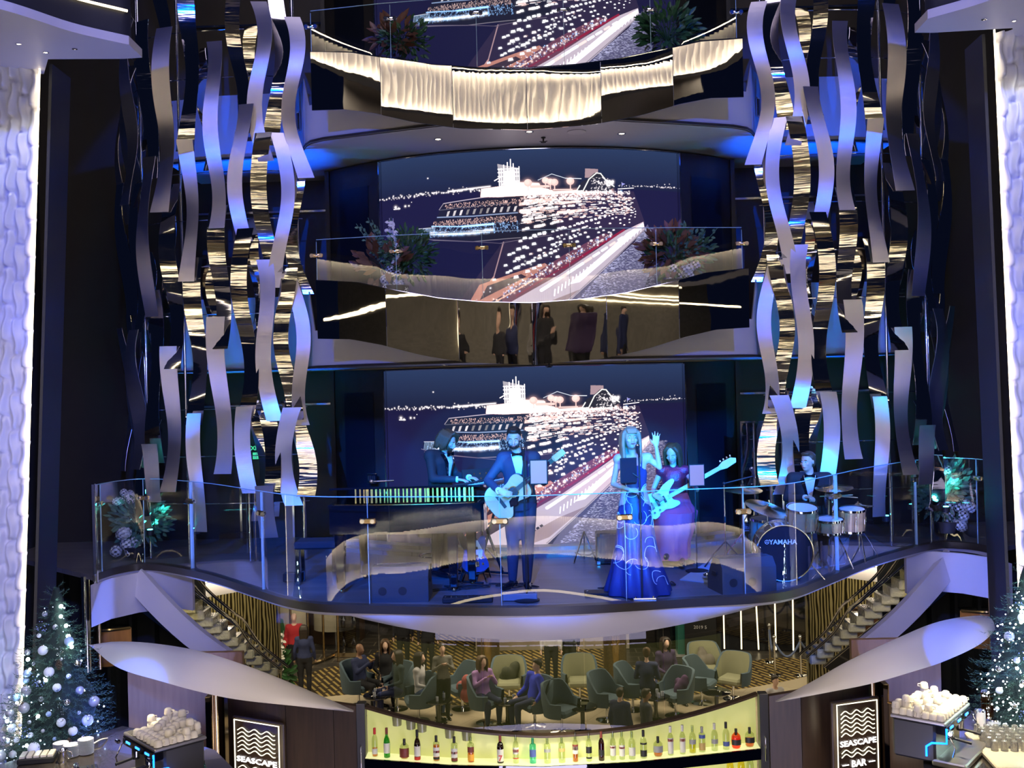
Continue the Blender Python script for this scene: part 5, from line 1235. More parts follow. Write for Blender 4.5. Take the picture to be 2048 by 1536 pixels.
# -- electric guitar on its stand, other small gear
e = at(948, 1130, 11.7); t_ = bass_guitar('blue-lit electric guitar leaning on a floor stand below the keyboard', V((e.x, 11.75, .34)), V((e.x - .06, 11.95, 1.0)), V((.3, -1, .1)), 'gown_blue', .52)
t_.name = 'electric_guitar'
def a_stand(label, x, y):
    t = thing('guitar_stand', label, 'guitar stand', (x, y, 0))
    for s in (-1, 1): MB().tube([(0, .06, .38), (s * .13, -.08, .04), (s * .14, -.12, .012)], .010, 6).build('leg', M['chrome'], t)
    MB().tube([(0, .06, .38), (0, .18, .012)], .010, 6).build('rear_leg', M['chrome'], t); MB().tube([(-.12, -.10, .14), (-.05, -.16, .12), (.05, -.16, .12), (.12, -.10, .14)], .009, 6).build('cradle', M['black'], t); return t
a_stand('folding stand holding the electric guitar below the keyboard', e.x, 11.80)
c = atz(1170, 1125, 0); a_stand('empty folding guitar stand on the open stage floor', c.x, c.y)
def crate(name, label, px, py, w_, d_, h_, cat):
    c = atz(px, py, 0); t = thing(name, label, cat, (c.x, c.y + d_ / 2, 0)); MB().box((0, 0, h_ / 2 + .01), (w_, d_, h_), chamfer=.012).build('case', M['black'], t)
    for a in (-1, 1):
        for b in (-1, 1): MB().box((a * (w_ / 2 - .02), -d_ / 2 - .004, h_ / 2 + .01 + b * (h_ / 2 - .02)), (.045, .012, .045), chamfer=.004).build('corner', M['chrome'], t)
    MB().box((0, -d_ / 2 - .003, h_ / 2), (w_ * .82, .008, h_ * .78)).build('speaker_cloth', mat('speaker_cloth', (.03, .03, .035), .9, bump=.002, bscale=200), t)
    return t
crate('bass_amplifier', 'black box amplifier standing between the guitar stand and the singer', 1222, 1130, .34, .28, .38, 'amplifier')
crate('amplifier', 'small black amplifier box on the floor by the round stool', 885, 1085, .30, .22, .24, 'amplifier')
def wedge(label, px, py, rz, w_=.72):
    c = atz(px, py, 0); t = thing('stage_monitor', label, 'stage monitor', (c.x, c.y + .2, 0), rz)
    prof = [(-.20, 0), (.22, 0), (.22, .13), (.05, .36), (-.12, .36), (-.20, .27)]
    MB().extr([(-w_ / 2, y, z) for y, z in prof], (w_, 0, 0)).build('cabinet', mat('monitor_paint', (.045, .05, .06), .55), t)
    q = MB(); q.slab([[V((-w_ / 2 + .03, .055, .362)), V((w_ / 2 - .03, .055, .362))], [V((-w_ / 2 + .03, .225, .145)), V((w_ / 2 - .03, .225, .145))]], (0, .01, .008)); q.build('grille', M['speaker_cloth'] if 'speaker_cloth' in M else mat('speaker_cloth'), t)
    for s in (-1, 1): MB().box((s * (w_ / 2 + .004), 0, .2), (.012, .12, .035), chamfer=.004).build('handle', M['black'], t)
    for s in (-.3, .05): MB().cyl((s * w_, -.205, .12), (s * w_, -.19, .12), .045, 16).build('connector_dish', M['black'], t)
    return t
wedge('black wedge stage monitor on the floor in front of the grand piano', 800, 1205, R(0), .60)
wedge('black wedge stage monitor on the floor in front of the bass drum', 1492, 1187, R(12), .60)
def flat(name, label, cat, px, py, w_, d_, h_, m='black', kn=0, rz=0):
    c = atz(px, py, 0); t = thing(name, label, cat, (c.x, c.y + d_ / 2, 0), rz); MB().box((0, 0, h_ / 2 + .006), (w_, d_, h_), chamfer=.006).build('case', M[m] if m in M else m, t)
    q = None
    for i in range(kn): MB().cyl((-w_ / 2 + .03 + i * (w_ - .06) / max(1, kn - 1), -d_ * .15, h_), (-w_ / 2 + .03 + i * (w_ - .06) / max(1, kn - 1), -d_ * .15, h_ + .02), .010, 8).build('knob', M['chrome'], t)
    return t
flat('effects_mixer', 'low mixer with a row of chrome knobs by the left stage monitor', 'mixer', 935, 1207, .52, .16, .05, 'black', 9)
flat('pedal_board', 'grey floor pedal box at the guitarist\'s feet', 'pedal', 1040, 1203, .36, .16, .07, mat('pedal_gray', (.22, .24, .30), .4), 3)
flat('pedal_board', 'flat dark board lying on the open stage floor beside the singer', 'pedal', 1212, 1192, .44, .2, .025, 'black', 2)
flat('power_strip', 'small black power box on the floor beside the piano bench', 'power box', 585, 1165, .22, .12, .10, 'black', 0)
flat('foot_controller', 'small silver foot controller under the singer\'s microphone stand', 'pedal', 1290, 1204, .24, .12, .03, M['chrome'], 2)
c = atz(1414, 1160, 0); q = MB(); q.sphere((c.x, c.y, .05), .045, 14, 10); tag(q.build('silver_ball', M['chrome']), 'small shiny silver ball on the rug by the bassist', 'ball')
rd = random.Random(2)
for i, (px, py, n, lb) in enumerate(((905, 1180, 16, 'tangled black cable on the floor by the keyboard stand'), (1000, 1176, 12, 'loose black cable looping beside the guitarist\'s boots'), (1210, 1178, 10, 'coiled black cable beside the flat board near the singer'), (1330, 1170, 10, 'black cable snaking behind the blue gown hem'))):
    c = atz(px, py, 0); pts = [V((c.x + rd.uniform(-.45, .45) * (1 if n > 10 else .3), c.y + rd.uniform(-.10, .22), .012)) for _ in range(n)]; tag(MB().tube(smooth_path(pts, 6), .0065, 5).build('cable', M['black']), lb, 'cable')
# tall mirror panel beside the drums: it shows the drummer a second time
mp = at(1512, 962, 14.0); n_ = ((V((0, 0, CAMZ)) - mp).normalized() + (DR + V((0, 0, 1.1)) - mp).normalized()).normalized(); n_.z = 0; n_.normalize()
t = thing('tall_mirror', 'tall narrow mirror door with chrome frame beside the drummer', 'mirror', (mp.x, mp.y, 0), math.atan2(n_.y, n_.x) + PI / 2)
MB().box((0, 0, .93), (.36, .02, 1.42)).build('mirror_glass', M['mirror_plain'], t)
for s in (-1, 1): MB().box((s * .19, -.005, .93), (.02, .04, 1.46)).build('frame_side', M['chrome'], t)
for z in (.2, 1.66): MB().box((0, -.005, z), (.40, .04, .02)).build('frame_rail', M['chrome'], t)
# wall control panel left of the screen, exit sign, poster by the tower
c = at(751, 953, 14.62); t = thing('wall_control_panel', 'small dark control panel on the pilaster left of the stage video wall', 'control panel', (c.x, 14.32, c.z), R(-27)); MB().box((0, 0, 0), (.16, .02, .14), chamfer=.004).build('plate', M['black_gloss'], t)
for i in range(4): MB().box((-.05 + i * .033, -.014, .0), (.02, .01, .07)).build('button', M['charcoal'], t)
c = at(506, 905, 15.6); t = thing('exit_sign', 'green EXIT sign with a running figure behind the left ribbon tower', 'sign', (c.x, 15.675, c.z)); MB().box((0, 0, 0), (.20, .03, .24), chamfer=.004).build('housing', M['black'], t)
gm = mat('exit_green', (.1, .6, .3), .5, emis=(.05, .55, .25), es=1.2); text('exit_lettering', 'EXIT', .09, (0, -.018, .06), (PI / 2, 0, 0), gm, t, .001, bold=.002)
q = MB(); q.box((.03, -.018, -.055), (.10, .006, .10)); q.build('pictogram_field', gm, t); q = MB(); q.sphere((.04, -.024, -.022), .011, 8, 6); q.tube([(.035, -.024, -.035), (.025, -.024, -.062), (.045, -.024, -.08), (.04, -.024, -.10)], .006, 6); q.tube([(.025, -.024, -.062), (.005, -.024, -.085)], .006, 6); q.build('running_figure', M['white_shirt'], t)
# ================================================================== LOUNGE BELOW THE STAGE: the fascia's mirror image, built as a room behind panes
FZ = -5.4
def fl(px, py): p = atz(px, py, FZ); return (p.x, p.y)
def brickmat(name, c1, c2, mo, w_, h_, ms, rough=.7, rot=0.0, sq=1.0):
    m = bpy.data.materials.new(name); m.use_nodes = True; nt = m.node_tree; b = nt.nodes['Principled BSDF']
    tc = nt.nodes.new('ShaderNodeTexCoord'); mp = nt.nodes.new('ShaderNodeMapping'); mp.inputs['Rotation'].default_value = (0, 0, rot)
    br = nt.nodes.new('ShaderNodeTexBrick'); br.inputs['Scale'].default_value = 1; br.inputs['Brick Width'].default_value = w_; br.inputs['Row Height'].default_value = h_; br.inputs['Mortar Size'].default_value = ms
    br.inputs['Mortar Smooth'].default_value = .2
    br.inputs['Color1'].default_value = (*c1, 1); br.inputs['Color2'].default_value = (*c2, 1); br.inputs['Mortar'].default_value = (*mo, 1)
    nt.links.new(tc.outputs['Object'], mp.inputs[0]); nt.links.new(mp.outputs[0], br.inputs[0]); nt.links.new(br.outputs[0], b.inputs['Base Color']); b.inputs['Roughness'].default_value = rough
    return m
tile = brickmat('floor_tile', (.055, .050, .045), (.045, .042, .04), (.16, .145, .12), .9, .45, .018, .35)
carpet = brickmat('carpet_pattern', (.50, .36, .11), (.46, .33, .10), (.045, .028, .012), .62, .155, .052, .95, R(62))
cream = brickmat('floor_cream', (.62, .52, .36), (.58, .48, .33), (.45, .37, .25), 1.2, .9, .008, .35, R(30))
mb = MB(); mb.box((0, 27, FZ - .06), (40, 22, .1)); struct('floor_lounge', mb, tile)
cp = [fl(*q) for q in ((430, 1440), (625, 1345), (700, 1328), (760, 1300), (800, 1268), (900, 1250), (1040, 1243), (1200, 1262), (1240, 1322), (1310, 1338), (1400, 1346), (1450, 1338), (1510, 1322), (1575, 1316), (1650, 1330), (1700, 1370), (1600, 1420), (1300, 1430), (900, 1440))]
mb = MB(); mb.prism([(p.x, p.y) for p in smooth_path([(a, b, 0) for a, b in cp], 3)], FZ, FZ + .012); struct('floor_carpet', mb, carpet)
cr = [fl(*q) for q in ((420, 1430), (560, 1402), (642, 1396), (703, 1390), (760, 1396), (830, 1406), (920, 1413), (1003, 1416), (1100, 1414), (1200, 1408), (1320, 1398), (1420, 1388), (1484, 1379), (1518, 1374), (1580, 1362), (1640, 1348), (1700, 1345))]
mb = MB(); mb.prism(cr + [(14, 17.5), (-14, 17.5)], FZ + .012, FZ + .02); struct('floor_marble', mb, cream)
wallm = mat('lounge_wall', (.045, .032, .022), .35, var=.5, vscale=1.6, stretch=(3, 1, .4))
mb = MB(); mb.box((0, 36.5, -3.2), (44, .2, 4.6)); struct('wall_lounge_back', mb, wallm)
mb = MB(); mb.box((0, 32.5, -1.6), (44, 9, .1)); struct('ceiling_lounge', mb, M['charcoal'])
for sx in (-1, 1): mb = MB(); mb.box((sx * 13.5, 27, -3.2), (.2, 20, 4.6)); struct('wall_lounge_' + ('left', 'right')[sx > 0], mb, wallm)
# tall panes with thin seams, standing in for the mirrored fascia
t = thing('fascia_stand_in', 'tall slightly tinted panes standing in for the mirrored fascia under the stage', 'glazing', (0, 12.9, -2.0))
gx = [-3.35, -2.05, -.75, .55, 1.55, 3.4]
for a, b in zip(gx[:-1], gx[1:]):
    rows = [[V((x, 13.2 - .04 * abs(x), z)) for x in np.linspace(a + .006, b - .006, 5)] for z in (-3.3, -.13)]
    MB().slab(rows, (0, .012, 0)).build('pane', glass_mat('lounge_glass', (.86, .87, .88), 1.0), t, world=True, smooth=False)
# columns: dark gold clad, their vertical highlight modelled as a gold strip
def column(px, py):
    x, y = fl(px, py); t = thing('column', 'dark gold clad round column with modelled highlight, %s' % ('beside the lilac seated woman' if px < 1100 else 'between white counter and round tables'), 'column', (x, y, FZ))
    MB().cyl((0, 0, 0), (0, 0, 3.7), .30, 24).build('shaft', mat('column_gold', (.16, .115, .06), .35, .6, var=.6, vscale=30), t)
    q = MB(); q.sphere((0, -.27, 1.6), .1, 16, 14, (1.3, .9, 14)); q.build('highlight_strip', M['gold'], t); MB().lathe([(.42, 0), (.42, .05), (.31, .08)], n=24, close=False).build('base', M['wood_dark'], t)
column(978, 1352); column(1231, 1352)
# vertical light lines on the dark wall at the right, left glass cases
x0, y0 = fl(1450, 1322); x1, y1 = fl(1905, 1318)
mb = MB(); mb.slab([[V((x0, y0 + 1.2, FZ)), V((x1, y1 + .4, FZ))], [V((x0, y0 + 1.2, -2.1)), V((x1, y1 + .4, -2.1))]], (0, .2, 0)); struct('wall_lit_lines', mb, M['black_gloss'])
for i in range(13):
    q = (i + .4) / 13; x, y = lerp(x0, x1, q), lerp(y0 + 1.15, y1 + .35, q); wob = random.uniform(-.15, .15)
    tag(MB().tube([V((x, y - .03, FZ + .05)), V((x + wob * .5, y - .03, FZ + 1.6)), V((x + wob * 1.6, y - .03, -2.3))], .02, 6).build('light_line', M['led_warm'], loc=(x, y, FZ)), 'thin warm vertical light line on the dark wall behind the rope barriers', 'light strip', 'vertical light lines behind the rope barriers')
def post(px, py, label='chrome barrier post with round base on the dark tiles'):
    x, y = fl(px, py); t = thing('barrier_post', label, 'barrier post', (x, y, FZ), 0, 'chrome barrier posts'); MB().lathe([(0, 0), (.16, 0), (.15, .025), (.03, .05), (0, .05)], n=16, close=False).build('base', M['chrome'], t)
    MB().cyl((0, 0, .04), (0, 0, .95), .028, 10).build('pole', M['chrome'], t); MB().sphere((0, 0, 1.0), .05, 10, 8).build('finial', M['chrome'], t); return V((x, y, FZ + .88))
bp = [post(*p) for p in ((1550, 1352), (1602, 1352), (1540, 1325), (1625, 1322), (1648, 1330), (1712, 1328), (1757, 1318))]
for a, b in ((0, 1), (2, 0), (1, 4), (3, 4), (5, 6)):
    A, B = bp[a], bp[b]; tag(MB().tube([A.lerp(B, q) - V((0, 0, .38 * math.sin(PI * q))) for q in np.linspace(0, 1, 12)], .03, 6).build('barrier_rope', mat('rope_blue', (.12, .16, .30), .6)), 'pale blue rope drooping between chrome barrier posts', 'rope', 'ropes of the barrier')
x, y = fl(1372, 1308); t = thing('display_case', 'green plinth standing on the tiles behind the empty chairs', 'plinth', (x, y, FZ)); MB().box((0, 0, .7), (.5, .5, 1.4), chamfer=.02).build('plinth', mat('green_plinth', (.04, .22, .18), .3), t); MB().box((0, 0, .03), (.62, .6, .06)).build('base', M['white_panel'], t)
x, y = fl(1402, 1316); t = thing('sign_stand', 'dark poster stand with small white lettering on the tiles', 'sign', (x, y, FZ), R(-8)); MB().box((0, 0, .85), (.85, .06, 1.6)).build('board', M['black'], t); MB().box((0, -.035, 1.45), (.75, .01, .5)).build('poster', M['soffit'], t)
text('poster_text', '2019 5', .13, (0, -.04, .85), (PI / 2, 0, 0), M['white_shirt'], t, .002)
x, y = fl(1340, 1292); t = thing('cabinet', 'tall black cabinet standing by the green plinth', 'cabinet', (x, y, FZ)); MB().box((0, 0, .8), (.8, .6, 1.6), chamfer=.03).build('body', M['black'], t); MB().box((0, -.31, .8), (.7, .02, 1.4)).build('door', M['black_gloss'], t)
x, y = fl(1105, 1300); t = thing('counter', 'white marble service counter at the back of the lounge', 'counter', (x, y + .4, FZ)); MB().box((0, 0, .5), (4.4, .8, 1.0)).build('front', mat('marble', (.50, .44, .36), .3, var=.3, vscale=2), t); MB().box((0, 0, 1.04), (4.6, .95, .08), chamfer=.02).build('worktop', mat('marble_top', (.62, .58, .50), .2), t)
# left: curved glass cases with pale bar chairs inside
for i, (px, py) in enumerate(((568, 1290), (662, 1292))):
    x, y = fl(px, py); t = thing('curved_counter', 'pale round-topped counter behind glass, %s' % ('nearer the staircase' if i == 0 else 'farther from the staircase'), 'counter', (x, y + 1.0, FZ)); MB().lathe([(.85, 0), (.85, 1.5), (1.0, 1.52), (1.0, 1.62), (0, 1.62)], n=28, close=False).build('drum', M['wood_dark'], t); MB().cyl((0, 0, 1.62), (0, 0, 1.66), .98, 28).build('worktop', mat('counter_top', (.62, .55, .42), .3), t)
    q = MB()
    rows = [[V((.62 * math.cos(a), -.9 + .5 * math.sin(a), z)) for a in np.linspace(PI * 1.1, PI * 1.9, 10)] for z in (.55, 1.35)]
    c = thing('bar_chair', 'pale curved-back bar chair in front of the %s round counter' % ('first', 'second')[i], 'chair', (x + .15, y - .1, FZ)); q.slab([[v + V((0, .9, 0)) for v in r_] for r_ in rows], (0, .05, 0)); q.build('backrest', mat('chair_pale', (.46, .42, .33), .6), c); MB().box((0, .1, .62), (.85, .7, .10), chamfer=.03).build('seat', MATS['chair_pale'], c); MB().cyl((0, .1, 0), (0, .1, .58), .035, 10).build('stem', M['chrome'], c)
for px in (548, 583, 617, 648, 677):
    x, y = fl(px, 1322); tag(MB().cyl((0, 0, 0), (0, 0, 3.3), .035, 10).build('glass_case_post', M['gold'], None), 'slim gold post of the curved glass case', 'post', 'posts of the glass case').location = (x, y, FZ)
p = [V((*fl(a, b), FZ + .05)) for a, b in ((548, 1342), (600, 1334), (640, 1325), (680, 1308))]; tag(MB().tube(smooth_path(p, 5), .045, 6).build('case_plinth_rail', M['gold']), 'curved gold floor rail under the glass case', 'rail')
x, y = fl(698, 1308); t = thing('glass_display', 'small lit glass display with bottles beside the tiles', 'display', (x, y, FZ)); MB().box((0, 0, .06), (.7, .7, .12)).build('base', M['gold'], t); MB().box((0, 0, .8), (.55, .55, 1.4)).build('vitrine', M['glass_dark'], t)
for i in range(4): MB().lathe([(.0, 0), (.07, 0), (.08, .2), (.03, .3), (.03, .4)], c=(-.15 + .3 * (i % 2), 0, .12 + .65 * (i // 2)), n=10, close=False).build('bottle', M['chrome'], t)
# tub chairs and tables
M['tub'] = mat('tub_fabric', (.075, .115, .15), .85, bump=.002, bscale=120); M['tub_in'] = mat('tub_fabric_inner', (.30, .30, .19), .85, bump=.002, bscale=120)
def tub(px, py, rz, label, inner='tub'):
    x, y = fl(px, py); t = thing('tub_chair', label, 'chair', (x, y, FZ), R(rz), 'lounge tub chairs'); t.scale = (1.12, 1.12, 1.2)
    MB().lathe([(0, 0), (.24, 0), (.24, .015), (.05, .04), (0, .04)], n=20, close=False).build('base', M['chrome'], t); MB().cyl((0, 0, .02), (0, 0, .34), .028, 10).build('stem', M['chrome'], t)
    MB().box((0, -.02, .40), (.50, .50, .13), chamfer=.04).build('seat', M[inner], t)
    def pt(a, z, r0): 
        fl_ = 1 + .16 * (z - .3); return V((r0 * fl_ * 1.05 * math.cos(a), r0 * fl_ * math.sin(a) * .98, z))
    A = np.linspace(-.22 * PI, 1.22 * PI, 22); rows = []
    def hgt(a): s = max(0, math.sin(a)); return .62 + .27 * min(1, s * 1.6) if s > 0 else .60
    for r0, f_ in ((.345, 0), (.37, .5), (.36, 1), (.315, 1.0), (.30, .5), (.28, 0.05)):
        rows.append([pt(a, .33 + (hgt(a) - .33) * f_, r0) for a in A])
    MB().loft(rows[:4], closed=False).build('shell', M['tub'], t); MB().loft(rows[3:], closed=False).build('inner_back', M[inner], t)
    return t
CH = [(718, 1418, 70, 'tub chair holding the bald man in dark blue', 0), (795, 1424, -60, 'large blue-grey tub chair under the woman in dark teal', 0), (838, 1448, -75, 'tub chair under the woman in white sweater and jeans', 0),
      (925, 1424, -60, 'empty tub chair with a bag on it, behind the standing woman', 0), (974, 1452, 60, 'tub chair under the woman in lilac', 0), (1019, 1412, 0, 'pale tub chair with a dark jacket over its back', 1),
      (1070, 1458, -60, 'tub chair under the man in bright blue shirt', 0), (1124, 1470, 50, 'empty tub chair right next to the man in bright blue', 0), (1160, 1408, 0, 'empty pale olive tub chair facing the round table', 1),
      (1214, 1446, 55, 'tub chair turned away beside the navy-suited man', 0), (1266, 1426, 70, 'tub chair between the two men at the bar front', 0), (1352, 1438, -55, 'tub chair piled with a purple bag', 0),
      (1404, 1412, 60, 'tub chair behind the purple bag', 0), (1412, 1380, 10, 'olive tub chair with a grey coat draped over it', 1), (1467, 1404, -35, 'lone empty tub chair at the carpet edge', 1)]
for a in CH: tub(a[0], a[1] - 5, a[2], a[3], 'tub_in' if a[4] else 'tub')
def table(px, py, n, label):
    x, y = fl(px, py); t = thing('side_table', label, 'table', (x, y, FZ), 0, 'round black lounge tables')
    MB().lathe([(0, 0), (.20, 0), (.19, .02), (.06, .06), (.045, .2), (.05, .45), (.12, .50), (0, .5)], n=24, close=False).build('pedestal', M['black_gloss'], t); MB().lathe([(0, .50), (.30, .50), (.33, .52), (.33, .545), (.30, .555), (0, .555)], n=28, close=False).build('tabletop', M['black_gloss'], t)
    for i in range(n):
        a = i * 2.4 + px; tag(MB().lathe([(0, 0), (.03, 0), (.032, .10), (.028, .10), (.026, .01), (0, .01)], n=12, close=False).build('drinking_glass', mat('cup_white', (.7, .72, .8), .3), loc=None), 'small drinking glass on a round lounge table', 'glass', 'glasses on the lounge tables').location = (x + .16 * math.cos(a), y + .16 * math.sin(a), FZ + .556)
for px, py, n, l in ((756, 1437, 3, 'round black pedestal table between the bald man and the teal-clad woman'), (878, 1447, 3, 'round black pedestal table in front of the standing woman'), (1016, 1450, 2, 'round black pedestal table before the dark jacket chair'), (1166, 1462, 0, 'bare round black table in front of the empty olive chair'), (1312, 1440, 4, 'round table with four glasses by the purple bag'), (1434, 1430, 0, 'black pedestal table at the foot of the grey coat chair')): table(px, py, n, l)
for px, py, rz, m_, l, z in ((1020, 1402, 0, (.05, .055, .035), 'dark olive jacket hanging over the pale tub chair', .62), (1410, 1370, 10, (.17, .15, .13), 'grey coat draped over the olive tub chair', .62), (1362, 1430, 20, (.09, .04, .12), 'big purple bag heaped on the tub chair', .55), (924, 1428, 0, (.40, .10, .10), 'red and white handbag on the empty tub chair', .48)):
    x, y = fl(px, py); q = MB()
    for i in range(7): q.sphere((random.uniform(-.16, .16), random.uniform(-.12, .1), z + random.uniform(-.06, .30)), random.uniform(.09, .15), 10, 8, (1, .7, 1.3))
    tag(q.build('draped_coat' if 'coat' in l or 'jacket' in l else 'bag', mat(l[:9], m_, .85), loc=None, remesh=.03), l, 'coat' if 'coat' in l or 'jacket' in l else 'bag').location = (x, y, FZ)
# people in the lounge
for nm, c in (('c_navy', (.02, .028, .09)), ('c_black', (.012, .012, .016)), ('c_teal', (.03, .05, .06)), ('c_white', (.50, .48, .50)), ('c_jean', (.03, .06, .17)), ('c_grey', (.16, .15, .13)), ('c_lilac', (.40, .22, .52)), ('c_blue', (.02, .04, .55)), ('c_red', (.42, .02, .03)), ('c_green', (.02, .09, .03)), ('c_purple', (.05, .03, .09))): M[nm] = mat(nm, c, .85)
def guest(px, py, rz, label, **k):
    x, y = fl(px, py); v = k.pop('vox', .03); k.setdefault('sc', 1.12 if k.get('sit') else 1.0); return person(label, (x, y, FZ), R(rz), vox=v, group=None, **k)
arms_up = dict(er=(-.24, -.10, .78), wr=(-.06, -.30, .98), el=(.24, -.10, .78), wl=(.06, -.30, .98)); stand_phone = dict(er=(-.24, -.06, 1.18), wr=(-.08, -.26, 1.36), el=(.24, -.06, 1.18), wl=(.06, -.26, 1.36))
guest(722, 1412, 62, 'bald man in dark blue top sitting and raising his phone', sit=True, J=arms_up, fit='knit', top='c_navy', bottom='c_black', hair='bald', skin='skin_dark')
guest(773, 1402, 10, 'long-haired person in black sitting beyond the round table', sit=True, fit='knit', top='c_black', bottom='c_black', hair='long', hm='hair_brown', fem=1)
guest(796, 1428, -60, 'dark-haired woman in dark teal jacket sitting with her back half turned', sit=True, fit='knit', top='c_teal', bottom='c_navy', hair='long', fem=1)
guest(843, 1434, 75, 'seated woman in white sweater and blue jeans seen in profile', sit=True, fit='knit', top='c_white', bottom='c_jean', hair='long', fem=1)
guest(888, 1440, 15, 'woman in grey cardigan standing with hands at her chest', J=stand_phone, fit='knit', top='c_grey', bottom='c_black', hair='bun', fem=1, sc=.98)
guest(968, 1444, 30, 'woman in lilac sweater sitting and holding up a phone', sit=True, J=arms_up, fit='knit', top='c_lilac', bottom='c_navy', hair='long', hm='hair_brown', fem=1)
guest(1068, 1452, -60, 'man in bright blue shirt leaning back in a tub chair', sit=True, J=dict(head=(0, .10, 1.20), neck=(0, .12, 1.03), chest=(0, .08, .84), el=(.34, .0, .74), wl=(.42, -.18, .62), er=(-.30, 0, .70), wr=(-.20, -.25, .60)), fit='shirt', top='c_blue', bottom='c_navy', hair='short')
guest(808, 1338, 5, 'standing person in black trousers near the back of the carpet', fit='suit', top='c_black', bottom='c_black')
guest(857, 1348, 12, 'standing person in tight black trousers and light boots behind the seated women', fit='knit', top='c_black', bottom='c_black', fem=1, hair='long')
guest(1104, 1368, 0, 'standing waiter in white shirt and black trousers near the marble counter', fit='shirt', top='c_white', bottom='c_black')
guest(1140, 1360, -10, 'standing man in black suit beside the white-shirted waiter', fit='suit', top='c_black', bottom='c_black')
guest(591, 1362, 8, 'man in red polo shirt standing near the orchid plant', fit='shirt', top='c_red', bottom='c_black', hair='bald')
guest(552, 1350, 20, 'man in dark green shirt standing behind the orchids', fit='shirt', top='c_green', bottom='c_black')
guest(611, 1392, 185, 'woman with very long dark hair standing with her back turned', fit='knit', top='c_navy', bottom='c_black', hair='long', fem=1)
guest(1296, 1425, 170, 'seated woman with hair bun in a blue jacket, back turned', sit=True, fit='knit', top='c_navy', bottom='c_navy', hair='bun', fem=1, hm='hair_brown')
guest(1334, 1400, 20, 'seated person in dark purple beyond the four glasses', sit=True, fit='knit', top='c_purple', bottom='c_black', hair='long', fem=1)
# three heads close behind the back bar
for px, py, Y, rz, l, kw in ((1240, 1500, 22.6, 150, 'dark-haired man in navy suit seen from behind over the bar bottles', dict(fit='suit', top='c_navy')), (1292, 1500, 22.6, 100, 'man in blue jacket in profile, next to the navy-suited man', dict(fit='suit', top='navy_suit', skin='skin_dark')), (1550, 1430, 23.8, 20, 'person in pale shirt and dark tie at the carpet end by the canopy', dict(fit='shirt', top='c_white'))):
    h = at(px, {1240: 1375, 1292: 1377, 1550: 1350}[px], Y); person(l, (h.x, Y, h.z - 1.79), R(rz), vox=.03, bottom='c_black', **kw)
# ================================================================== CRYSTAL STAIRCASES AND GOLD WALLS UNDER THE STAGE WINGS
M['crystal'] = mat('crystal', (.50, .46, .28), .10, .0, spec=1.0, bump=.02, bscale=22, coat=1.0)
def goldwall_mat():
    m = bpy.data.materials.new('gold_relief'); m.use_nodes = True; nt = m.node_tree; b = nt.nodes['Principled BSDF']
    tc = nt.nodes.new('ShaderNodeTexCoord'); mp = nt.nodes.new('ShaderNodeMapping'); mp.inputs['Scale'].default_value = (9, 1, 1.5)
    wv = nt.nodes.new('ShaderNodeTexWave'); wv.wave_type = 'BANDS'; wv.bands_direction = 'X'; wv.inputs['Scale'].default_value = .55; wv.inputs['Distortion'].default_value = 7; wv.inputs['Detail'].default_value = 2; wv.inputs['Detail Scale'].default_value = 1.2
    nt.links.new(tc.outputs['Object'], mp.inputs[0]); nt.links.new(mp.outputs[0], wv.inputs[0])
    cr = nt.nodes.new('ShaderNodeValToRGB'); cr.color_ramp.elements[0].color = (.03, .022, .01, 1); cr.color_ramp.elements[0].position = .35; cr.color_ramp.elements[1].color = (.60, .50, .26, 1); cr.color_ramp.elements[1].position = .62
    nt.links.new(wv.outputs['Fac'], cr.inputs[0]); nt.links.new(cr.outputs[0], b.inputs['Base Color']); b.inputs['Roughness'].default_value = .3; b.inputs['Metallic'].default_value = .5
    return m
M['goldwall'] = goldwall_mat()
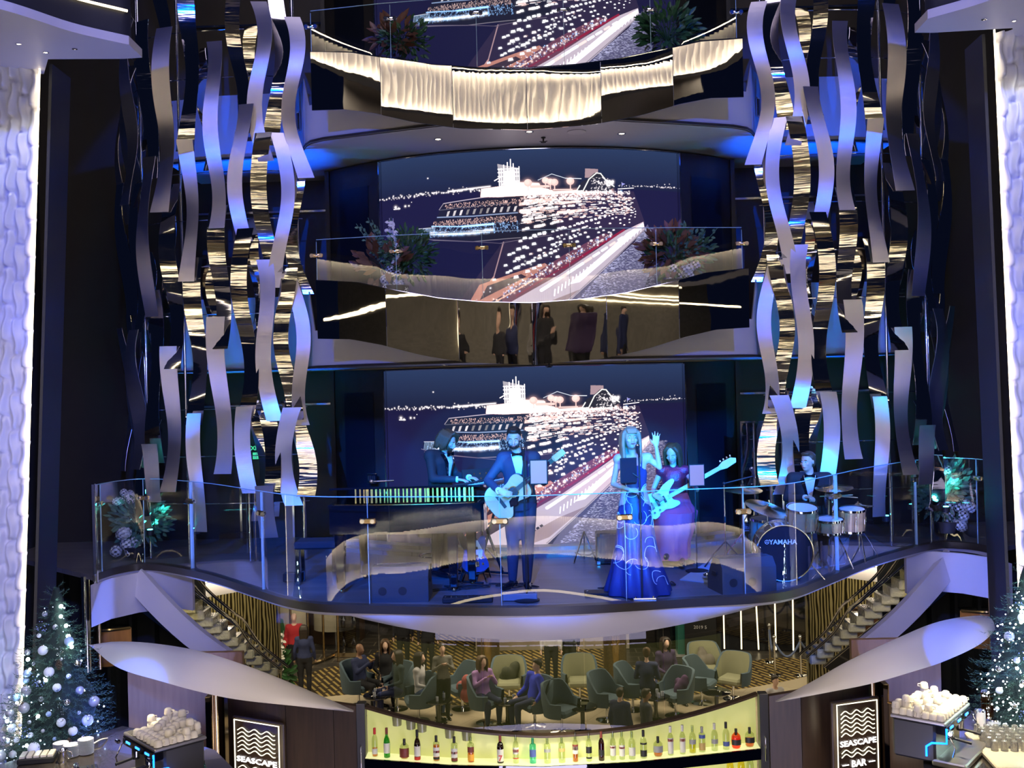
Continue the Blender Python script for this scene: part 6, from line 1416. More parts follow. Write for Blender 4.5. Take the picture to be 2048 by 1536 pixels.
for sx, nm in ((-1, 'left'), (1, 'right')):
    def q_(px, py, Y):
        if sx < 0: return at(px, py, Y)
        p = at(px, py, Y); return V((-p.x + .06, p.y + .1, p.z))
    # stair: from under the wing down and inward
    A, B = q_(292, 1148, 15.2), q_(548, 1345, 17.2)
    t = thing('crystal_staircase', 'sparkling crystal-stepped staircase with steel stringers under the %s end of the stage' % nm, 'staircase', (A.x, A.y, B.z))
    n = 15
    for i in range(n):
        c = A.lerp(B, (i + .5) / n); MB().box(c + V((0, .12, -.03)), (.27, .40, .15), chamfer=.02).build('step', M['crystal'], t, world=True)
    d = (B - A).normalized(); up = V((-d.z * (1 if d.x > 0 else -1), 0, abs(d.x))).normalized()
    for o_, mm, wd in ((.24, 'chrome', .018), (-.20, 'chrome', .022)): MB().tube([A + up * o_, B + up * o_], wd, 8).build('stringer', M[mm], t, world=True)
    b_ = MB(); b_.slab([[A - up * .22, B - up * .22], [A - up * .52, B - up * .56]], (0, .03, 0)); b_.build('side_panel', M['mirror_plain'], t, world=True)
    # double chrome handrails sweeping across
    for k_, (dx, dy) in enumerate(((0, 0), (16, -4))):
        pts = [q_(a + dx, b + dy, 14.6 + .5 * i) for i, (a, b) in enumerate(((366, 1142), (400, 1185), (450, 1228), (472, 1245), (505, 1292), (560, 1338)))]
        tag(MB().tube(smooth_path(pts, 6), .022, 8).build('handrail', M['chrome'], loc=pts[0]), 'long chrome handrail, %s of the pair sweeping down on the %s' % (('lower', 'upper')[k_], nm), 'handrail')
    # mirror image of the opposite rippled band and light strip, built solid
    Yb = 18.5; top = smooth_path([q_(285, 1142, Yb), q_(350, 1150, Yb), q_(430, 1140, Yb), q_(520, 1125, Yb)], 8); mid = smooth_path([q_(300, 1168, Yb), q_(350, 1172, Yb), q_(430, 1158, Yb), q_(520, 1140, Yb)], 8); low = smooth_path([q_(310, 1196, Yb), q_(380, 1200, Yb), q_(450, 1190, Yb), q_(540, 1172, Yb)], 8)
    n2 = 150
    def rs_(p): return [V([interp(q, np.linspace(0, 1, len(p)), [v[i] for v in p]) for i in range(3)]) for q in np.linspace(0, 1, n2)]
    T2, M2 = rs_(top), rs_(mid)
    rows = [[p + V((0, .04 * math.sin(i * .9), 0)) for i, p in enumerate(T2)], [p + V((0, .04 * math.sin(i * .9), 0)) for i, p in enumerate(M2)]]
    b_ = MB(); b_.slab(rows, (0, .1, 0)); struct('wall_rippled_band_' + nm, b_, M['white_panel'])
    tag(MB().tube([p + V((0, -.10, 0)) for p in mid], .02, 6).build('cove_light', MATS['led_band']), 'warm light line under the rippled band beyond the %s staircase' % nm, 'light strip')
    b_ = MB(); b_.slab([[p + V((0, .1, -.06)) for p in mid], [p + V((0, .1, 0)) for p in low]], (0, .1, 0)); struct('wall_lower_band_' + nm, b_, M['white_panel'])
    # gold relief wall and curved wooden counters in front of it
    b_ = MB(); a1, a2 = q_(185, 1195, 21.0), q_(500, 1200, 21.0); b_.box(((a1.x + a2.x) / 2, 21.0, -2.6), (abs(a2.x - a1.x) + 1.2, .1, 3.4)); struct('wall_gold_relief_' + nm, b_, M['goldwall'])
    lamp('gold_wall_light', 'AREA', ((a1.x + a2.x) / 2, 19.3, -.9), ((a1.x + a2.x) / 2, 20.9, -3.0), 60, (1.0, .86, .5), 1.2)
    for j, (x0, x1, yt, yb, Y_) in enumerate(((192, 260, 1254, 1300, 14.6), (398, 470, 1238, 1300, 19.5))):
        a, b, c = q_(x0, yt + 4, Y_), q_(x1, yt + 4, Y_), q_(x0, yb, Y_); w_ = (b.x - a.x)
        rows = [[V((a.x + w_ * u, Y_ - .35 * math.sin(PI * u), z + .10 * math.sin(PI * u) * abs(w_))) for u in np.linspace(0, 1, 14)] for z in (a.z, c.z - .2)]
        t2 = thing('curved_wood_counter', 'curved brown wooden counter with pale top edge, %s on the %s' % (('under the stage wing', 'beyond the staircase')[j], nm), 'counter', (a.x + w_ / 2, Y_, c.z))
        b_ = MB(); b_.slab(rows, (0, .05, 0)); b_.build('front', M['wood_brown'], t2, world=True); MB().tube([p + V((0, -.01, .01)) for p in rows[0]], .022, 6).build('top_edge', M['gold'], t2, world=True)
    # chrome corner column at the wing tip
    p = q_(172, 1232, 12.9); t2 = thing('chrome_column', 'bright chrome corner post closing the %s stage wing' % nm, 'post', (p.x, p.y, p.z - .8)); MB().cyl((0, 0, .1), (0, 0, 1.30), .05, 14).build('tube', M['chrome'], t2); MB().cyl((.12 * -sx, .1, .1), (.12 * -sx, .1, 1.25), .02, 10).build('slim_tube', M['gold'], t2)
for sx in (-1, 1):
    lamp('wing_fill', 'AREA', (sx * 5.2, 14.0, -.75), (sx * 5.3, 15.5, -2.2), 9, (1.0, .85, .55), .6)  # unseen warm fill added to brighten the wing underside
    lamp('stair_fill', 'SPOT', (sx * 4.1, 14.2, -.35), (sx * 5.7, 16.2, -1.8), 110, (1.0, .88, .55), .1, 80, .6)  # unseen fill added to brighten the crystal steps
# lounge planting: orchids by the stairs and a dark bush by the rope barriers
# ================================================================== THE BACK BAR
BX = [-3.7, -3.4, -2.9, -2.3, -1.95, -1, 0, 1, 1.9, 2.4, 2.9, 3.4, 3.8]; BY = [12.0, 11.80, 11.48, 11.50, 11.50, 11.27, 11.18, 11.27, 11.48, 11.60, 11.45, 11.62, 11.85]
def By(x): return interp(x, BX, BY)
XL, XR = -1.97, 2.40
def wallstrip(xs_, z0, z1, th=.08, dy=0.0):
    mb = MB(); mb.slab([[V((x, By(x) + dy, z1(x) if callable(z1) else z1)) for x in xs_], [V((x, By(x) + dy, z0)) for x in xs_]], (0, th, 0)); return mb
def topz(x): u = (x - .15) / 2.2; return -1.57 + .27 * min(1.2, abs(u)) ** 2
for a, b in ((-3.66, -2.86), (-2.86, -2.33), (-2.33, XL - .10)): struct('wall_bar_left', wallstrip(np.linspace(a + .003, b - .003, 12), -3.4, lambda x: interp(x, [-3.66, -2.9, -2.0], [-1.12, -1.17, -1.31])), M['wood_dark'])
for a, b in ((XR + .12, 2.85), (2.85, 3.70)): struct('wall_bar_right', wallstrip(np.linspace(a + .003, b - .003, 12), -3.4, lambda x: interp(x, [2.45, 2.9, 3.7], [-1.31, -1.2, -1.13])), M['wood_dark'])
nx = np.linspace(XL, XR, 60)
backlit = mat('backlit_panel', (.55, .55, .30), .4, emis=(.62, .64, .17), es=.55)
struct('wall_backlit', wallstrip(nx, -2.7, lambda x: topz(x) - .015, .03, .10), backlit)
struct('trim_cornice', wallstrip(nx, -9, lambda x: topz(x) + .02, .30, -.02) if 0 else MB().slab([[V((x, By(x) - .03, topz(x) + .02)) for x in nx], [V((x, By(x) - .03, topz(x) - .004)) for x in nx]], (0, .10, 0)), M['wood_dark'])
for sx, x in ((-1, XL - .05), (1, XR + .06)):
    t = thing('shutter_rail', 'grey metal shutter rail with pull handle at the %s end of the back bar' % ('left', 'right')[sx > 0], 'rail', (x, By(x) + .02, -3.1)); MB().box((0, 0, .92), (.10, .12, 1.84), chamfer=.006).build('rail_body', mat('metal_gray', (.12, .12, .13), .35, .7), t)
    MB().tube([(0, -.05, 1.38), (0, -.10, 1.37), (0, -.10, 1.11), (0, -.05, 1.10)], .007, 8).build('pull_handle', M['chrome'], t)
for k, z in enumerate((-1.845, -2.25)):
    t = thing('bottle_shelf', '%s curved lit shelf of the back bar with polished black front edge' % ('upper', 'lower')[k], 'shelf', (0, 11.2, z))
    MB().slab([[V((x, By(x) - .12, z)) for x in nx], [V((x, By(x) + .10, z)) for x in nx]], (0, 0, -.02)).build('shelf_top', mat('shelf_glass', (.75, .75, .55), .2, emis=(.80, .80, .36), es=.75), t, world=True, smooth=False)
    MB().slab([[V((x, By(x) - .135, z + .004)) for x in nx], [V((x, By(x) - .135, z - .115)) for x in nx]], (0, .02, 0)).build('front_edge', mat('edge_black_mirror', (.20, .20, .22), .03, 1.0, bump=.004, bscale=3), t, world=True)
lamp('shelf_light', 'AREA', (.2, 10.7, -1.2), (.2, 11.4, -1.8), 10, (1, .95, .6), .1, 3.6)
# bottles
def liquor(nm): 
    return M[nm]
for nm, c in (('b_clear', (.80, .84, .70)), ('b_green', (.06, .50, .06)), ('b_dark', (.10, .02, .012)), ('b_amber', (.95, .42, .08)), ('b_aqua', (.30, .78, .72)), ('b_orange', (1.0, .36, .03)), ('b_red', (.16, .015, .012)), ('b_yellow', (.95, .85, .2))): M[nm] = glass_mat('liquor_' + nm[2:], c, 1.6)
for nm, c in (('lab_white', (.78, .76, .70)), ('lab_black', (.02, .02, .02)), ('lab_red', (.65, .03, .03)), ('lab_maroon', (.22, .04, .03)), ('lab_gold', (.60, .42, .15)), ('lab_grey', (.35, .35, .36)), ('lab_blue', (.08, .12, .40)), ('lab_orange', (.95, .45, .05))): M[nm] = mat(nm, c, .5)
SHP = {'round': [(0, 0), (.036, 0), (.038, .01), (.038, .17), (.030, .205), (.014, .225), (.013, .285), (0, .285)], 'slim': [(0, 0), (.031, 0), (.033, .01), (.033, .185), (.026, .215), (.013, .24), (.013, .30), (0, .30)],
       'square': [(0, 0), (.036, 0), (.037, .008), (.037, .18), (.034, .20), (.014, .215), (.013, .26), (0, .26)], 'flask': [(0, 0), (.040, 0), (.050, .02), (.056, .08), (.048, .14), (.020, .17), (.014, .18), (.014, .20), (0, .20)],
       'tall': [(0, 0), (.034, 0), (.036, .01), (.037, .16), (.030, .20), (.015, .235), (.014, .31), (0, .31)]}
def bottle(px, pyb, shp, m, cap, fill, labels, desc, z=-1.845, sc=1.0, tilt=0, Yo=0):
    p = at(px, pyb, 11.25); x = p.x
    for _ in range(4): Y = By(x) - .02 + Yo; x = at(px, pyb, Y).x
    t = thing('bottle', desc, 'bottle', (x, Y, z + .002), 0, 'bottles on the %s shelf of the back bar' % ('upper' if z > -2 else 'lower')); t.scale = (sc, sc, sc)
    pr = SHP[shp]; H = pr[-1][1]; n = 4 if shp == 'square' else 18
    q = MB(); q.lathe(pr, n=18, sy=.8 if shp in ('square', 'flask') else 1, close=False); q.build('glass_body', M[m], t)
    if fill: hgt, fm = fill; q = MB(); rr = [(max(0, r - .004), zz) for r, zz in pr if zz <= hgt]; q.lathe([(0, .006)] + [(r, max(zz, .006)) for r, zz in rr[1:]] + [(rr[-1][0], hgt), (0, hgt)], n=16, sy=.8 if shp in ('square', 'flask') else 1, close=False); q.build('liquid', M[fm], t)
    MB().cyl((0, 0, H - .055), (0, 0, H + .012), .0155, 12).build('cap', M[cap], t)
    R0 = max(r for r, _ in pr)
    for (z0, z1, lm) in labels:
        A = np.linspace(-PI / 2 - 1.15, -PI / 2 + 1.15, 10); sy = .8 if shp in ('square', 'flask') else 1; rr = interp((z0 + z1) / 2, [a[1] for a in pr], [a[0] for a in pr]) + .0012
        q = MB(); q.slab([[V((rr * math.cos(a), rr * sy * math.sin(a), z1)) for a in A], [V((rr * math.cos(a), rr * sy * math.sin(a), z0)) for a in A]], (0, .0008, 0)); q.build('paper_label', M[lm], t)
    return t
BT = [(750, 1502, 'slim', 'b_clear', 'lab_red', (.09, 'b_amber'), [(.03, .09, 'lab_white')], 'clear bottle with red cap, first at the left end of the shelf'),
      (774, 1504, 'tall', 'b_green', 'lab_maroon', None, [(.05, .16, 'lab_white')], 'green glass bottle with cream label'),
      (809, 1508, 'flask', 'b_clear', 'lab_black', (.07, 'b_amber'), [(.02, .12, 'lab_maroon')], 'round-bellied clear flask with brown oval label and a little amber liquor'),
      (835, 1510, 'tall', 'b_dark', 'lab_black', None, [(.04, .15, 'lab_white'), (.0, .035, 'lab_red')], 'dark brown bottle with large white label and red foot'),
      (873, 1513, 'square', 'b_clear', 'lab_black', (.17, 'b_amber'), [(.05, .15, 'lab_white'), (.02, .045, 'lab_black'), (.09, .115, 'lab_red')], 'square bottle full of amber liquor with white label and red seal'),
      (909, 1515, 'square', 'b_clear', 'lab_black', (.04, 'b_dark'), [(.05, .15, 'lab_white'), (.015, .045, 'lab_maroon'), (.09, .115, 'lab_red')], 'square clear bottle nearly empty, white label with red seal'),
      (942, 1517, 'square', 'b_clear', 'b_clear', (.10, 'b_orange'), [(.11, .17, 'lab_maroon'), (.02, .09, 'lab_orange')], 'square bottle half full of orange liquor with slanted maroon label'),
      (1001, 1518, 'round', 'b_dark', 'lab_maroon', None, [(.02, .15, 'lab_white')], 'dark bottle with white label and a big red number 7'),
      (1032, 1518, 'slim', 'b_clear', 'b_clear', None, [(.10, .17, 'lab_white'), (.05, .06, 'lab_red'), (.12, .15, 'lab_red')], 'clear bottle with small red figure on a white label'),
      (1066, 1518, 'square', 'b_aqua', 'b_aqua', None, [(.07, .15, 'lab_blue')], 'pale aqua blue square bottle'),
      (1095, 1517, 'square', 'b_clear', 'b_clear', None, [(.12, .155, 'lab_grey')], 'clear bottle with narrow grey band, next to the aqua bottle'),
      (1124, 1516, 'square', 'b_clear', 'b_clear', None, [(.12, .155, 'lab_gold')], 'clear bottle with narrow golden band, second after the aqua bottle'),
      (1151, 1513, 'slim', 'b_clear', 'b_clear', (.09, 'b_amber'), [(.09, .17, 'lab_white'), (.13, .19, 'lab_maroon')], 'clear bottle with orange liquor and white label under a maroon blotch'),
      (1178, 1511, 'slim', 'b_clear', 'b_clear', None, [(.09, .16, 'lab_black'), (.03, .05, 'lab_black')], 'clear bottle with black label and red disc'),
      (1203, 1509, 'slim', 'b_red', 'lab_maroon', None, [(.06, .12, 'lab_black')], 'deep red black bottle, darkest of the row'),
      (1226, 1505, 'slim', 'b_clear', 'b_clear', None, [(.05, .16, 'lab_white'), (.13, .15, 'lab_red')], 'clear bottle with white label, just right of the deep red bottle'),
      (1244, 1503, 'slim', 'b_clear', 'b_clear', None, [(.04, .16, 'lab_white'), (.12, .14, 'lab_red')], 'clear bottle with white label, second after the deep red bottle'),
      (1264, 1500, 'round', 'b_clear', 'b_clear', None, [(.04, .13, 'lab_white')], 'clear bottle with a dark horseman figure on its label'),
      (1287, 1498, 'round', 'b_clear', 'lab_black', None, [(.02, .09, 'lab_black'), (.15, .17, 'lab_black')], 'clear bottle with black lower label and thin black collar band'),
      (1316, 1495, 'flask', 'b_clear', 'lab_black', (.08, 'b_amber'), [(.05, .12, 'lab_grey')], 'wide shouldered clear bottle with grey label over orange liquor'),
      (1341, 1490, 'slim', 'b_clear', 'lab_white', None, [(.02, .19, 'lab_white'), (.15, .18, 'lab_red')], 'white labelled vodka bottle with red band, near the right half'),
      (1365, 1487, 'slim', 'b_clear', 'lab_white', None, [(.02, .18, 'lab_white'), (.14, .17, 'lab_red')], 'second white labelled bottle with red band, closer to the orange flasks'),
      (1385, 1485, 'round', 'b_clear', 'b_clear', (.10, 'b_yellow'), [(.10, .15, 'lab_grey')], 'clear bottle of pale yellow liquor with grey lettering band'),
      (1404, 1482, 'square', 'b_clear', 'lab_grey', None, [(.02, .10, 'lab_gold'), (.15, .19, 'lab_blue')], 'clear bottle with tan label and blue shoulder'),
      (1429, 1479, 'round', 'b_clear', 'lab_white', None, [(.08, .13, 'lab_grey')], 'clear bottle with faint blue lettering'),
      (1452, 1475, 'round', 'b_clear', 'lab_black', None, [(.04, .09, 'lab_blue')], 'clear bottle with dark blue label and black cap beside the first orange flask'),
      (1472, 1473, 'flask', 'b_orange', 'lab_black', (.12, 'b_orange'), [(.04, .10, 'lab_black')], 'round bright orange flask with a black disc label'),
      (1499, 1468, 'flask', 'b_clear', 'lab_black', (.09, 'b_orange'), [(.05, .11, 'lab_black')], 'last round flask at the right end, half full of orange liquor')]
for b_ in BT:
    t = bottle(*b_)
    if 'number 7' in b_[7]: text('number', '7', .085, (0, -.040, .055), (PI / 2, 0, 0), M['lab_red'], t, .001, bold=.002)
for px, m_, cp, l in ((752, 'b_amber', 'lab_orange', 'amber bottle low on the lower shelf at its left end'), (782, 'b_clear', 'lab_white', 'clear bottle with white cap low at the left end'), (1460, 'b_yellow', 'lab_black', 'yellowish bottle with black cap on the lower shelf'), (1482, 'b_yellow', 'lab_red', 'yellow bottle with red cap on the lower shelf'), (1500, 'b_clear', 'lab_black', 'clear bottle with black cap at the right end of the lower shelf')):
    bottle(px, 1530, 'tall', m_, cp, None, [], l, z=-2.25 + .02, sc=1.12)
# upturned glasses hanging high behind the bottles
for i, px in enumerate((800, 828, 850, 905, 938)):
    p = at(px, 1450, 11.7); o = MB().lathe([(0, 0), (.05, 0), (.055, .09), (.05, .11), (.048, .01), (0, .01)], n=14, close=False).build('hanging_glass', M['glass_clear'] if 0 else mat('tumbler', (.75, .75, .45), .1, trans=.6), None); tag(o, 'upturned glass hanging behind the bottles at the left of the back bar', 'glass', 'glasses hanging in the back bar'); o.location = (p.x, By(p.x) + .05, topz(p.x) - .11)

# ---- neon signs: SEASCAPE BAR
def sign(A, B, label, nm):
    d = (B - A); w_ = Vector((d.x, d.y, 0)).length; a = math.atan2(d.y, d.x); t = thing('neon_sign', label, 'sign', (A.x, A.y, A.z), a); Hh = 1.05
    MB().box((w_ / 2, .03, -Hh / 2), (w_ + .10, .05, Hh + .06), chamfer=.012).build('frame', M['wood_dark'], t)
    MB().box((w_ / 2, -.002, -Hh / 2), (w_ - .02, .012, Hh - .02)).build('backboard', mat('sign_board', (.03, .018, .012), .25), t)
    ln = mat('neon_border', (.8, .8, .7), .4, emis=(1.0, .90, .66), es=1.6); nw = mat('neon_wave', (.8, .8, .7), .4, emis=(1.0, .93, .66), es=1.5); nt_ = mat('neon_text', (.9, .9, .9), .4, emis=(1.0, .97, .95), es=2.6)
    q = MB()
    for (x0, z0, x1, z1) in ((0, 0, w_, 0), (0, 0, 0, -Hh), (w_, 0, w_, -Hh)): q.box(((x0 + x1) / 2, -.015, (z0 + z1) / 2), (abs(x1 - x0) + .008, .012, abs(z1 - z0) + .008))
    q.build('light_border', ln, t)
    for r_ in [.095 + .048 * i for i in range(6)] + [.52, .565]:
        pts = [V((w_ * (.08 + .84 * u), -.022, -r_ + .019 * math.sin(u * 3 * 2 * PI - .9))) for u in np.linspace(0, 1, 40)]
        MB().tube(pts, .0055, 6).build('neon_wave_line', nw, t)
    s1 = text('sign_lettering', 'SEASCAPE', .085, (w_ / 2, -.022, -.435), (PI / 2, 0, 0), nt_, t, .004, bold=.0010); k = (w_ * .90) / max(.01, s1.dimensions.x or .5); s1.scale = (k, 1, 1)
    s2 = text('sign_lettering', 'BAR', .105, (w_ / 2, -.022, -.665), (PI / 2, 0, 0), nt_, t, .004, bold=.0008)
    for sg in (-1, 1): MB().tube([V((w_ / 2 + sg * .13, -.022, -.665)), V((w_ / 2 + sg * .21, -.022, -.665))], .006, 6).build('neon_dash', nt_, t)
    lamp('sign_glow', 'AREA', tuple(A.lerp(B, .5) + V((0, -.35, -.3))), tuple(A.lerp(B, .5) + V((0, .5, -.3))), 1.2, (1, .85, .6), .3)
sign(at(470, 1438, 11.70), at(559, 1457, 11.42), 'dark framed glowing sign of waves reading SEASCAPE BAR, at the left of the back bar', 'left')
sign(at(1672, 1410, 11.38), at(1752, 1399, 11.55), 'dark framed glowing sign of waves reading SEASCAPE BAR, at the right of the back bar', 'right')
# ---- angled screen panel right of the sign, alcoves with coffee machines
A, B = at(1756, 1399, 11.62), at(1858, 1423, 10.85)
mb = MB(); mb.slab([[A, B], [A - V((0, 0, 1.2)), B - V((0, 0, 1.2))]], (.03, .02, 0)); struct('wall_screen_panel', mb, M['wood_dark'])
mb = MB(); mb.tube([A, B], .016, 6); mb.tube([B, B - V((0, 0, 1.2))], .012, 6); struct('trim_panel_edge', mb, M['gold'])
for sx, nm in ((-1, 'left'), (1, 'right')):
    x0, x1 = (-5.0, -3.6) if sx < 0 else (3.7, 4.75)
    mb = MB(); mb.box(((x0 + x1) / 2, 12.45, -2.0), (abs(x1 - x0), .08, 2.2)); struct('wall_alcove_' + nm, mb, M['wood_dark'] if 0 else mat('alcove_wood', (.24, .13, .055), .35, var=.3, vscale=5, stretch=(4, 4, .4)))
    mb = MB(); mb.box((sx * (3.72 if sx < 0 else 3.78), 11.95, -2.2), (.06, 1.0, 2.1)); struct('wall_alcove_side_' + nm, mb, M['mirror_plain'] if 0 else mat('bronze_mirror', (.20, .15, .10), .06, 1.0))
    mb = MB(); mb.cyl((sx * 3.68, 11.6, -3.2), (sx * 3.68, 11.6, -1.16), .03, 14); tag(mb.build('gold_pole', M['gold']), 'slim vertical gold pole at the corner of the %s coffee alcove' % nm, 'pole')
CT = -1.35
def ct(px, py, z=CT): p = atz(px, py, z); return (p.x, p.y)
marble = mat('counter_marble', (.035, .030, .026), .16, var=.8, vscale=9, coat=.5)
mb = MB(); mb.prism([ct(-60, 1548), ct(245, 1452), ct(335, 1470), ct(430, 1500), ct(520, 1590), ct(0, 1640), ct(-100, 1600)], CT - .05, CT); t = tag(mb.build('bar_counter', marble), 'dark veined marble counter carrying the coffee gear beside the left Christmas tree', 'counter')
mb = MB(); mb.prism([ct(1845, 1448), ct(1925, 1412), ct(2000, 1450), ct(2110, 1460), ct(2120, 1640), ct(1850, 1660)], CT - .05, CT); tag(mb.build('bar_counter', marble), 'dark marble counter under the coffee machine beside the right Christmas tree', 'counter')
# coffee machines
cupm = mat('cup_white_warm', (.82, .76, .60), .25)
def cup_proto():
    t = thing('coffee_cup', 'white coffee cup upturned on top of the left coffee machine', 'cup', (0, 0, 0), 0, 'cups on the left coffee machine')
    MB().lathe([(0, .055), (.022, .055), (.034, .045), (.040, .0), (.037, .0), (.031, .040), (0, .050)], n=16, close=False).build('bowl', cupm, t); MB().tube([(.036, 0, .012), (.058, 0, .016), (.056, 0, .034), (.035, 0, .038)], .005, 6).build('handle', cupm, t); return t
proto = cup_proto(); first = [True]
def machine(pA, pB, pC, label, side, zt=-.93):
    A, B, C = atz(*pA, zt), atz(*pB, zt), atz(*pC, zt); w_ = (B - A).length; dp = .50
    a = math.atan2((B - A).y, (B - A).x); rz = a
    n_ = V((-(B - A).y, (B - A).x, 0)).normalized(); back = 1 if n_.dot(C - B) > 0 else -1
    t = thing('coffee_machine', label, 'coffee machine', (A.lerp(B, .5).x, A.lerp(B, .5).y, CT), rz)
    s = back; h = zt - CT                                # local: x along the front, y*s towards the rear
    st_ = mat('machine_steel', (.55, .52, .47), .28, .9)
    MB().box((0, s * dp / 2, h - .02), (w_, dp, .03), chamfer=.008).build('cup_tray', st_, t)
    q = MB()
    for i in range(18): q.box((-w_ / 2 + .03 + i * (w_ - .06) / 17, s * dp / 2, h), (.006, dp * .94, .008))
    q.build('tray_grid', M['chrome'], t)
    MB().box((0, s * dp * .58, h / 2), (w_ * .96, dp * .78, h - .06), chamfer=.02).build('body', mat('machine_body', (.05, .05, .055), .3), t)
    MB().box((0, s * .04, h - .075), (w_ * .98, .10, .085), chamfer=.01).build('control_panel', M['black_gloss'], t)
    for i in range(3): MB().box((-w_ * .30 + i * w_ * .30, -s * .013, h - .072), (.085, .006, .018)).build('blue_display', M['led_blue'], t)
    for i in range(2):
        x = -w_ * .2 + i * w_ * .4; MB().cyl((x, s * .03, h - .12), (x, s * .03, h - .19), .035, 14).build('group_head', M['chrome'], t); q = MB(); q.cyl((x, s * .03, h - .21), (x, s * .03, h - .185), .034, 14); q.tube([(x, s * .0, h - .20), (x, -s * .16, h - .215)], [.012, .015], 8); q.build('portafilter', M['black'], t)
    MB().box((0, -s * .02, .035), (w_ * .98, .30, .06), chamfer=.012).build('drip_tray', st_, t)
    for x in (-w_ * .47, w_ * .47): MB().tube([(x, -s * .02, h - .10), (x * 1.02, -s * .08, h - .22), (x * 1.03, -s * .06, h - .30)], .007, 6).build('steam_wand', M['chrome'], t)
    for x, k in ((-w_ * .51, 1), (w_ * .51, 1)): MB().cyl((x * .94, -s * .05, h - .08), (x * 1.06, -s * .05, h - .08), .02, 12).build('steam_knob', M['chrome'], t)
    e = w_ / 2 * (1 if side == 'left' else -1)
    MB().tube([(e * 1.0, -s * .012, h - .05), (e * 1.01, -s * .012, h - .18), (e * 1.01, s * .12, h - .20), (e * 1.01, s * .17, h - .24), (e * 1.01, s * .17, h - .33)], .010, 8).build('blue_neon_line', mat('led_blue2', (.1, .2, .8), .5, emis=(.0, .16, 1.0), es=5.0), t)
    M_ = t.matrix_basis; k = 0; rd = random.Random(7)
    for r_ in range(7):
        for c in range(9):
            if side == 'left' and (c < 2 and r_ < 3): continue
            if k >= 56: break
            lay = 1 if (r_ + c) % 3 == 0 and r_ > 1 else 0
            p = M_ @ V((-w_ / 2 + .05 + c * (w_ - .09) / 8, s * (.05 + r_ * .068), h + .004 + lay * .0)); k += 1
            for L_ in range(1 + lay + (1 if r_ > 4 and c % 2 else 0)):
                if first[0]: o = proto; first[0] = False
                else: o = dup(proto)
                o.location = (p.x, p.y, p.z + .05 * L_); o.rotation_euler.z = rd.uniform(0, 6)
                if side == 'right': o['label'] = 'white coffee cup upturned on top of the right coffee machine'; o['group'] = 'cups on the right coffee machine'
    return t
machine((246, 1463), (309, 1499), (383, 1471), 'black and steel coffee machine with blue lights, beside the left Christmas tree', 'left')
machine((1890, 1447), (1940, 1404), (1858, 1432), 'black and steel coffee machine with blue lights, beside the right Christmas tree', 'right')
x, y = ct(357, 1520); t = thing('coffee_grinder', 'black cylindrical coffee grinder right of the left coffee machine', 'grinder', (x, y, CT)); MB().lathe([(0, 0), (.08, 0), (.085, .02), (.075, .22), (.09, .26), (.095, .30), (0, .30)], n=24, close=False).build('body', M['black_gloss'], t); MB().lathe([(0, .30), (.098, .30), (.09, .32), (0, .325)], n=24, close=False).build('lid', mat('lid_grey', (.45, .43, .38), .3), t)
for i, (dx, l) in enumerate(((-.04, 'steel-rimmed white mug on the coffee grinder, nearer the machine'), (.05, 'second white mug on the coffee grinder'))):
    t = thing('mug', l, 'mug', (x + dx, y - .01 * i, CT + .326)); MB().lathe([(0, 0), (.038, 0), (.04, .09), (.037, .09), (.035, .01), (0, .01)], n=18, close=False).build('body', cupm, t); MB().tube([(.038, 0, .02), (.062, 0, .03), (.062, 0, .06), (.038, 0, .07)], .006, 6).build('handle', cupm, t)
for px, py, n, l in ((122, 1497, 9, 'stack of white saucers, lowest at the left'), (143, 1505, 11, 'stack of white saucers, middle one beside the steel jug'), (172, 1500, 14, 'tallest stack of white saucers')):
    x, y = ct(px, py + 8)
    for i in range(n): o = MB().lathe([(0, 0), (.03, 0), (.075, .010), (.076, .013), (.03, .004), (0, .004)], n=20, close=False).build('saucer', mat('saucer_white', (.72, .72, .72), .3), None); tag(o, 'white saucer in the %s' % l, 'saucer', l); o.location = (x, y, CT + .002 + i * .0105)
x, y = ct(127, 1524); t = thing('milk_jug', 'small steel milk jug in front of the saucer stacks', 'jug', (x, y, CT)); MB().lathe([(0, 0), (.05, 0), (.055, .03), (.040, .10), (.048, .12), (.044, .12), (.036, .10), (0, .02)], n=20, close=False).build('body', M['chrome'], t); MB().tube([(.05, 0, .03), (.09, 0, .05), (.08, 0, .10), (.042, 0, .11)], .006, 6).build('handle', M['chrome'], t)
x, y = ct(76, 1522); t = thing('napkin_tray', 'dark tray with pale folded napkins at the tree side of the counter', 'tray', (x, y, CT), .2); MB().box((0, 0, .03), (.34, .20, .06), chamfer=.01).build('tray', M['black'], t)
for i in range(5): MB().box((-.13 + i * .065, 0, .07), (.05, .16, .02), rz=.05).build('napkin', cupm, t)
x, y = ct(172, 1548); t = thing('desk_phone', 'dark desk telephone with handset on the left counter', 'telephone', (x, y, CT), .5); MB().box((0, 0, .03), (.22, .18, .05), chamfer=.012).build('base', M['black'], t); MB().tube([(-.08, -.07, .08), (-.09, 0, .10), (-.08, .07, .08)], [.025, .018, .025], 8).build('handset', M['black_gloss'], t)
for i in range(9): MB().box((.02 + .035 * (i % 3), -.04 + .035 * (i // 3), .058), (.02, .02, .008)).build('key', M['chrome'], t)
a = V((*ct(215, 1478), CT + .01)); tag(MB().tube(smooth_path([a, a + V((-.02, -.15, .03)), a + V((-.12, -.35, .0)), a + V((-.2, -.5, 0))], 6), .007, 6).build('white_cable', cupm), 'white cable trailing across the left marble counter', 'cable')
